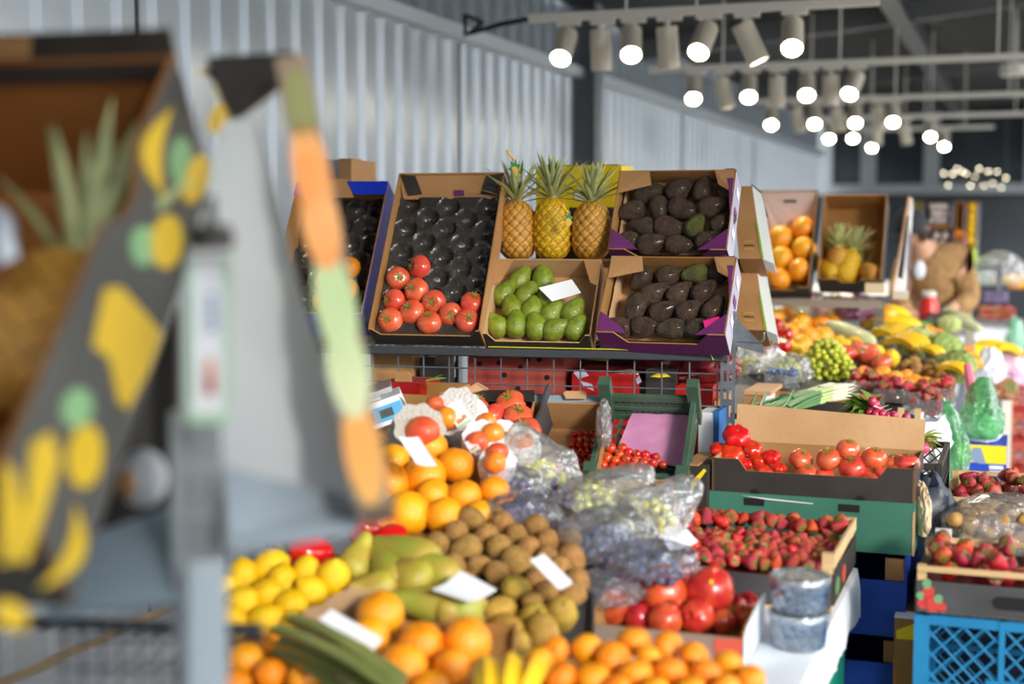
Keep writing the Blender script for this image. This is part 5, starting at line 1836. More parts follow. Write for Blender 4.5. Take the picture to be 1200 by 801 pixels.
GF, GW, GL = tf((692, 553), 3.46, 800, 462, 38, 14)
lattice_crate('green_crate', 'dark green plastic lattice crate with a pink sheet and small tomatoes', 'crate', GF, GW, GL, .085, green_plastic, 'boxes in front of the rack', post=.03, cell=.016, diag=False, tall=.05)
q = [GF(*GF.ab(GF.hit(x, y, -.065))[:2], -.066) for x, y in ((741, 483), (818, 487), (803, 549), (721, 532))]
mb = MB()
n = 14
rows = [[q[0].lerp(q[1], i / n).lerp(q[3].lerp(q[2], i / n), j / n) + GF.n * (.004 * noise.noise(V((i * .5, j * .5, 2))) + .003) for i in range(n + 1)] for j in range(n + 1)]
mb.ring_skin(rows, False, 0, False)
tag(mb.build('pink_sheet', M('pink_paper', 'c98bb0', .7, col2='bb7aa2', nscale=14), None, True, q[0]), 'pink paper sheet lining the green plastic crate', 'paper sheet')
cl = [(716, 525, 13), (731, 527, 12), (712, 536, 13), (722, 539, 12), (735, 537, 12), (744, 533, 11), (755, 534, 12), (752, 541, 12), (768, 537, 10), (765, 543, 11), (776, 544, 10), (742, 544, 11), (730, 545, 11), (718, 546, 10), (708, 545, 11), (750, 547, 10), (738, 530, 10), (727, 533, 11), (745, 540, 10), (759, 545, 10)]
lb = row_labels([(q[0], q[1]) for q in cl], 'small red tomato, {n} in the {row} row of the green crate', 6)
heap(GF, .085, cl, CHERRY, .026, 'cherry tomato', 'small tomatoes in the green crate', lb, .9, lift=.006)
film_blob('clear_film', P(708, 500, 3.5), (.018, .06, .06), film, 'clear film hanging over the green crate\'s left side', 'plastic film', 9, rough=.3)
# stack under the boxes: crates standing between the table and the rack
for px, D, w, h, lb in ((590, 3.72, .34, .80, 'dark plastic crate stack under the tomato carton'), (745, 3.6, .36, .76, 'black crate stack under the green crate')):
    p = P(px, 545, D); G = Fr(V((p.x, p.y, 0)) - C * w / 2, C, A)
    r = empty('crate_stack', G(w / 2, .12, 0), lb, 'crate')
    for k in range(4):
        z0 = h / 4 * k
        mb = MB()
        mb.obox(G, 0, w, 0.02, .012 + .02, z0, z0 + h / 4 - .006); mb.obox(G, 0, w, .25, .262, z0, z0 + h / 4 - .006); mb.obox(G, 0, .012, .02, .26, z0, z0 + h / 4 - .006); mb.obox(G, w - .012, w, .02, .26, z0, z0 + h / 4 - .006); mb.obox(G, 0, w, .02, .26, z0, z0 + .006)
        mb.build('crate_body', black_card, r, False)
# wire basket rim and yellow carton corner right of the crate
r = empty('wire_basket', P(805, 580, 3.3), 'chromed wire basket edge below the green crate', 'basket')
mb = MB()
for k in range(3):
    mb.tube([P(775, 577 + 8 * k, 3.3), P(811, 577 + 8 * k, 3.3)], .0022, 5)
for k in range(7):
    mb.tube([P(775 + 6 * k, 577, 3.3), P(775 + 6 * k, 640, 3.32)], .0016, 5)
mb.build('wire_side', galv, r)
mb = MB(); mb.tube([P(775, 576, 3.3), P(811, 576, 3.3), P(812, 576, 3.45)], .003, 5); mb.build('rim', galv, r)
p = P(818, 560, 3.5); G = Fr(p, C, A)
r = empty('printed_carton', G(0, 0, -.1), 'dark carton with a yellow printed corner beside the green crate', 'carton')
mb = MB(); mb.obox(G, -.04, .022, 0, .2, -.25, .03); mb.build('carton', black_card, r, False)
mb = MB(); mb.prism([G(-.035, -.001, -.03), G(.015, -.001, .025), G(.021, -.001, .02), G(-.028, -.001, -.05)], A * -.001); mb.build('yellow_print', yellow_card, r, False)
mb = MB(); mb.obox(G, -.04, .0, .0, .2, .03, .033); mb.build('lid_flap', kraft, r, False)
p = P(831, 500, 3.95); G = Fr(p, C, A)
r = empty('blue_white_carton', G(0, 0, -.1), 'blue and white carton corner behind the green crate', 'carton')
mb = MB(); mb.obox(G, -.03, .02, 0, .14, -.12, .04); mb.build('carton', white_card, r, False)
mb = MB(); mb.obox(G, .012, .028, -.002, .14, -.10, .045); mb.build('blue_edge', M('mid_blue_card', '2f6fb5', .5), r, False)

# kitchen scale at the left
p = P(452, 486, 3.45)
G = Fr(p, (math.cos(.25), math.sin(.25) * .3, .42), A)
r = empty('weighing_scale', G(0, .05, 0), 'white weighing scale with a blue panel and two dark displays', 'scale')
G = Fr(p, (1, .2, .34), (-.1, 1, .0))
mb = MB(); mb.prism([G(-.09, 0, -.025), G(.055, 0, -.025), G(.055, 0, .012), G(.045, .03, .034), G(-.09, .03, .034)], G.v * .03); mb.prism([G(-.09, .03, -.025), G(.055, .03, -.025), G(.05, .03, .034), G(-.09, .03, .034)], G.v * .15); mb.build('housing', white_card, r, False)
GP = Fr(G(-.09, -.001, -.02), G.u, G(0, .012, .034) - G(0, 0, -.02))
mb = MB(); mb.obox(GP, .005, .135, .006, .043, .0, .004); mb.build('blue_panel', M('scale_blue', '2f9fd0', .35), r, False)
for x in (.03, .078):
    mb = MB(); mb.obox(GP, x, x + .032, .014, .034, .004, .006); mb.build('display', M('lcd_dark', '3b3f3c', .25), r, False)
mb = MB(); mb.obox(G, -.10, .035, .0, .17, .05, .062); mb.build('pan', M('scale_pan', 'cfd0d2', .25, metal=.7), r, False)
mb = MB(); mb.obox(G, -.05, .0, .06, .11, .033, .051); mb.build('pan_support', white_card, r, False)
p = P(452, 512, 3.47); G = Fr(V((p.x, p.y, p.z)), C, A)
mb = MB(); mb.obox(G, -.16, .12, .0, .24, -.02, 0); rr = mb.build('scale_shelf', kraft, None, False, G(0, 0, -.3)); tag(rr, 'brown board that the weighing scale stands on', 'board')
p = P(470, 470, 3.85); G = Fr(p, C, A)
r = empty('kraft_carton', G(.0, .1, -.1), 'open dull brown carton behind the weighing scale', 'carton', 'boxes in front of the rack')
mb = MB(); mb.obox(G, -.12, .12, 0, .006, -.12, .02); mb.build('front_panel', kraft_inner, r, False)
mb = MB(); mb.obox(G, -.12, .12, .2, .206, -.12, .03); mb.build('back_panel', kraft_inner, r, False)
mb = MB(); mb.obox(G, .114, .12, 0, .2, -.12, .03); mb.build('side_panel', kraft, r, False)
mb = MB(); mb.obox(G, -.12, .12, 0, .2, -.12, -.115); mb.build('base', kraft, r, False)
p = P(480, 448, 4.0); G = Fr(p, C, A)
r = empty('red_carton', G(0, .05, -.03), 'red carton with a buff hand tab behind the scale', 'carton')
mb = MB(); mb.obox(G, -.09, .03, 0, .15, -.05, .0); mb.build('carton', bright_red_card, r, False)
mb = MB(); mb.prism([G(-.045, -.003, .002), G(-.042, -.003, .028), G(-.005, -.003, .03), G(.006, -.003, .022), G(.006, -.003, .002)], A * .006); mb.build('hand_tab', kraft, r, False)
mb = MB(); mb.leaf(P(499, 447, 3.95), (1, 0, .25), (0, -.6, 1), .06, .016, .1); mb.leaf(P(504, 446, 3.95), (1, 0, .6), (0, -.6, 1), .04, .005, .1)
tag(mb.build('green_leaf', leaf_green, None, True, P(499, 447, 3.95)), 'small green leaf lying on dark cardboard behind the tomatoes', 'leaf')

# ================================================================== black box of big tomatoes and the stack beneath it
KR = P(1072, 590, 3.36)
KW, KL, KH = 0.485, 0.29, 0.083
KF = Fr(V((KR.x, KR.y, KR.z)) - C * KW + Z * KH, C, A)
kz = KR.z
kb = tray('big_tomato_box', 'long black cardboard box of big red tomatoes with a tall kraft back flap', 'box', KF, KW, KL, KH, black_card, kraft, .005,
          front=notch_profile(KW, KH, .028, .065, .02))
mb = MB(); n = 16
rows = [[KF(.0 + KW * i / n, KL + .004 + .03 * j / 4, -.01 + (.105 - .02 * (i / n)) * j / 4 + .002 * noise.noise(V((i, j, 0)))) for i in range(n + 1)] for j in range(5)]
mb.ring_skin(rows, False, 0, False)
o = mb.build('back_flap', kraft_pale, kb, True)
for k in (.22, .74):
    mb = MB(); mb.prism([KF(KW * k + .012 * math.cos(PI * j / 8), -.0008, -KH + .012 * math.sin(PI * j / 8)) for j in range(9)], A * -.001); mb.build('finger_notch', hole_mat, kb, False)
Zk = lambda l: [(800 + q[0] / 3.813, 430 + q[1] / 3.813) + tuple(q[2:]) for q in l]
bl = Zk([(240, 318, 33, .045), (225, 368, 32, .02), (188, 372, 24, .015), (322, 368, 24, .02), (285, 412, 22, .01), (352, 408, 22, .01), (375, 440, 27, .0), (395, 400, 22, .01), (430, 440, 18, 0)])
lbs = ['largest ribbed red tomato on top of the pile at the box\'s left', 'big ribbed red tomato under the topmost one at the left', 'ribbed red tomato half hidden at the far left of the black box', 'ribbed red tomato right of the two biggest, back', 'ribbed red tomato at the front, next to the notch\'s left end', 'ribbed red tomato in the middle of the small ribbed ones', 'flat ribbed red tomato at the front of the notch', 'ribbed red tomato behind the flat one', 'ribbed red tomato at the right end of the ribbed pile']


def black_box(lst, pr, real, lbs, cat='tomato', grp='big tomatoes in the black box'):
    pts = []
    for q in lst:
        G2 = Fr(KF(0, KL * .45, 0), C, Z)
        s = q[2] / F_PX * 3.42
        p = G2.hit(q[0], q[1], 0)
        p = p - A * (.5 - (q[3] * 8)) * .05
        zb = kz + .006 + s * .42 * .85
        p.z = max(p.z, zb)
        pts.append(p)
    pts = relax(pts, [q[2] / F_PX * 3.42 * .44 for q in lst], 20, damp=.3)
    for p, q, l in zip(pts, lst, lbs):
        p.z = max(p.z, kz + .006 + q[2] / F_PX * 3.42 * .38)
        spawn(pr, p, V((random.uniform(-.4, .4), -.45 + random.uniform(-.3, .3), 1)), None, q[2] / F_PX * proj(p)[2], l, cat, grp)


black_box(bl, BEEF, .1, lbs)
rl = Zk([(535, 415, 28, .03), (655, 410, 30, .01), (765, 435, 33, -.005), (740, 370, 28, .06), (865, 410, 31, .02), (570, 462, 26, -.01), (630, 475, 27, -.01), (855, 482, 24, -.01), (985, 435, 30, .01), (945, 430, 24, .03), (965, 455, 28, -.01), (905, 455, 22, 0)])
lbs = ['round tomato with a green star stem, next to the ribbed ones', 'round tomato second in the round group, shiny, left of the largest', 'largest round tomato in the middle of the black box', 'round tomato at the back, above the largest one', 'round tomato with a bushy green stem, right of the largest', 'round tomato low at the front, under the star stemmed one', 'round tomato low at the front, left of the largest', 'small round tomato low at the front, right of the largest', 'round orange red tomato at the right end, nearest the corner', 'round tomato behind the right end one', 'round tomato low in the right front corner', 'small round tomato low beside the right notch end']
black_box(rl, REDTOM, .09, lbs)

# green carton under it, blue cartons below
p = PZ(1068, 592, kz - .002)
GCF = Fr(V((KR.x, KR.y, kz)) - C * (KW + .012), C, A)
gr = empty('green_carton', GCF(.25, .14, -.125), 'flat green carton carrying the black tomato box', 'carton')
mb = MB(); mb.prism([GCF(0, 0, -.125), GCF(KW + .012, 0, -.125), GCF(KW + .012, 0, 0), GCF(0, 0, 0)], A * .3); mb.build('carton', green_card, gr, False)
for k in (.19, .66):
    mb = MB(); mb.obox(GCF, KW * k, KW * k + .05, -.001, 0, -.03, -.012); mb.build('hand_hole', hole_mat, gr, False)
mb = MB(); mb.obox(GCF, KW + .008, KW + .0135, -.0015, .001, -.125, -.02); mb.build('kraft_edge', kraft_pale, gr, False)
mb = MB(); mb.prism([GCF(.085, -.003, -.006), GCF(.26, -.004, -.014), GCF(.26, -.004, -.016), GCF(.15, -.003, -.013)], A * -.001); mb.build('white_tape', white_card, gr, False)


def blue_box(z1, h, w, label, m):
    G = Fr(V((KR.x, KR.y, z1)) - C * w - C * .015, C, A)
    r = empty('blue_carton', G(w / 2, .14, -h), label, 'carton', 'blue cartons under the tomato box')
    mb = MB(); mb.obox(G, 0, w, .0, .005, -h, -.065); mb.obox(G, 0, w * .6, .0, .005, -.065, 0); mb.build('front_panel', m, r, False)
    mb = MB(); mb.obox(G, 0, w, .28, .285, -h, 0); mb.build('back_panel', m, r, False)
    mb = MB(); mb.obox(G, w - .005, w, .005, .28, -h, 0); mb.build('side_panel', m, r, False)
    mb = MB(); mb.obox(G, 0, .005, .005, .28, -h, 0); mb.build('side_panel', m, r, False)
    mb = MB(); mb.obox(G, .005, w - .005, .005, .28, -h, -h + .006); mb.build('base', kraft_inner, r, False)
    mb = MB(); mb.obox(G, w - .05, w - .006, .01, .016, -.065, -.012); mb.build('inner_flap', kraft, r, False)
    return r


zb = kz - .126
blue_box(zb, .20, .46, 'upper dark blue carton under the flat green carton', navy_card)
blue_box(zb - .201, .20, .46, 'lower dark blue carton below the upper blue one', navy_card)
h3 = zb - .402
G = Fr(V((KR.x, KR.y, h3)) - C * .475, C, A)
r = empty('black_crate', V((G(.2, .1).x, G(.2, .1).y, 0)), 'black plastic crate at the bottom of the blue carton stack', 'crate')
mb = MB()
mb.obox(G, 0, .46, 0, .012, -h3, -.002); mb.obox(G, 0, .46, .27, .282, -h3, -.002); mb.obox(G, 0, .012, 0, .28, -h3, -.002); mb.obox(G, .448, .46, 0, .28, -h3, -.002); mb.obox(G, 0, .46, 0, .28, -h3, -h3 + .01)
mb.build('crate_body', black_card, r, False)

# teal crate at the table's front end
tq = PZ(1008, 728, .60)
TF = Fr(V((EDGE0.x, EDGE0.y, .625)) - A * .1 - C * .52 , C, A)
lattice_crate('teal_crate', 'teal plastic lattice crate under the near table\'s edge, upper', 'crate', TF, .50, .34, .30, teal_plastic, 'teal crates under the near table', post=.03, cell=.045)
TF2 = Fr(TF.o - Z * .305, C, A)
lattice_crate('teal_crate', 'teal plastic lattice crate under the near table\'s edge, lower', 'crate', TF2, .50, .34, .31, teal_plastic, 'teal crates under the near table', post=.03, cell=.045)

# ================================================================== right-hand row along the aisle
XR = P(1074, 716, 3.0)                              # lower front left corner of the printed strawberry crate
RRF = Fr(V((XR.x, XR.y, XR.z)), C, A)
rz0 = XR.z
for k, (z1, h, lb) in enumerate(((rz0 - .004, .30, 'bright blue plastic lattice crate under the printed strawberry crate'), (rz0 - .31, rz0 - .31, 'lower blue plastic crate standing on the ground under the other'))):
    G = Fr(RRF.o + C * .012 - Z * (rz0 - z1) , C, A)
    rc = lattice_crate('blue_crate', lb, 'crate', G, .50, .30, h, blue_plastic, 'blue crates at the right front', post=.03, cell=.04, rail=.02)
    for x in (.16, .32):
        mb = MB(); mb.obox(G, x - .006, x + .006, -.008, .006, -h, 0); mb.build('rib', blue_plastic, rc, False)
    mb = MB(); mb.obox(G, .13, .33, -.009, .002, -h * .62, -h * .42); mb.build('name_plate', M('blue_plate', '1a79aa', .4), rc, False)


def berry_crate(G, w, l, h, label, n, prs, lbl, printed=True, heapf=1.0):
    r = empty('strawberry_crate', G(w / 2, l / 2, 0), label, 'crate', 'strawberry crates')
    mb = MB(); mb.obox(G, 0, w, 0, l, 0, .006); mb.build('base', wood, r, False)
    for x in (0, w - .018):
        for y in (0, l - .018):
            mb = MB(); mb.obox(G, x, x + .018, y, y + .018, 0, h); mb.build('corner_post', wood, r, False)
    for y in (-.004, l):
        mb = MB(); mb.obox(G, 0, w, y, y + .004, .0 if not printed else .002, h * .68); mb.build('front_board' if y < 0 else 'back_board', charcoal_card if printed else wood, r, False)
        mb = MB(); mb.obox(G, 0, w, y - .002, y + .005, h * .88, h); mb.build('top_slat', wood, r, False)
    for x in (-.004, w):
        mb = MB(); mb.obox(G, x, x + .004, 0, l, .002, h * .68); mb.build('side_board', charcoal_card if printed else wood, r, False)
    if printed:
        mb = MB(); mb.prism([G(w * .40 + (.035 * (1 if abs(t) < PI / 2 else -1)) + .014 * math.cos(t), -.0045, h * .34 + .014 * math.sin(t)) for t in [PI * 2 * k / 20 - PI + .01 for k in range(20)]], A * -.001); mb.build('hand_hole', hole_mat, r, False)
        for sx in (.012, w - .085):
            for dx, dz, rr, m in ((.02, .02, .018, 'print_red2'), (.012, .045, .014, 'print_red2'), (.0, .02, .012, 'print_red2'), (.032, .032, .010, 'print_leaf'), (.008, .062, .011, 'print_leaf'), (-.005, .036, .009, 'print_leaf'), (.04, .015, .010, 'print_red2')):
                mb = MB(); mb.prism([G(sx + dx + rr * math.cos(2 * PI * k / 10) * (1 if k % 2 else .8), -.0046, dz * h / .1 + rr * math.sin(2 * PI * k / 10)) for k in range(10)], A * -.0008 * (1.5 if m == 'print_leaf' else 1)); mb.build('printed_strawberry', M(m, 'c63a33' if 'red' in m else '6d9a6a', .55), r, False)
    pts = []
    tr = 0
    while len(pts) < n and tr < 6000:
        tr += 1
        a, b = random.uniform(.03, w - .03), random.uniform(.03, l - .03)
        lay = len(pts) > n * .62
        c = h * (.78 if not lay else 1.02) * heapf + random.uniform(-.006, .008)
        q = G(a, b, c)
        if all((q - k).length > .033 for k in pts):
            pts.append(q)
    for q in pts:
        spawn(random.choice(prs), q, jit((0, -.6, .1), .9), None, .042 * random.uniform(.85, 1.2), lbl, 'strawberry', lbl)
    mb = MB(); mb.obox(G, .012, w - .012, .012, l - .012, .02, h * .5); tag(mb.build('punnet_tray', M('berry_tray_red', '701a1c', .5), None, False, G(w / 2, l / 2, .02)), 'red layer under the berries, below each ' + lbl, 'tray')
    return r


berry_crate(RRF, .50, .29, .10, 'black printed strawberry crate with pale wood slats on the blue crate', 58, [DSTRAW, DSTRAW, STRAW], 'strawberry in the black printed crate at the right')
mb = MB(); mb.obox(RRF, .02, .055, .265, .285, .02, .122); tag(mb.build('white_note', white_card, None, False, RRF(.04, .28, .02)), 'small white card standing at the back left of the printed crate', 'card')
# potatoes in a clear bag
KB = Fr(RRF.o + A * .40 + Z * .0, C, A)
r = empty('dark_crate', V((KB(.2, .15).x, KB(.2, .15).y, 0)), 'dark navy crate stack under the bag of potatoes', 'crate')
mb = MB()
mb.obox(KB, .0, .40, 0, .012, -KB.o.z, -.004); mb.obox(KB, .0, .40, .30, .312, -KB.o.z, -.004); mb.obox(KB, 0, .012, 0, .31, -KB.o.z, -.004); mb.obox(KB, .388, .40, 0, .31, -KB.o.z, -.004); mb.obox(KB, 0, .4, 0, .31, -.016, -.004)
mb.build('crate_body', M('navy_plastic', '1b2636', .5), r, False)
film_blob('potato_bag', KB(.155, .14, .075), (.135, .11, .085), clear_plastic('potato_film', 'f0f2f4', .16, .12, .28), 'clear plastic bag of small potatoes behind the printed crate', 'bag', 21, rough=.15, freq=1.7)
pts = []
tr = 0
while len(pts) < 44 and tr < 5000:
    tr += 1
    q = KB(.155 + random.uniform(-.10, .10), .12 + random.uniform(-.08, .08), random.uniform(.03, .12))
    if all((q - k).length > .037 for k in pts):
        pts.append(q)
for q in pts:
    spawn(random.choice(POTATOES), q, jit((1, 0, 0), 1), None, .05 * random.uniform(.85, 1.2), 'small brown potato inside the clear bag', 'potato', 'potatoes in the clear bag')
SB = Fr(RRF.o + A * .78 + C * .015 + Z * .01, C, A)
berry_crate(SB, .36, .42, .095, 'pale wooden strawberry crate behind the bag of potatoes', 46, [DSTRAW], 'dark strawberry in the crate behind the potatoes', False, 1.0)
mb = MB(); mb.obox(SB, .02, .34, .03, .40, -SB.o.z, -.003)
tag(mb.build('plinth_carton', M('brown_stack', '6a5236', .8), None, False, V((SB(.1, .1).x, SB(.1, .1).y, 0))), 'brown carton under the wooden strawberry crate behind the potatoes', 'carton')
mb = MB(); mb.obox(SB, .362, .368, .03, .16, .0, .08); tag(mb.build('berry_picture', M('berry_print', 'b33030', .5, col2='5f8a50', nscale=30), None, False, SB(.365, .1, .0)), 'strawberry picture panel on the rear crate\'s right end', 'panel')
# orange net of fruit hanging by the aisle
p = P(1184, 612, 4.3)
film_blob('orange_net', p, (.035, .05, .13), M('orange_net', 'd8503a', .6, voro=(60, .25, 'a8382c')), 'orange red net hanging beside the rear strawberry crate', 'net', 12, rough=.2, top=(0, 0, .03))
# brown cartons low between the stacks
for px, py, D, w, z1, lb, yl in ((1066, 735, 3.35, .07, .62, 'brown carton with a yellow label low between the stacks', True), (1064, 700, 3.75, .06, .70, 'dim brown carton low behind the yellow labelled one', False)):
    p = P(px, py, D); G = Fr(V((p.x, p.y, 0)), C, A)
    r = empty('carton', G(0, .1, 0), lb, 'carton')
    mb = MB(); mb.obox(G, -w / 2, w / 2, 0, .2, 0, z1); mb.build('carton', kraft_inner, r, False)
    if yl:
        mb = MB(); mb.prism([G(-.03, -.001, z1 - .03), G(.02, -.001, z1 - .005), G(.02, -.001, z1 - .05), G(-.03, -.001, z1 - .05)], A * -.001); mb.build('yellow_label', yellow_card, r, False)
        mb = MB(); mb.obox(G, -.035, .035, -.001, .05, z1, z1 + .004); mb.build('white_strip', white_card, r, False)
p = P(1088, 612, 3.6)
film_blob('dark_sack', P(1086, 640, 3.55), (.075, .08, .17), M('navy_sack', '1d2738', .45, bump=(20, .5)), 'dark navy sack between the blue cartons and the potatoes', 'sack', 14, rough=.2)
film_blob('paper_bag', P(1078, 600, 3.45), (.018, .06, .07), M('cream_paper', 'd9c3a0', .7, bump=(20, .4)), 'cream paper hanging at the green carton\'s right end', 'paper', 15, rough=.25)

# ================================================================== second stall
Z2 = .79
e0, e1 = edge(4.4), edge(5.7)
G = Fr(V((e0.x, e0.y, Z2)) - C * 1.02, C, A)
L2_ = (e1 - e0).length
r = empty('market_table', V((e0.x, e0.y, 0)) - C * .6, 'second market table farther along, heaped with fruit and vegetables', 'table')
mb = MB(); mb.obox(G, 0, 1.0, 0, L2_, -.03, 0); mb.build('table_top', wood, r, False)
for a in (.1, .9):
    for b in (.3, L2_ - .1):
        q = G(a, b, -.03); mb = MB(); mb.tube([q, V((q.x, q.y, 0))], .02, 8); mb.build('leg', galv, r)
S2, S2W, S2L = None, None, None
bl_, br_, tl_ = P(872, 482, 4.55), P(1086, 492, 4.85), P(905, 384, 6.5)
n_ = (br_ - bl_).cross(tl_ - bl_).normalized()
S2 = Fr(bl_, C - Z * (n_.dot(C) / n_.z), A - Z * (n_.dot(A) / n_.z))
r = empty('display_slope', S2(.4, .8, -.1), 'sloping display board under the second stall\'s produce', 'display board')
mb = MB(); mb.obox(S2, -.12, .44, .0, 1.6, -.03, -.012); mb.obox(S2, .34, .44, 1.6, 4.4, -.03, -.012); mb.build('board', charcoal_card, r, False)
mb = MB()
for a, b in ((.40, 2.4), (.40, 4.2), (.42, 1.7), (-.05, 1.62)):
    if 1:
        q = S2(a, b, -.03); mb.tube([q, V((q.x, q.y, .0))], .02, 6)
mb.build('trestle', wood, r)
for k, (pts, lb) in enumerate((([(1086, 520), (1148, 400)], 'bluish white sheets hung along the second stall\'s aisle edge'),)):
    mb = MB(); rows = []
    for i in range(30):
        t = i / 29
        y = 4.45 + 4.4 * t
        e = edge(y) + Z * (Z2 + .07)
        wv = .02 * noise.noise(V((t * 22, 0, 4)))
        rows.append([e - C * .03, e + C * (.01 + wv), e + C * (.015 + wv * 1.6) - Z * .16, e + C * (.01 + wv * 2) - Z * (.26 + .08 * noise.noise(V((t * 12, 2, 2))))])
    mb.ring_skin(rows, False, 0, False)
    tag(mb.build('edge_sheet', cloth_white, None, True, edge(5) + Z * .9, True, 60), lb, 'sheet')


def on2(px, py, up):
    p = S2.hit(px, py, up)
    return p


def put2(lst, pr, real, lbl, cat, group, tilt=1.0, up=None, axis=None, share=True):
    lbs = row_labels([(q[0], q[1]) for q in lst], lbl, 7) if not share else [lbl] * len(lst)
    pts = [on2(q[0], q[1], real * .5 - .01) for q in lst]
    pts = relax(pts, [real * .46] * len(pts), 20)
    for p, l in zip(pts, lbs):
        spawn(pr, p, jit((0, -.3, 1), tilt) if axis is None else axis, None, real * random.uniform(.95, 1.08), l, cat, group)


put2([(911, 384), (900, 391), (919, 395), (891, 405), (916, 409), (904, 405), (884, 398)], PEPPER, .092, 'glossy red pepper, {n} in the {row} row beside the second stall\'s oranges', 'pepper', 'red peppers on the second stall', share=False)
put2([(920, 370), (940, 377), (960, 380), (926, 391), (945, 394), (964, 394), (908, 371), (934, 364), (952, 368), (974, 378), (934, 384), (955, 404), (938, 404)], GRAPEFRUIT, .095, 'large yellow orange citrus, {n} in the {row} row of the second stall', 'citrus', 'oranges on the second stall', share=False)
put2([(982, 403), (1000, 404), (990, 408), (1012, 400), (1028, 414), (926, 412), (934, 416), (1044, 420)], LEMON, .07, 'yellow lemon, {n} in the {row} row of the second stall', 'lemon', 'lemons on the second stall', share=False)
put2([(998, 414), (1010, 416), (1021, 421), (1033, 426), (1003, 408), (1016, 412)], REDTOM, .085, 'shiny red tomato, {n} in the {row} row before the bananas', 'tomato', 'tomatoes on the second stall', share=False)
put2([(1000, 437), (1012, 438), (1022, 440), (1034, 437), (1048, 442), (1061, 441), (1044, 452), (1063, 450), (1076, 447), (1087, 450), (1008, 445), (1030, 446), (1054, 452), (1098, 452)], MANDARIN, .063, 'orange mandarin, {n} in the {row} row behind the strawberry punnets', 'mandarin', 'mandarins on the second stall', share=False)
put2([(1064, 430), (1086, 436), (1094, 440), (1075, 434), (1102, 444), (1112, 448), (1090, 430), (1070, 426)], KIWI, .055, 'brown kiwi, {n} in the {row} row beyond the mandarins', 'kiwi', 'kiwis on the second stall', share=False)
put2([(1080, 388), (1090, 389), (1098, 393), (1072, 386), (1104, 398), (1064, 384), (1122, 408), (1130, 412), (1136, 418), (1142, 424)], MANDARIN, .075, 'orange, {n} in the {row} row past the bananas', 'orange', 'oranges past the bananas', share=False)
# marrow, cucumber
for (a, b, w0, m, nm, lb) in (((966, 382), (1026, 403), .045, M('marrow_skin', 'b7c486', .4, col2='d5d9ae', nscale=7, stretch=(1, 1, 1)), 'marrow', 'long pale green marrow lying between oranges and bananas'), ((1058, 378), (1100, 382), .022, M('cucumber_skin', '3f6a2e', .4, col2='557f38', nscale=8), 'cucumber', 'dark green cucumber lying behind the bananas'), ((1104, 362), (1140, 378), .03, M('leek_skin', 'a9bd74', .45, col2='d8dcb0', nscale=5), 'leek', 'pale green leek beyond the cabbages, upper'), ((1112, 372), (1150, 386), .03, M('leek_skin', 'a9bd74', .45), 'leek', 'pale leek with a whitish end beyond the cabbages, lower')):
    p, q = on2(a[0], a[1], w0), on2(b[0], b[1], w0)
    mb = MB()
    n = 10
    mb.tube([p.lerp(q, i / n) for i in range(n + 1)], [w0 * (max(.02, 1 - abs(2 * i / n - 1) ** 3.5)) ** .5 for i in range(n + 1)], 14)
    o = mb.build(nm, m, None, True, p.lerp(q, .5), True, 80)
    tag(o, lb, nm)
    mb = MB(); mb.tube([p, p + (p - q).normalized() * w0 * .6], w0 * .18, 6); mb.build('stem', green_stem, o)
for px, py, n_, ln, hx, hy, lb in ((1010, 374, 5, .19, 30, 16, 'yellow banana bunch at the top of the second stall'), (1016, 386, 5, .2, 30, 14, 'yellow banana bunch second from the top'), (1024, 398, 5, .19, 30, 20, 'yellow banana bunch third from the top'), (1040, 408, 4, .18, 24, 20, 'yellow banana bunch lowest, beside the lemons'), (1070, 418, 2, .12, 30, 22, 'yellow bananas between the kiwis and cabbages'), (1096, 440, 2, .13, 34, 12, 'yellow bananas in front of the round cabbage')):
    p = on2(px, py, .02)
    q = on2(px + hx, py + hy, .02)
    banana_bunch(p + Z * .02, n_ + 1, ln * 1.3, V((.8, -.55 - hy * .01, -.08)), lb, 'bananas on the second stall', fan=.12)
for px, py, pr, sz, lb in ((1106, 409, CABBAGE, .16, 'round green cabbage, upper of the two at the stall edge'), (1122, 430, CABBAGE, .15, 'flat green cabbage, lower of the two at the stall edge'), (1074, 402, PALECAB, .16, 'pale green cabbage behind the kiwis'), (1112, 380, PALECAB, .11, 'small pale cabbage beside the leeks')):
    spawn(pr, on2(px, py, sz * .4), jit((0, 0, 1), .4), None, sz, lb, 'cabbage', 'cabbages on the second stall')
grape_bunch(on2(968, 434, .01), .19, .18, .12, 140, G_GREEN, .025, 'large bunch of green grapes on the second stall', 'grapes')
grape_bunch(on2(985, 440, .01), .12, .12, .07, 34, G_GREEN, .022, 'smaller bunch of green grapes at the large bunch\'s right')
grape_bunch(on2(918, 436, .01), .13, .14, .05, 40, G_GREEN, .022, 'green grapes in a clear bag left of the large bunch')
film_blob('clear_bag', on2(918, 433, .03), (.10, .09, .06), film, 'clear bag of green grapes left of the large bunch', 'bag', 31, 'clear bags on the second stall', rough=.2)
film_blob('clear_bag', on2(884, 420, .05), (.09, .10, .07), film, 'glossy clear bag at the rack post on the second stall', 'bag', 32, 'clear bags on the second stall', rough=.25)
grape_bunch(on2(880, 432, .0), .12, .1, .04, 26, G_YELLOW, .02, 'yellow green grapes under the glossy bag by the rack post')
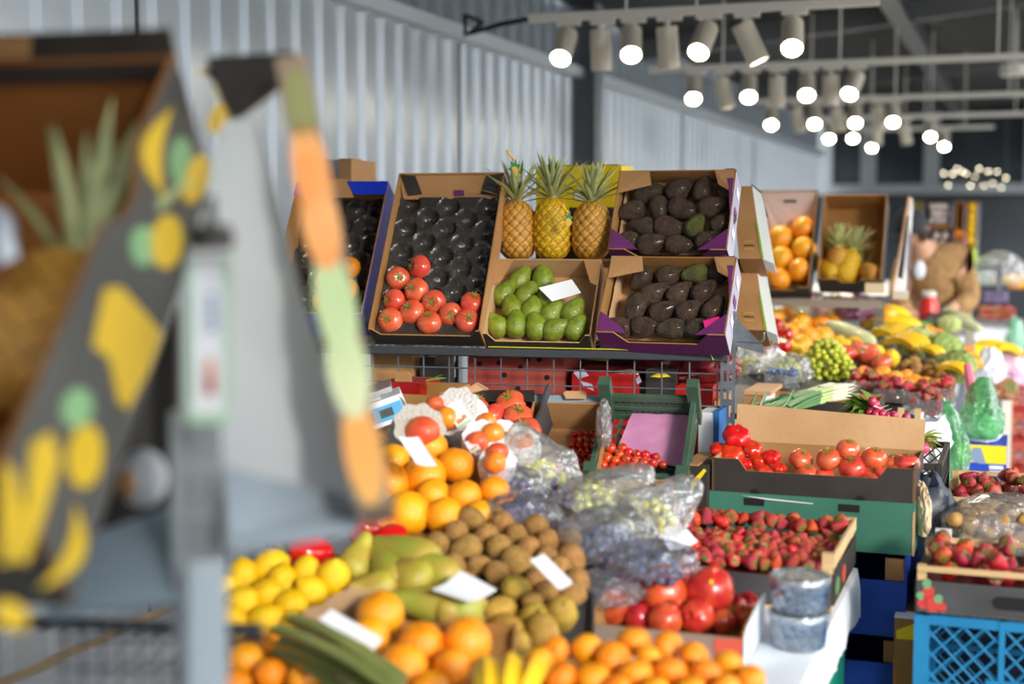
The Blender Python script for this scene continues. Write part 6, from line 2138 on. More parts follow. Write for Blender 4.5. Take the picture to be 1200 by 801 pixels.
# blueberry punnet
p = on2(914, 455, .0)
G = Fr(p, C, A)
r = empty('blueberry_punnet', p, 'clear punnet of blueberries behind the spring onions', 'punnet')
mb = MB()
for lo, hi in (((-.055, 0), (.055, .002)), ((-.055, .09), (.055, .092)), ((-.055, 0), (-.053, .09)), ((.053, 0), (.055, .09))):
    mb.obox(G, lo[0], hi[0], lo[1], hi[1], 0, .05)
mb.obox(G, -.055, .055, 0, .09, 0, .002)
mb.build('punnet', pet, r, False)
for j in range(5):
    for i in range(7):
        spawn(BLUEB, G(-.045 + i * .015 + random.uniform(-.002, .002), .01 + j * .016, .048 + random.uniform(0, .012)), jit(Z, 1), None, .017, 'blueberry in the clear punnet behind the spring onions', 'blueberry', 'blueberries in the punnet')
# kraft box corner and dark tray by the rack post
p = on2(884, 478, .0); G = Fr(p - Z * .02, C, A)
r = empty('kraft_box', G(0, .05, 0), 'kraft box with a pale end beside the rack post', 'box')
mb = MB(); mb.obox(G, -.035, .03, 0, .2, -.03, .06); mb.build('carton', kraft, r, False)
mb = MB(); mb.obox(G, .03, .034, -.001, .2, -.03, .062); mb.build('pale_end', white_card, r, False)
mb = MB(); mb.obox(G, -.035, .05, .01, .25, .062, .075); mb.build('lid_flap', kraft_pale, r, False)
p = on2(920, 478, 0); G = Fr(p, C, A)
tray('dark_tray', 'low black tray under the spring onions and blueberries', 'tray', Fr(G(-.06, -.02, .03), C, A), .36, .25, .04, black_card, kraft_inner)
# spring onions
root = empty('spring_onion_bundle', on2(945, 470, .02), 'bundle of spring onions, white ends right, tied with a green band', 'spring onions')
oa, ob = on2(985, 462, .05), on2(878, 484, .04)
d = (ob - oa)
sd = d.normalized().cross(Z).normalized()
for k in range(22):
    x, y = (k % 6 - 2.5) * .0105 + random.uniform(-.003, .003), (k // 6) * .013 + random.uniform(-.003, .003)
    s0 = oa + sd * x * 1.9 + Z * (y + .0) + d * random.uniform(0, .06)
    ln = random.uniform(.75, 1.0)
    m1 = oa + d * .42 + sd * x * .8 + Z * y
    e_ = oa + d * ln + sd * (x * 3.2 + random.uniform(-.02, .02)) + Z * (y * .35 - .012 * ln)
    pts, n = [], 12
    for i in range(n + 1):
        t = i / n
        pts.append((s0 * (1 - t) ** 2 + m1 * 2 * t * (1 - t) + e_ * t * t))
    rad = [.004, .0085, .0075] + [.0062] * 4 + [.006 - .0005 * i for i in range(6)]
    mb = MB(); mb.tube(pts, rad, 7, 0, [0, 0, 0, 1, 1] + [2] * 8)
    mb.build('spring_onion', [onion_white, onion_pale, onion_green], root)
    if k % 2 == 0:
        mb = MB()
        for j in range(5):
            mb.tube([s0, s0 - d.normalized() * .012 + jit((0, 0, 0), .006), s0 - d.normalized() * .028 + jit((0, 0, 0), .014)], [.0012, .001, .0006], 4)
        mb.build('root_hair', onion_white, root)
for t in (.30, .72):
    c = oa + d * t * .85 + Z * (.016 - .012 * t)
    dn = d.normalized()
    un = sd.cross(dn)
    mb = MB(); mb.tube([c + sd * .034 * math.cos(2 * PI * k / 16) + un * .027 * math.sin(2 * PI * k / 16) for k in range(17)], .004, 6)
    mb.build('rubber_band', M('band_green', '2f8a70', .5), root)
for k, (pp) in enumerate(([(890, 478), (893, 488), (897, 498)], [(922, 475), (935, 482), (944, 486)], [(878, 478), (872, 482), (866, 480)])):
    mb = MB()
    q = [P(x, y, 3.80 if k < 2 else 4.0) for x, y in pp]
    mb.tube([q[0] + A * .12 + Z * .03, q[0], q[1], q[2]], [.003, .004, .003, .001], 5)
    mb.build('loose_leaf', onion_green, root)
# radishes
rc = on2(1024, 478, .02)
root = empty('radish_bunch', rc, 'bunch of pink radishes with leaves beside the spring onions', 'radishes')
for k, (px, py) in enumerate(((1019, 483), (1026, 474), (1030, 480), (1026, 486), (1034, 485), (1040, 488), (1022, 470), (1048, 487), (1062, 489))):
    p = P(px, py, 3.98 - k * .005)
    mb = MB(); mb.ell(p, (.012, .012, .0145), 14, 10); o = mb.build('radish', radish_mat, root)
    mb = MB(); mb.tube([p + Z * -.012 + C * .004, p - Z * .018 + C * .022, p - Z * .008 + C * .045], [.004, .0018, .0006], 5); mb.build('root_tail', onion_white, root)
mb = MB()
for k in range(26):
    b = P(random.uniform(1012, 1022), random.uniform(474, 484), 4.0)
    mb.leaf(b, (-1 + random.uniform(-.2, .8), random.uniform(-.5, .5), random.uniform(-.05, .7)), Z, random.uniform(.05, .08), .045, random.uniform(.1, .5), 5)
mb.build('radish_leaves', leaf_green, root)
root = empty('radish_bunch', P(1078, 520, 3.75), 'radishes with yellow green leaves at the black box\'s right corner', 'radishes')
for px, py in ((1074, 522), (1078, 529), (1083, 525), (1075, 515)):
    p = P(px, py, 3.72); mb = MB(); mb.ell(p, (.014, .014, .016), 12, 8); mb.build('radish', radish_mat, root)
mb = MB()
for k in range(14):
    mb.leaf(P(random.uniform(1078, 1086), random.uniform(510, 520), 3.72), (1 + random.uniform(-.8, .2), random.uniform(-.4, .3), random.uniform(-.3, .8)), Z, .05, .03, .4, 4)
mb.build('radish_leaves', M('yellow_leaf', 'b3bd5a', .5), root)
p = P(1082, 535, 3.75); G = Fr(V((p.x, p.y, p.z)), C, A)
lattice_crate('black_lattice_crate', 'black plastic crate behind the black box\'s right end', 'crate', Fr(G(-.12, .02, -.02), C, A), .16, .4, .16, black_card, None, .016, .03)
mb = MB(); mb.obox(Fr(G(-.12, .02, -.02), C, A), .01, .15, .02, .38, -G.o.z + .02, -.165); tag(mb.build('support_box', kraft_inner, None, False, V((p.x, p.y, .0))), 'brown box under the black plastic crate', 'box')

# strawberry punnets along the second stall's front
def punnet(px, py, w, l, h, n, prs, label, lbl, D=None):
    p = on2(px, py, 0) if D is None else P(px, py, D)
    G = Fr(p, C, A)
    r = empty('strawberry_punnet', p, label, 'punnet', 'strawberry punnets on the second stall')
    mb = MB()
    mb.obox(G, -w / 2, w / 2, 0, .002, 0, h); mb.obox(G, -w / 2, w / 2, l, l + .002, 0, h); mb.obox(G, -w / 2, -w / 2 + .002, 0, l, 0, h); mb.obox(G, w / 2 - .002, w / 2, 0, l, 0, h); mb.obox(G, -w / 2, w / 2, 0, l, 0, .002)
    mb.build('punnet', pet, r, False)
    pts, tr = [], 0
    while len(pts) < n and tr < 4000:
        tr += 1
        q = G(random.uniform(-w / 2 + .015, w / 2 - .015), random.uniform(.015, l - .01), random.uniform(.02, h + .025))
        if all((q - k).length > .029 for k in pts):
            pts.append(q)
    for q in pts:
        spawn(random.choice(prs), q, jit((0, -.6, .1), 1), None, .037 * random.uniform(.9, 1.2), lbl, 'strawberry', lbl)


punnet(1013, 462, .13, .12, .05, 20, [STRAW, DSTRAW], 'clear punnet heaped with red strawberries before the mandarins', 'strawberry in the punnet before the mandarins')
punnet(1044, 472, .12, .14, .05, 18, [DSTRAW], 'strawberry punnet in the black tray behind the radishes', 'strawberry in the black tray\'s left punnet')
punnet(1074, 476, .10, .14, .05, 16, [DSTRAW, STRAW], 'strawberry punnet at the right of the black tray', 'strawberry in the black tray\'s right punnet')
punnet(1100, 474, .10, .14, .06, 18, [DSTRAW, STRAW], 'strawberry punnet at the second stall\'s edge', 'strawberry in the punnet at the stall edge')
punnet(1089, 494, .085, .10, .075, 16, [DSTRAW], 'tall clear tub of strawberries at the edge beside the radishes', 'strawberry in the tall tub at the stall edge')
p = on2(1052, 490, 0); G = Fr(p, C, A)
r = empty('berry_crate', p, 'black card tray with pale wood ends under the strawberry punnets', 'crate')
mb = MB(); mb.obox(G, -.13, .06, -.004, 0, -.05, .015); mb.build('front_board', black_card, r, False)
for x in (-.0, .055):
    mb = MB(); mb.obox(G, x, x + .02, -.005, .02, -.02 if x else -.0, .035); mb.build('corner_post', wood, r, False)
mb = MB(); mb.obox(G, .075, .08, 0, .3, -.04, .02); mb.build('end_board', white_card, r, False)
mb = MB(); mb.obox(G, -.13, .075, 0, .3, -.05, -.045); mb.build('base', wood, r, False)

# ------------------------------------------------------------------ second rack with tilted boxes
D2 = 6.55
r2l = P(880, 349, D2)
R2 = Fr(r2l, C, A)
R2W = solve(lambda s: proj(R2(s, 0))[0] - 1033, .2, 3)
root = empty('display_rack', V((R2(R2W / 2, .2).x, R2(R2W / 2, .2).y, 0)), 'second steel rack behind, carrying boxes of grapefruit and pineapples', 'rack')
mb = MB(); mb.obox(R2, -.1, R2W, -.015, .015, -.035, .0); mb.build('front_rail', M('rail_beige', 'a59d90', .4, metal=.4), root, False)
mb = MB(); mb.obox(R2, -.1, R2W, .38, .41, -.035, .0); mb.build('back_rail', dark_steel, root, False)
for y in (0, .38):
    slotted_post(root, R2, R2W - .03, y, 0, r2l.z + .02)
    slotted_post(root, R2, -.1, y, 0, r2l.z + .02)
mb = MB()
for k in range(30):
    x = -.1 + k * (R2W + .1) / 30
    mb.tube([R2(x, 0, 0), R2(x, .4, 0)], .0025, 5)
mb.build('wire_shelf', dark_steel, root)
mb = MB(); mb.obox(R2, -.1, R2W, 0, .4, -.34, -.325); mb.build('lower_shelf', dark_steel, root, False)
Fg, Wg, Lg = tf((878, 336), D2 - .03, 948, 223, 62)
tg = tray('grapefruit_box', 'box with a pale pink inside flap holding yellow orange grapefruit', 'box', Fg, Wg, Lg, .11, charcoal_card, kraft_inner, .005, 'tilted boxes on the second rack', front=notch_profile(Wg, .11, .03, .05, .02))
mb = MB(); n = 16
mb.prism([Fg(.005, Lg - .008, -.005), Fg(.005, Lg * .70, -.085), *[Fg(.005 + (Wg - .01) * i / n, Lg * (.66 + .02 * math.sin(i * 1.3)), -.085) for i in range(1, n)], Fg(Wg - .005, Lg * .70, -.085), Fg(Wg - .005, Lg - .008, -.005)], Fg.n * .003); mb.build('pink_flap', pink_card, tg, False)
c0 = Fg.ab(Fg.hit(926, 236, -.03))
mb = MB(); mb.obox(Fg, c0[0] - .03, c0[0] + .03, c0[1] - .008, c0[1] + .008, -.034, -.02); mb.build('hand_hole', hole_mat, tg, False)
gp = [(941, 267), (913, 279), (942, 291), (915, 302), (912, 324), (935, 317), (893, 290), (894, 316)]
lb = row_labels(gp, 'yellow orange grapefruit, {n} in the {row} row of the pink flapped box', 14)
heap(Fg, .11, [q + (29,) for q in gp], GRAPEFRUIT, .108, 'grapefruit', 'grapefruits on the second rack', lb, 1.0)
Fp, Wp, Lp = tf((957, 327), D2 - .06, 1033, 228, 62)
tray('pineapple_box', 'dark edged kraft box with pineapples lying inside', 'box', Fp, Wp, Lp, .14, charcoal_card, kraft_inner, .005, 'tilted boxes on the second rack', front=notch_profile(Wp, .14, .03, .09, .02))
for px, py, ax, sz, lb, pr in ((982, 309, (.0, 0, 1), .115, 'pineapple lying at the left with its crown up behind', PINE), (993, 312, (.25, -.75, .35), .115, 'front pineapple on the second rack, crown spread behind it', PINEG), (970, 316, (-.2, .9, .3), .10, 'yellow pineapple at the left front corner of the box', PINEG), (1020, 320, (-.2, .9, .2), .10, 'pineapple lying low at the right of the box', PINE)):
    p = Fp.hit(px, py, -.14 + .006 + sz * .5)
    o = spawn(pr, p, ax if px != 993 else (.35, .3, .9), .7, sz, lb, 'pineapple', 'pineapples on the second rack')
# white and purple carton edge to the right of the rack
p0, p1 = P(1046, 341, 6.35), P(1062, 232, 6.75)
G = Fr(p0, C, p1 - p0)
r = empty('purple_white_carton', p0, 'white and purple carton side at the second rack\'s right end', 'carton', 'tilted boxes on the second rack')
ll_ = (p1 - p0).length
mb = MB(); mb.prism([G(0, 0), G(.065, 0), G(.03, ll_), G(.015, ll_)], G.n * -.05); mb.build('side_panel', white_card, r, False)
mb = MB(); mb.prism([G(.015, .09, .001), G(.035, .08, .001), G(.024, ll_ * .8, .001), G(.016, ll_ * .8, .001)], G.n * .001); mb.build('dark_slot', black_card, r, False)
mb = MB(); mb.prism([G(.062, 0, .001), G(.068, 0, .001), G(.046, ll_ * .6, .001), G(.040, ll_ * .6, .001)], G.n * .001); mb.build('purple_edge', purple_card, r, False)
mb = MB(); mb.prism([G(-.004, 0, 0), G(.004, 0, 0), G(.018, ll_, 0), G(.010, ll_, 0)], G.n * .01); mb.build('cream_edge', kraft_pale, r, False)
p = P(1025, 339, 6.35); G = Fr(p, C, A)
mb = MB(); mb.obox(G, -.04, .045, -.02, -.017, -.015, .03); tag(mb.build('price_card', M('cream_card', 'd6c6a4', .6), None, False, p), 'cream price card on the second rack\'s front edge', 'price card', 'price cards')
# things on the second rack's lower shelf: packed goods
for px, py, sz, m, lb in ((935, 362, .09, 'b9c08a', 'pale green packet on the lower shelf of the second rack, leftmost'), (955, 360, .09, 'c98f8a', 'pinkish packet on the lower shelf of the second rack'), (978, 362, .09, 'e0c38a', 'cream packet on the lower shelf of the second rack')):
    film_blob('packet', P(px, py, 6.75), (.06, .07, .07), M('packet_' + m, m, .35, col2='e9e6dc', nscale=18), lb, 'packet', px, 'packets on the lower shelf', rough=.2)
film_blob('purple_net', P(1003, 362, 6.7), (.10, .09, .07), M('purple_onion_net', '6d2a48', .4, col2='b58aa5', nscale=16, coat=.3), 'shiny net of purple onions under the second rack', 'net', 33, rough=.25)
spawn(GRAPEFRUIT, P(1040, 368, 6.6), Z, None, .085, 'orange behind the second rack\'s right post', 'orange')
p = P(1000, 372, 6.75); G = Fr(V((p.x, p.y, p.z - .02)), C, A)

# ------------------------------------------------------------------ third group of boxes, farther still
D3 = 9.6
FIG = small_ball('round_fruit', M('round_fruit_shine', 'b4a4a0', .3, col2='cfc0ba', nscale=1.2, var=.25, coat=.4))  # dark fruit whose pale shine is put into the base colour
for px0, px1, y0, y1, out, fill, lb, cat in ((1061, 1080, 270, 236, kraft, 'avo', 'small kraft box of green avocados far behind the seller', 'box'), (1085, 1114, 262, 234, kraft, 'fig', 'upper far box of dark round fruit with pale shine in its colour', 'box'), (1086, 1113, 305, 268, purple_card, 'fig', 'lower far box of dark round fruit with pale shine in its colour', 'box'),
                                             (1118, 1129, 280, 236, kraft, 'orange', 'narrow far kraft box with an orange inside', 'box'), (1132, 1144, 285, 236, yellow_card, 'yellow', 'narrow far box of yellow green fruit', 'box')):
    F, W, L = tf((px0, y1 if y1 > y0 else y0), D3, px1, min(y0, y1), 62)
    tray('fruit_box', lb, cat, F, W, L, .09, out, black_card if fill == 'fig' else kraft_inner, .006, 'far display boxes', out_side=lav_card)
    if fill in ('fig', 'avo', 'yellow'):
        nx, ny = max(1, int(W / .05)), max(2, int(L / .055))
        k = 0
        for j in range(ny):
            for i in range(nx):
                p = F(.03 + (W - .06) * (i + .5 * (j % 2) * .6) / max(1, nx - .5), .035 + (L - .07) * j / max(1, ny - 1), -.09 + .055)
                if fill == 'fig':
                    spawn(FIG, p, jit(F.n, .5), None, .055, 'dark round fruit in the ' + lb.split(' of ')[0], 'fruit', 'round fruit in the ' + lb.split(' of ')[0])
                else:
                    spawn(GAVO if fill == 'avo' else LEMON, p, jit(F.v, .6), None, .065, ('green avocado' if fill == 'avo' else 'yellow green fruit') + ' in the ' + lb.split(' of ')[0], 'fruit', 'fruit in the ' + lb.split(' of ')[0])
    else:
        spawn(ORANGE, F(W / 2, .06, -.05), Z, None, .08, 'orange in the narrow far kraft box', 'orange')
p = P(1100, 300, 9.75); G = Fr(V((p.x, p.y, 0)), C, A)
r = empty('display_rack', G(.1, .1, 0), 'third steel rack far back holding the small boxes', 'rack')
rzz = P(1100, 306, 9.6).z
for x in (-.28, .38):
    for y in (-.05, .30):
        mb = MB(); mb.obox(G, x, x + .03, y, y + .03, 0, rzz - .04); mb.build('post', galv, r, False)
mb = MB(); mb.obox(G, -.28, .41, -.06, .34, rzz - .06, rzz - .04); mb.build('shelf', galv, r, False)
mb = MB()
for x in (-.15, .05, .25):
    mb.tube([G(x, .05, rzz - .04), G(x, .32, rzz + .4)], .006, 6)
mb.build('leaning_bar', galv, r)

# far stall tables and mixed goods
def far_table(y0, y1, off, z, label, w=.9):
    e0, e1 = edge(y0) + C * off, edge(y1) + C * off
    G = Fr(V((e0.x, e0.y, z)) - C * w, C, A)
    Lx = (e1 - e0).length
    r = empty('market_table', V((e0.x, e0.y, 0)) - C * w / 2, label, 'table')
    mb = MB(); mb.obox(G, 0, w, 0, Lx, -.12, 0); mb.build('table_top', cloth_white, r, False)
    for a in (.08, w - .08):
        for b in (.1, Lx - .1):
            q = G(a, b, -.12); mb = MB(); mb.tube([q, V((q.x, q.y, 0))], .02, 6); mb.build('leg', wood, r)
    return G, w, Lx


FG3, w3, l3 = far_table(10.4, 13.5, -.05, .98, 'far market table with white cloth, mixed produce on it', 1.5)
def on3(px, py, c=.04):
    d = ray(px, py); zz = .98 + c
    p = CAM + d * ((zz - CAMZ) / d.z)
    return p


far_green = M('far_bag_green', '63b98a', .4, bump=(12, .5))
for px, py, r_, m, lb in ((1118, 318, (.14, .14, .16), far_green, 'green plastic bag of greens on the far table'), (1150, 322, (.12, .12, .10), film, 'clear bag of white goods at the far table\'s left'), (1172, 318, (.16, .14, .14), film, 'large clear bag of pale goods on the far table'), (1138, 308, (.05, .05, .22), M('lime_net', 'b5c94a', .5), 'tall lime green net hanging over the far table'), (1126, 303, (.04, .05, .16), M('magenta_net', 'c0307a', .5), 'magenta net hanging over the far table')):
    D = 10.5
    p = P(px, py, D)
    film_blob('produce_bag', p, r_, m, lb, 'bag', px * .1, 'bags on the far table', rough=.25)
for px, py, pr, sz, lb, cat in ((1134, 336, 'cab', .15, 'green cabbage on the far table, left', 'cabbage'), (1128, 345, 'cab', .17, 'dark green cabbage heap on the far stall', 'cabbage'), (1116, 350, 'cab', .14, 'dark green leafy head at the far stall\'s left', 'cabbage')):
    spawn(CABBAGE, P(px, py, 9.4), Z, None, sz, lb, cat, 'cabbages on the far table')
for k in range(10):
    px, py = 1186 + (k % 5) * 4, 326 + (k // 5) * 5 + (k % 2) * 2
    spawn(ORANGE, P(px, py, 11.0), Z, None, .08, 'orange in the heap at the far table\'s right end', 'orange', 'oranges at the far right')
for k in range(12):
    px, py = 1154 + (k % 6) * 4.6, 345 + (k // 6) * 6
    spawn(small_ball('plum', dgrape_mat) if k == 0 else PROTOS[-1], P(px, py, 9.6), Z, None, .055, 'dark purple plum on the far stall', 'plum', 'plums on the far stall')
for k in range(16):
    px, py = 1150 + (k % 8) * 5, 362 + (k // 8) * 8
    spawn(DSTRAW, P(px, py, 9.2), jit((0, -1, 0), .6), None, .06, 'red fruit in the far punnets over the white table edge', 'strawberry', 'red fruit in the far punnets')
banana_bunch(P(1158, 332, 10.6), 5, .2, (1, -.2, 0), 'yellow bananas far back on the far table', 'far bananas')
banana_bunch(P(1150, 408, 7.6), 6, .22, (.8, .4, -.2), 'yellow bananas at the corner of the second stall', 'far bananas')
pw = P(1162, 385, 8.6); G = Fr(pw, C, A)
r = empty('white_shelf_board', G(.1, .1, 0), 'white topped low stand at the aisle edge before the far table', 'stand')
mb = MB(); mb.obox(G, -.10, .16, 0, .3, -.08, 0); mb.build('board', cloth_white, r, False)
for x in (-.09, .13):
    mb = MB(); mb.obox(G, x, x + .025, .02, .045, -pw.z, -.08); mb.obox(G, x, x + .025, .25, .275, -pw.z, -.08); mb.build('leg', wood, r, False)
mb = MB(); mb.obox(G, -.09, .14, .04, .26, -.26, -.22); mb.build('shelf', wood, r, False)
yb = P(1156, 418, 7.3); G = Fr(yb, C, A)
r = empty('yellow_crate', yb, 'yellow crate at the second stall\'s far corner', 'crate')
mb = MB(); mb.obox(G, -.07, .07, 0, .008, -.06, .05); mb.obox(G, -.07, .07, .2, .208, -.06, .05); mb.obox(G, -.07, -.062, 0, .2, -.06, .05); mb.obox(G, .062, .07, 0, .2, -.06, .05); mb.obox(G, -.07, .07, 0, .2, -.06, -.052); mb.build('crate_body', yellow_card, r, False)
mb = MB(); mb.tube([P(1152, 427, 7.35), V((yb.x - .03, yb.y + .1, 0))], .015, 6); mb.build('stand_leg', wood, r)
# small tags
mb = MB(); mb.prism([P(1137, 408, 7.0), P(1141, 405, 7.0), P(1145, 415, 7.0), P(1140, 418, 7.0)], A * .003); tag(mb.build('pink_price_tag', M('pink_tag_card', 'e0257f', .5), None, False, P(1140, 410, 7.0)), 'small pink and dark price tag above the round cabbage', 'tag')
# red thermos bottle
p = P(1088, 374, 8.2)
r = empty('red_bottle', p, 'tall red bottle with a whitish cap near the seller\'s apron', 'bottle')
mt = Matrix.Translation(p)
mb = MB(); mb.lathe([(.03, -.06), (.055, -.055), (.057, .09), (.04, .12), (.038, .13)], 20, 0, mt); mb.build('bottle_body', M('bottle_red', 'cf2a20', .35), r)
mb = MB(); mb.lathe([(.03, .125), (.04, .135), (.042, .155), (.03, .165), (.001, .167)], 16, 0, mt); mb.build('cap', M('cap_white', 'd9dcd2', .4), r)

# ------------------------------------------------------------------ carrier bags, cartons and net sacks along the aisle
p = P(1150, 492, 5.35)
film_blob('green_carrier_bag', p, (.075, .09, .09), film_green, 'translucent green carrier bag full of goods hanging at the stall edge', 'bag', 51, 'green carrier bags', rough=.2, top=(0, 0, .07))
film_blob('white_goods', P(1152, 504, 5.36), (.062, .06, .055), cloth_white, 'white wrapped goods inside the green carrier bag', 'goods', 52, rough=.2)
film_blob('green_carrier_bag', P(1121, 538, 4.9), (.04, .05, .12), film_green, 'narrow green carrier bag hanging down behind the rear strawberry crate', 'bag', 53, 'green carrier bags', rough=.22, top=(-.03, 0, .08))
film_blob('mint_carrier_bag', P(1189, 400, 8.6), (.06, .07, .10), clear_plastic('mint_film', 'a8e2c4', .6, .2, .2), 'pale mint carrier bag hanging at the far stand', 'bag', 54, rough=.2, top=(0, 0, .05))
film_blob('white_carrier_bag', P(1160, 432, 6.6), (.06, .07, .09), cloth_white, 'white plastic bag hanging above the green carrier bag', 'bag', 55, rough=.25)
film_blob('lilac_bag', P(1184, 436, 7.6), (.11, .1, .09), M('lilac_goods', 'c58fb8', .5, col2='e6dfe6', nscale=12), 'lilac and white bag on the red crates at the right edge', 'bag', 56, rough=.25)
film_blob('radish_net', P(1172, 457, 6.6), (.075, .08, .055), M('radish_net', 'c24a52', .5, col2='6d7a3a', nscale=9), 'net of red and green vegetables beside the green carrier bag', 'net', 57, rough=.25)
mb = MB(); q0, q1 = P(1134, 428, 5.5), P(1141, 470, 5.4)
mb.tube([q0, q0.lerp(q1, .5), q1], [.016, .02, .017], 8); tag(mb.build('pink_ribbon', M('pink_ribbon', 'e17a96', .5), None, True, q0), 'pink plastic ribbon hanging at the second stall\'s edge', 'ribbon')
p = P(1157, 562, 5.3); G = Fr(p, C, A)
r = empty('yellow_blue_carton', G(0, .1, 0), 'yellow and deep blue carton on the ground side under the green bag', 'carton')
w = .105
mb = MB(); mb.obox(G, -w, w * .62, 0, .3, 0, .13); mb.build('carton', M('carton_blue', '1a45b5', .5), r, False)
mb = MB(); mb.prism([G(-w, -.001, .055), G(-w * .5, -.001, .065), G(-w * .1, -.001, .062), G(w * .62, -.001, .062), G(w * .62, -.001, .13), G(-w, -.001, .13)], A * -.001); mb.build('yellow_print', M('carton_yellow', 'e8d51c', .5), r, False)
mb = MB(); mb.prism([G(-w * .85, -.0025, .035), G(-w * .5, -.0025, .12), G(-w * .25, -.0025, .12), G(-w * .05, -.0025, .06), G(-w * .3, -.0025, .06), G(-w * .6, -.0025, .075)], A * -.0008); mb.build('grey_blue_print', M('carton_greyblue', '7f92b0', .5), r, False)
for zz in (.022, .042):
    mb = MB(); mb.obox(G, w * .05, w * .52, -.0035, -.001, zz, zz + .013); mb.build('white_label', white_card, r, False)
G0 = Fr(V((G.o.x, G.o.y, 0)), C, A)
r = empty('support_crate', G0(0, .1, 0), 'brown crate standing under the yellow and blue carton', 'crate')
mb = MB(); mb.obox(G0, -w, w * .6, .01, .29, 0, G.o.z - .002); mb.build('crate_body', M('brown_stack', '6a5236', .8), r, False)
for pxx, lb in ((1112, 'white sheet flapping at the stall edge above the narrow green bag'), ):
    q = [P(1090, 502, 4.45), P(1108, 484, 4.9), P(1118, 518, 4.8), P(1100, 546, 4.5)]
    mb = MB(); n = 10
    rows = [[q[0].lerp(q[1], i / n).lerp(q[3].lerp(q[2], i / n), j / n) + C * (.012 * noise.noise(V((i * .5, j * .4, 8)))) for i in range(n + 1)] for j in range(n + 1)]
    mb.ring_skin(rows, False, 0, False); tag(mb.build('hanging_sheet', cloth_white, None, True, q[0], True, 60), lb, 'sheet')
# red crates far right
for k in range(4):
    p = P(1196, 452, 7.8); G = Fr(V((p.x, p.y, 0)), C, A)
    h = p.z / 4
    lattice_crate('red_crate', ['red plastic crate at the bottom of the stack by the right edge', 'red plastic crate second from the ground by the right edge', 'red plastic crate third from the ground by the right edge', 'topmost red plastic crate of the stack by the right edge'][k], 'crate', Fr(G(-.05, 0, h * (k + 1) - .004), C, A), .40, .30, h - .008, M('red_plastic', 'b8392e', .5), 'red crates by the right edge', .02, .05)
mb = MB(); p = P(1181, 450, 7.7); mb.obox(Fr(V((p.x, p.y, 0)), C, A), -.025, .025, 0, .05, 0, p.z); tag(mb.build('white_post', white_paint, None, False, V((p.x, p.y, 0))), 'white post in front of the red crates at the right edge', 'post')

# ------------------------------------------------------------------ the seller, bent over the second stall
PS = P(1102, 352, 9.2)
px0 = V((PS.x, PS.y, 0))
ps = empty('person', px0, 'person in a dark cap and tan fleecy coat bending over the far stall', 'person')


def skin(name, verts, edges, mat, parent, sub=2):
    me = bpy.data.meshes.new(name)
    off = WL[parent]
    me.from_pydata([tuple(V(v[0]) - off) for v in verts], edges, [])
    o = bpy.data.objects.new(name, me)
    COL.objects.link(o)
    o.parent = parent
    md = o.modifiers.new('skin', 'SKIN')
    md.use_smooth_shade = True
    for i, v in enumerate(verts):
        r_ = v[1]
        me.skin_vertices[0].data[i].radius = r_ if isinstance(r_, tuple) else (r_, r_)
    me.skin_vertices[0].data[0].use_root = True
    s = o.modifiers.new('sub', 'SUBSURF'); s.levels = sub; s.render_levels = sub
    me.materials.append(mat)
    KIDS.setdefault(parent, []).append(o)
    return o


def pp(x, y, z):                                    # local to the seller: x right, y away, z up
    return px0 + RT * x + V((0, 1, 0)) * y + Z * z


skin_mat = M('skin', 'c99a7c', .5)
coat_mat = M('fleecy_coat', 'b08a5a', .9, col2='96724a', nscale=20, bump=(40, .8, .03))
jeans_mat = M('grey_trousers', '6d7680', .8, col2='5e6770', nscale=12)
body = [(pp(0, 0, .92), (.14, .12)), (pp(-.05, -.04, 1.12), (.15, .12)), (pp(-.12, -.10, 1.30), (.16, .12)), (pp(-.17, -.14, 1.38), (.07, .07)), (pp(-.21, -.18, 1.43), (.062, .062)), (pp(-.245, -.215, 1.47), (.085, .09)), (pp(-.27, -.235, 1.53), (.08, .088)), (pp(-.28, -.245, 1.58), (.05, .055)),
        (pp(.09, .0, .84), (.085, .085)), (pp(.10, .0, .48), (.062, .062)), (pp(.11, .05, .09), (.045, .045)), (pp(.11, -.10, .04), (.038, .03)),
        (pp(-.09, .02, .84), (.085, .085)), (pp(-.10, .02, .48), (.062, .062)), (pp(-.10, .07, .09), (.045, .045)), (pp(-.10, -.08, .04), (.038, .03)),
        (pp(.06, -.10, 1.32), (.065, .065)), (pp(.10, -.20, 1.06), (.05, .05)), (pp(-.06, -.36, 1.00), (.036, .036)), (pp(-.10, -.40, .99), (.026, .034)),
        (pp(-.25, -.06, 1.28), (.06, .06)), (pp(-.31, -.12, 1.05), (.05, .05)), (pp(-.30, -.32, .99), (.036, .036)), (pp(-.28, -.37, .98), (.026, .034))]
ed = [(0, 1), (1, 2), (2, 3), (3, 4), (4, 5), (5, 6), (6, 7), (0, 8), (8, 9), (9, 10), (10, 11), (0, 12), (12, 13), (13, 14), (14, 15), (2, 16), (16, 17), (17, 18), (18, 19), (2, 20), (20, 21), (21, 22), (22, 23)]
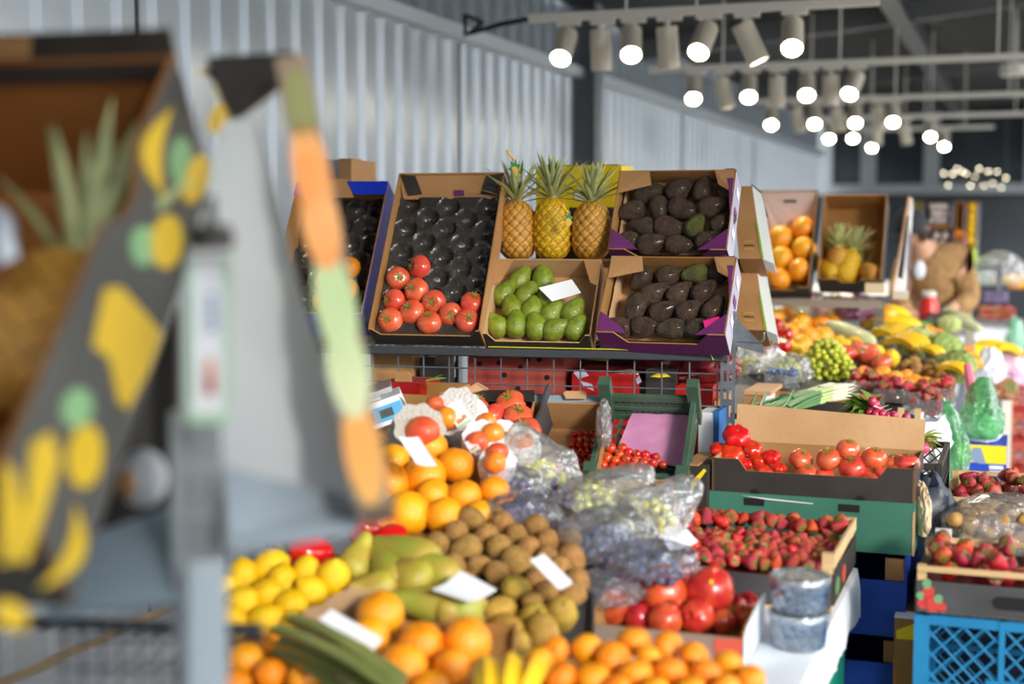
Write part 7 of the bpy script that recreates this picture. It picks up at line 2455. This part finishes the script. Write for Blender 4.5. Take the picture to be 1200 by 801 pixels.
# fingers grow from each palm
for pi_, c in ((19, pp(-.10, -.40, .99)), (23, pp(-.28, -.37, .98))):
    for f in range(4):
        i0 = len(body)
        a = c + RT * (-.027 + .018 * f) + V((0, -.04, -.005))
        ln = (.062, .072, .068, .052)[f]
        body += [(a, (.0095, .0095)), (a + V((0, -ln * .55, -.012)), (.0085, .0085)), (a + V((0, -ln * .85, -.04)), (.0075, .0075))]
        ed += [(pi_, i0), (i0, i0 + 1), (i0 + 1, i0 + 2)]
    i0 = len(body)
    a = c + RT * (.032) + V((0, .01, -.005))
    body += [(a, (.011, .011)), (a + RT * .02 + V((0, -.03, -.012)), (.009, .009))]
    ed += [(pi_, i0), (i0, i0 + 1)]
skin('body', body, ed, skin_mat, ps)
coat = [(pp(-.02, -.01, .99), (.165, .145)), (pp(-.04, -.03, 1.06), (.165, .145)), (pp(-.08, -.06, 1.18), (.17, .14)), (pp(-.13, -.11, 1.32), (.165, .13)), (pp(-.165, -.14, 1.385), (.10, .10)),
        (pp(.08, -.10, 1.33), (.095, .095)), (pp(.13, -.20, 1.06), (.08, .08)), (pp(.0, -.32, 1.01), (.062, .062)), (pp(-.26, -.06, 1.27), (.085, .085)), (pp(-.31, -.12, 1.05), (.07, .07)), (pp(-.30, -.28, 1.0), (.06, .06))]
skin('coat', coat, [(0, 1), (1, 2), (2, 3), (3, 4), (3, 5), (5, 6), (6, 7), (3, 8), (8, 9), (9, 10)], coat_mat, ps)
skin('trousers', [(pp(0, 0, .95), (.15, .13)), (pp(.09, 0, .82), (.105, .105)), (pp(.10, 0, .48), (.08, .08)), (pp(.11, .05, .10), (.07, .07)), (pp(-.09, .02, .82), (.105, .105)), (pp(-.10, .02, .48), (.08, .08)), (pp(-.10, .07, .10), (.07, .07))], [(0, 1), (1, 2), (2, 3), (0, 4), (4, 5), (5, 6)], jeans_mat, ps)
hc = pp(-.262, -.228, 1.505)
hd = (pp(-.28, -.245, 1.58) - pp(-.21, -.18, 1.43)).normalized()
fd = V((-.55, -.6, -.55)).normalized(); fd = (fd - hd * fd.dot(hd)).normalized()
HF = Fr(hc, hd.cross(fd) * -1, fd)                  # b forward
mb = MB()
rot = V((0, 0, 1)).rotation_difference(hd)
mb.blob(lambda t, p: V((.101 * math.sin(p) * math.cos(t), .112 * math.sin(p) * math.sin(t), .112 * math.cos(p))) if p < 1.75 else V((.101 * math.cos(t) * math.sin(1.75) * max(.02, (PI - p) / 1.39), .112 * math.sin(t) * math.sin(1.75) * max(.02, (PI - p) / 1.39), .112 * math.cos(1.75) + .002)), 24, 16, 0, Matrix.Translation(hc + hd * .035) @ rot.to_matrix().to_4x4())
brim = [hc + hd * .03 + fd * (.10 + .055 * math.cos(a)) + hd.cross(fd) * (.085 * math.sin(a)) for a in [PI * k / 10 - PI / 2 for k in range(11)]]
mb.prism(brim, hd * .008); mb.build('cap', M('cap_dark', '2f3338', .8), ps)
mb = MB()
for k in range(14):
    a = PI * .35 + PI * 1.3 * k / 13 + PI * .0
    d = fd * math.cos(a) + hd.cross(fd) * math.sin(a)
    mb.tube([hc + hd * .02 + d * .092, hc - hd * .03 + d * .098, hc - hd * .075 + d * .085], [.016, .018, .008], 6)
mb.build('hair', M('dark_hair', '3a2a20', .6), ps)
mb = MB(); mb.ell(hc + fd * .105 - hd * .015, (.016, .016, .022), 10, 8); mb.build('nose', skin_mat, ps)
sd_ = hd.cross(fd)
for s in (-1, 1):
    mb = MB(); mb.ell(hc + fd * .088 + sd_ * (.033 * s) + hd * .012, (.012, .012, .009), 10, 8); mb.build('eye', M('eye_dark', '2a1d16', .2), ps)
    mb = MB(); mb.ell(hc + sd_ * (.092 * s) - hd * .01, (.014, .02, .03), 10, 8); mb.build('ear', skin_mat, ps)
mb = MB(); mb.tube([hc + fd * .088 + sd_ * .025 - hd * .052, hc + fd * .097 - hd * .05, hc + fd * .088 - sd_ * .025 - hd * .052], [.004, .008, .004], 6); mb.build('mouth', M('lips', 'a5584e', .5), ps)
mb = MB(); q = pp(-.21, -.24, 1.25); mb.ell(q, (.04, .03, .06), 16, 10); mb.build('white_scarf', cloth_white, ps)

# ================================================================== foreground rack with printed fruit boxes, far out of focus
FD = 1.5
fp = P(232, 500, FD)
FGR = Fr(V((fp.x - .026, fp.y, 0)), (1, -.12, 0), (.12, 1, 0))
root = empty('display_rack', FGR(0, .1, 0), 'blurred grey slotted rack close to the camera at the left', 'rack')
mb = MB()
n = int((1.74) / .05)
for k in range(n):
    b0, b1 = k * .05, k * .05 + .05
    if b0 > 1.33:
        break
    for u0, u1 in ((0, .012), (.020, .031), (.039, .052)):
        mb.obox(FGR, u0, u1, 0, .004, b0, b1)
    mb.obox(FGR, .012, .020, 0, .004, b0 + .034, b1); mb.obox(FGR, .031, .039, 0, .004, b0 + .034, b1)
    mb.obox(FGR, -.004, 0, 0, .05, b0, b1)
    mb.obox(FGR, 0, .052, .005, .008, b0, b1)
mb.build('post', M('post_paint', 'a3a9ad', .5), root, False)
mb = MB(); mb.prism([P(206, 360, 1.78), P(206, 600, 1.74), P(102, 655, 1.70), P(140, 540, 1.74)], V((0, .02, 0))); mb.build('dark_backing', black_card, root, False)
mb = MB(); mb.obox(FGR, -.5, .0, .01, .02, 1.02, 1.035); mb.obox(FGR, -.5, 0, .3, .31, 1.02, 1.035)
for k in range(20):
    mb.obox(FGR, -.5 + k * .025, -.496 + k * .025, .01, .31, 1.026, 1.03)
mb.build('wire_shelf', dark_steel, root, False)
mb = MB(); mb.prism([P(66, 640, 1.55), P(208, 590, 1.62), P(208, 705, 1.5), P(50, 720, 1.45)], V((0, .02, -.01))); mb.build('slanted_panel', greyblue_card, root, False)
mb = MB()
for k in range(7):
    mb.tube([P(75 + 22 * k, 700, 1.55), P(75 + 22 * k, 830, 1.5)], .002, 5)
for k in range(4):
    mb.tube([P(70, 712 + 36 * k, 1.54), P(210, 710 + 36 * k, 1.54)], .002, 5)
mb.build('wire_basket', dark_steel, root)
# grey side sheet of the rack
mb = MB(); mb.prism([P(262, 142, 1.72), P(296, 136, 1.72), P(348, 330, 1.66), P(432, 606, 1.62), P(226, 578, 1.60), P(222, 300, 1.66)], V((.0, .012, 0))); mb.build('side_sheet', M('grey_sheet', 'c6cbcf', .5), root, False)
mb = MB(); mb.prism([P(262, 545, 1.5), P(300, 556, 1.52), P(425, 583, 1.62), P(415, 608, 1.58), P(268, 628, 1.46)], V((0, .01, -.02))); mb.build('lower_shelf', M('grey_shelf', '8d99a2', .45), root, False)
mb = MB(); mb.prism([P(222, 660, 1.46), P(264, 655, 1.46), P(266, 840, 1.42), P(222, 840, 1.42)], V((0, .004, 0))); mb.build('cover_sheet', M('pale_cover', 'b4c3cd', .6), root, False)
# price holder on the post
pts = [P(219, 300, 1.43), P(269, 298, 1.43), P(270, 492, 1.42), P(220, 494, 1.42)]
r = empty('price_holder', P(244, 395, 1.43), 'tall white price holder with green rim on the blurred grey post', 'price holder')
mb = MB(); mb.prism(pts, V((0, .003, 0))); mb.build('card', white_card, r, False)
g_rim = M('mint_rim', 'a9cfae', .5)
for a, b in (((219, 300), (224, 494)), ((265, 298), (270, 492))):
    mb = MB(); mb.prism([P(a[0], a[1], 1.425), P(b[0] if a[0] > 230 else a[0] + 5, a[1], 1.425), P(b[0], b[1], 1.418), P(b[0] - 5, b[1], 1.418)], V((0, -.001, 0))); mb.build('green_rim', g_rim, r, False)
mb = MB(); mb.prism([P(220, 486, 1.418), P(270, 484, 1.418), P(270, 494, 1.417), P(220, 496, 1.417)], V((0, -.001, 0))); mb.build('green_rim', g_rim, r, False)
for k, yy in enumerate((345, 357, 369, 381)):
    mb = MB(); mb.prism([P(244, yy, 1.421), P(253, yy - 2, 1.421), P(253, yy + 6, 1.421), P(244, yy + 7, 1.421)], V((0, -.001, 0))); mb.build('blue_print', M('print_bluegrey', '8791b8', .5), r, False)
mb = MB(); mb.prism([P(244, 420, 1.419), P(250, 420, 1.419), P(251, 438, 1.418), P(243, 438, 1.418)], V((0, -.001, 0))); mb.build('orange_print', M('print_orange', 'e58b3a', .5), r, False)
mb = MB(); mb.prism([P(242, 440, 1.418), P(251, 440, 1.418), P(252, 460, 1.418), P(242, 462, 1.418)], V((0, -.001, 0))); mb.build('red_print', M('print_red', 'c2483a', .5), r, False)
mb = MB(); q = P(247, 278, 1.41); mb.lathe([(.022, -.012), (.024, 0), (.02, .012), (.001, .014)], 16, 0, Matrix.Translation(q)); mb.tube([q + Z * .012, q + Z * .04], .006, 6); mb.build('clip', black_card, r)

# printed box A with a pineapple
oA = P(4, 545, 1.20)
vA = P(206, 62, 1.66) - oA
LA = vA.length
uA = (V((1, -.12, 0)) - vA.normalized() * V((1, -.12, 0)).dot(vA.normalized())).normalized()
FA = Fr(oA, uA, vA)
WA, HA = .36, .2
FA2 = Fr(oA - FA.u * WA, FA.u, FA.v)
charA = M('printed_dark_card', '55544f', .55, col2='4b4a46', nscale=6)
bA = tray('pineapple_box', 'blurred dark box printed with yellow fruit, a pineapple inside, at the left', 'box', FA2, WA, LA, HA, charA, M('amber_card', 'a0662a', .8, col2='8a5520', nscale=4), .006, 'blurred printed boxes in the foreground',
          sides=[(0, -HA), (LA, -HA), (LA, 0), (LA * .72, 0), (LA * .66, -.035), (LA * .58, -.03), (LA * .5, 0), (0, 0)])
mb = MB(); mb.prism([FA2(0, LA, .03), FA2(WA, LA, .03), FA2(WA, LA - .01, -.03), FA2(0, LA - .01, -.03)], FA.v * .006); mb.build('dark_top_band', black_card, bA, False)
mb = MB(); mb.prism([FA2(.02, LA - .012, .035), FA2(.20, LA - .012, .035), FA2(.19, LA - .012, .008), FA2(.02, LA - .012, .005)], FA.v * -.003); mb.build('kraft_patch', kraft, bA, False)
yel, grn = M('fruit_print_yellow', 'e8bf1e', .5), M('fruit_print_green', '8fbf86', .5)


def on_side(px, py):
    G = Fr(FA2(WA + .0008, 0, 0), FA.v, FA.n)
    q = G.hit(px, py)
    a, b, _ = G.ab(q)
    return q


def side_print(pts, m, nm, k=1):
    mb = MB(); mb.prism([on_side(*p) for p in pts], FA.u * .0008 * k); mb.build(nm, m, bA, False)


def blob_px(cx, cy, rx, ry, rot=0, n=16):
    c, s = math.cos(rot), math.sin(rot)
    return [(cx + rx * math.cos(2 * PI * k / n) * c - ry * math.sin(2 * PI * k / n) * s, cy + rx * math.cos(2 * PI * k / n) * s + ry * math.sin(2 * PI * k / n) * c) for k in range(n)]


def crescent_px(p0, p1, bulge, th, n=10):
    a, b = V((*p0, 0)), V((*p1, 0))
    d = (b - a); nn = V((-d.y, d.x, 0)).normalized()
    o1 = [a.lerp(b, i / n) + nn * (bulge * math.sin(PI * i / n)) for i in range(n + 1)]
    o2 = [a.lerp(b, i / n) + nn * ((bulge + th) * math.sin(PI * i / n)) for i in range(n, -1, -1)]
    return [(p.x, p.y) for p in o1 + o2[1:-1]]


side_print(crescent_px((202, 125), (192, 232), 8, 24), yel, 'printed_banana')
side_print(crescent_px((228, 80), (250, 120), -10, -16), yel, 'printed_banana')
side_print(blob_px(212, 190, 13, 30), grn, 'printed_leaf')
side_print(blob_px(229, 210, 14, 30, .3), yel, 'printed_pineapple', 1.4)
side_print(blob_px(256, 138, 12, 20, .4), yel, 'printed_pineapple')
side_print(blob_px(168, 288, 16, 24), grn, 'printed_leaf')
side_print(blob_px(195, 283, 19, 32, .1), yel, 'printed_pineapple', 1.4)
side_print([(122, 338), (142, 336), (190, 390), (176, 430), (150, 480), (138, 470), (128, 420), (108, 405)], yel, 'printed_banana_bunch')
side_print(blob_px(90, 478, 18, 24, .2), grn, 'printed_leaf')
side_print(blob_px(99, 534, 21, 38, .1), yel, 'printed_pineapple', 1.4)
side_print([(36, 520), (60, 505), (70, 540), (52, 600), (30, 660), (16, 655), (30, 590)], yel, 'printed_banana')
side_print(crescent_px((88, 590), (44, 690), -12, -22), yel, 'printed_banana')
side_print([(2, 540), (16, 550), (26, 600), (10, 660), (0, 660)], yel, 'printed_banana', 1.2)
side_print(blob_px(12, 720, 22, 16, .5), yel, 'printed_banana')
pa = FA2(WA * .52, LA * .30, -HA + .085)
pr = make_pineapple(1.5, False, 1.15, 34, 9, .85)
pA = P(56, 398, 1.5)
spawn(pr, pA, FA.v + FA.n * .05 + FA.u * .05, 1.0, .15, 'blurred pineapple lying in the dark printed box at the left edge', 'pineapple')
mb = MB(); mb.prism([P(0, 240, 1.45), P(18, 255, 1.45), P(22, 300, 1.42), P(0, 310, 1.42)], V((-.03, .03, 0))); tag(mb.build('foil_wrap', M('foil', 'b5bac0', .3, metal=.5), None, False, P(8, 275, 1.45)), 'blurred silvery wrapper at the very left edge', 'wrapper')
mb = MB(); q = P(168, 560, 1.62); mb.ell(q, (.028, .03, .034), 16, 10); o = mb.build('white_bottle', white_card, None, True, q); tag(o, 'blurred white round object under the printed box', 'bottle')
mb = MB(); mb.ell(P(152, 566, 1.60), (.014, .015, .018), 12, 8); mb.build('brown_cap', kraft, o)

# printed box B seen edge-on right of the grey sheet
oB = P(446, 592, 1.50)
vB = P(347, 64, 1.66) - oB
LB = vB.length
uB0 = V((oB.x * .667 - .02, 1.0, 0))
uB = (uB0 - vB.normalized() * uB0.dot(vB.normalized())).normalized()
FBx = Fr(oB, uB, vB)
HB = .025
bB = empty('fruit_print_box', FBx(.05, LB / 2, 0), 'blurred narrow box edge printed with oranges, melon and peach', 'box', 'blurred printed boxes in the foreground')
mb = MB(); mb.prism([FBx(0, 0, -HB), FBx(0, LB, -HB), FBx(0, LB, HB * .4), FBx(0, LB * .7, HB * .55), FBx(0, 0, HB * .5)], FBx.u * .10); mb.build('side_panel', M('fruit_print_base', '8d7862', .55), bB, False)


def b_print(b0, rb, rc, c0, m, nm, k=1):
    mb = MB(); mb.prism([FBx(-.0008, LB * b0 + rb * math.sin(2 * PI * i / 16), c0 + rc * math.cos(2 * PI * i / 16)) for i in range(16)], FBx.u * -.0008 * k); mb.build(nm, m, bB, False)


b_print(.72, .062, .021, -.008, M('print_peach', 'f3b06a', .5, col2='e88a3c', nscale=8), 'printed_orange')
b_print(.60, .055, .021, -.008, M('print_peach', 'f3b06a', .5), 'printed_orange', 1.4)
b_print(.88, .05, .016, -.006, M('print_olive', '8a8a55', .5), 'printed_leaf')
b_print(.42, .065, .022, -.008, M('print_melon', 'd8dcae', .5, col2='b5cc94', nscale=6), 'printed_melon')
b_print(.28, .055, .022, -.008, M('print_melon', 'd8dcae', .5), 'printed_melon', 1.4)
b_print(.11, .058, .020, -.008, M('print_apricot', 'eda552', .5, col2='e6c06a', nscale=6), 'printed_peach')
mb = MB(); mb.prism([P(243, 66, 1.75), P(346, 60, 1.72), P(338, 84, 1.70), P(272, 134, 1.72)], V((-.01, .05, -.01))); mb.build('dark_top_flap', black_card, bB, False)

# ------------------------------------------------------------------ tidy: the unlinked prototypes go
for o in PROTOS:
    if o.name in bpy.data.objects and o.users == 0 or not o.users_collection:
        bpy.data.objects.remove(o)
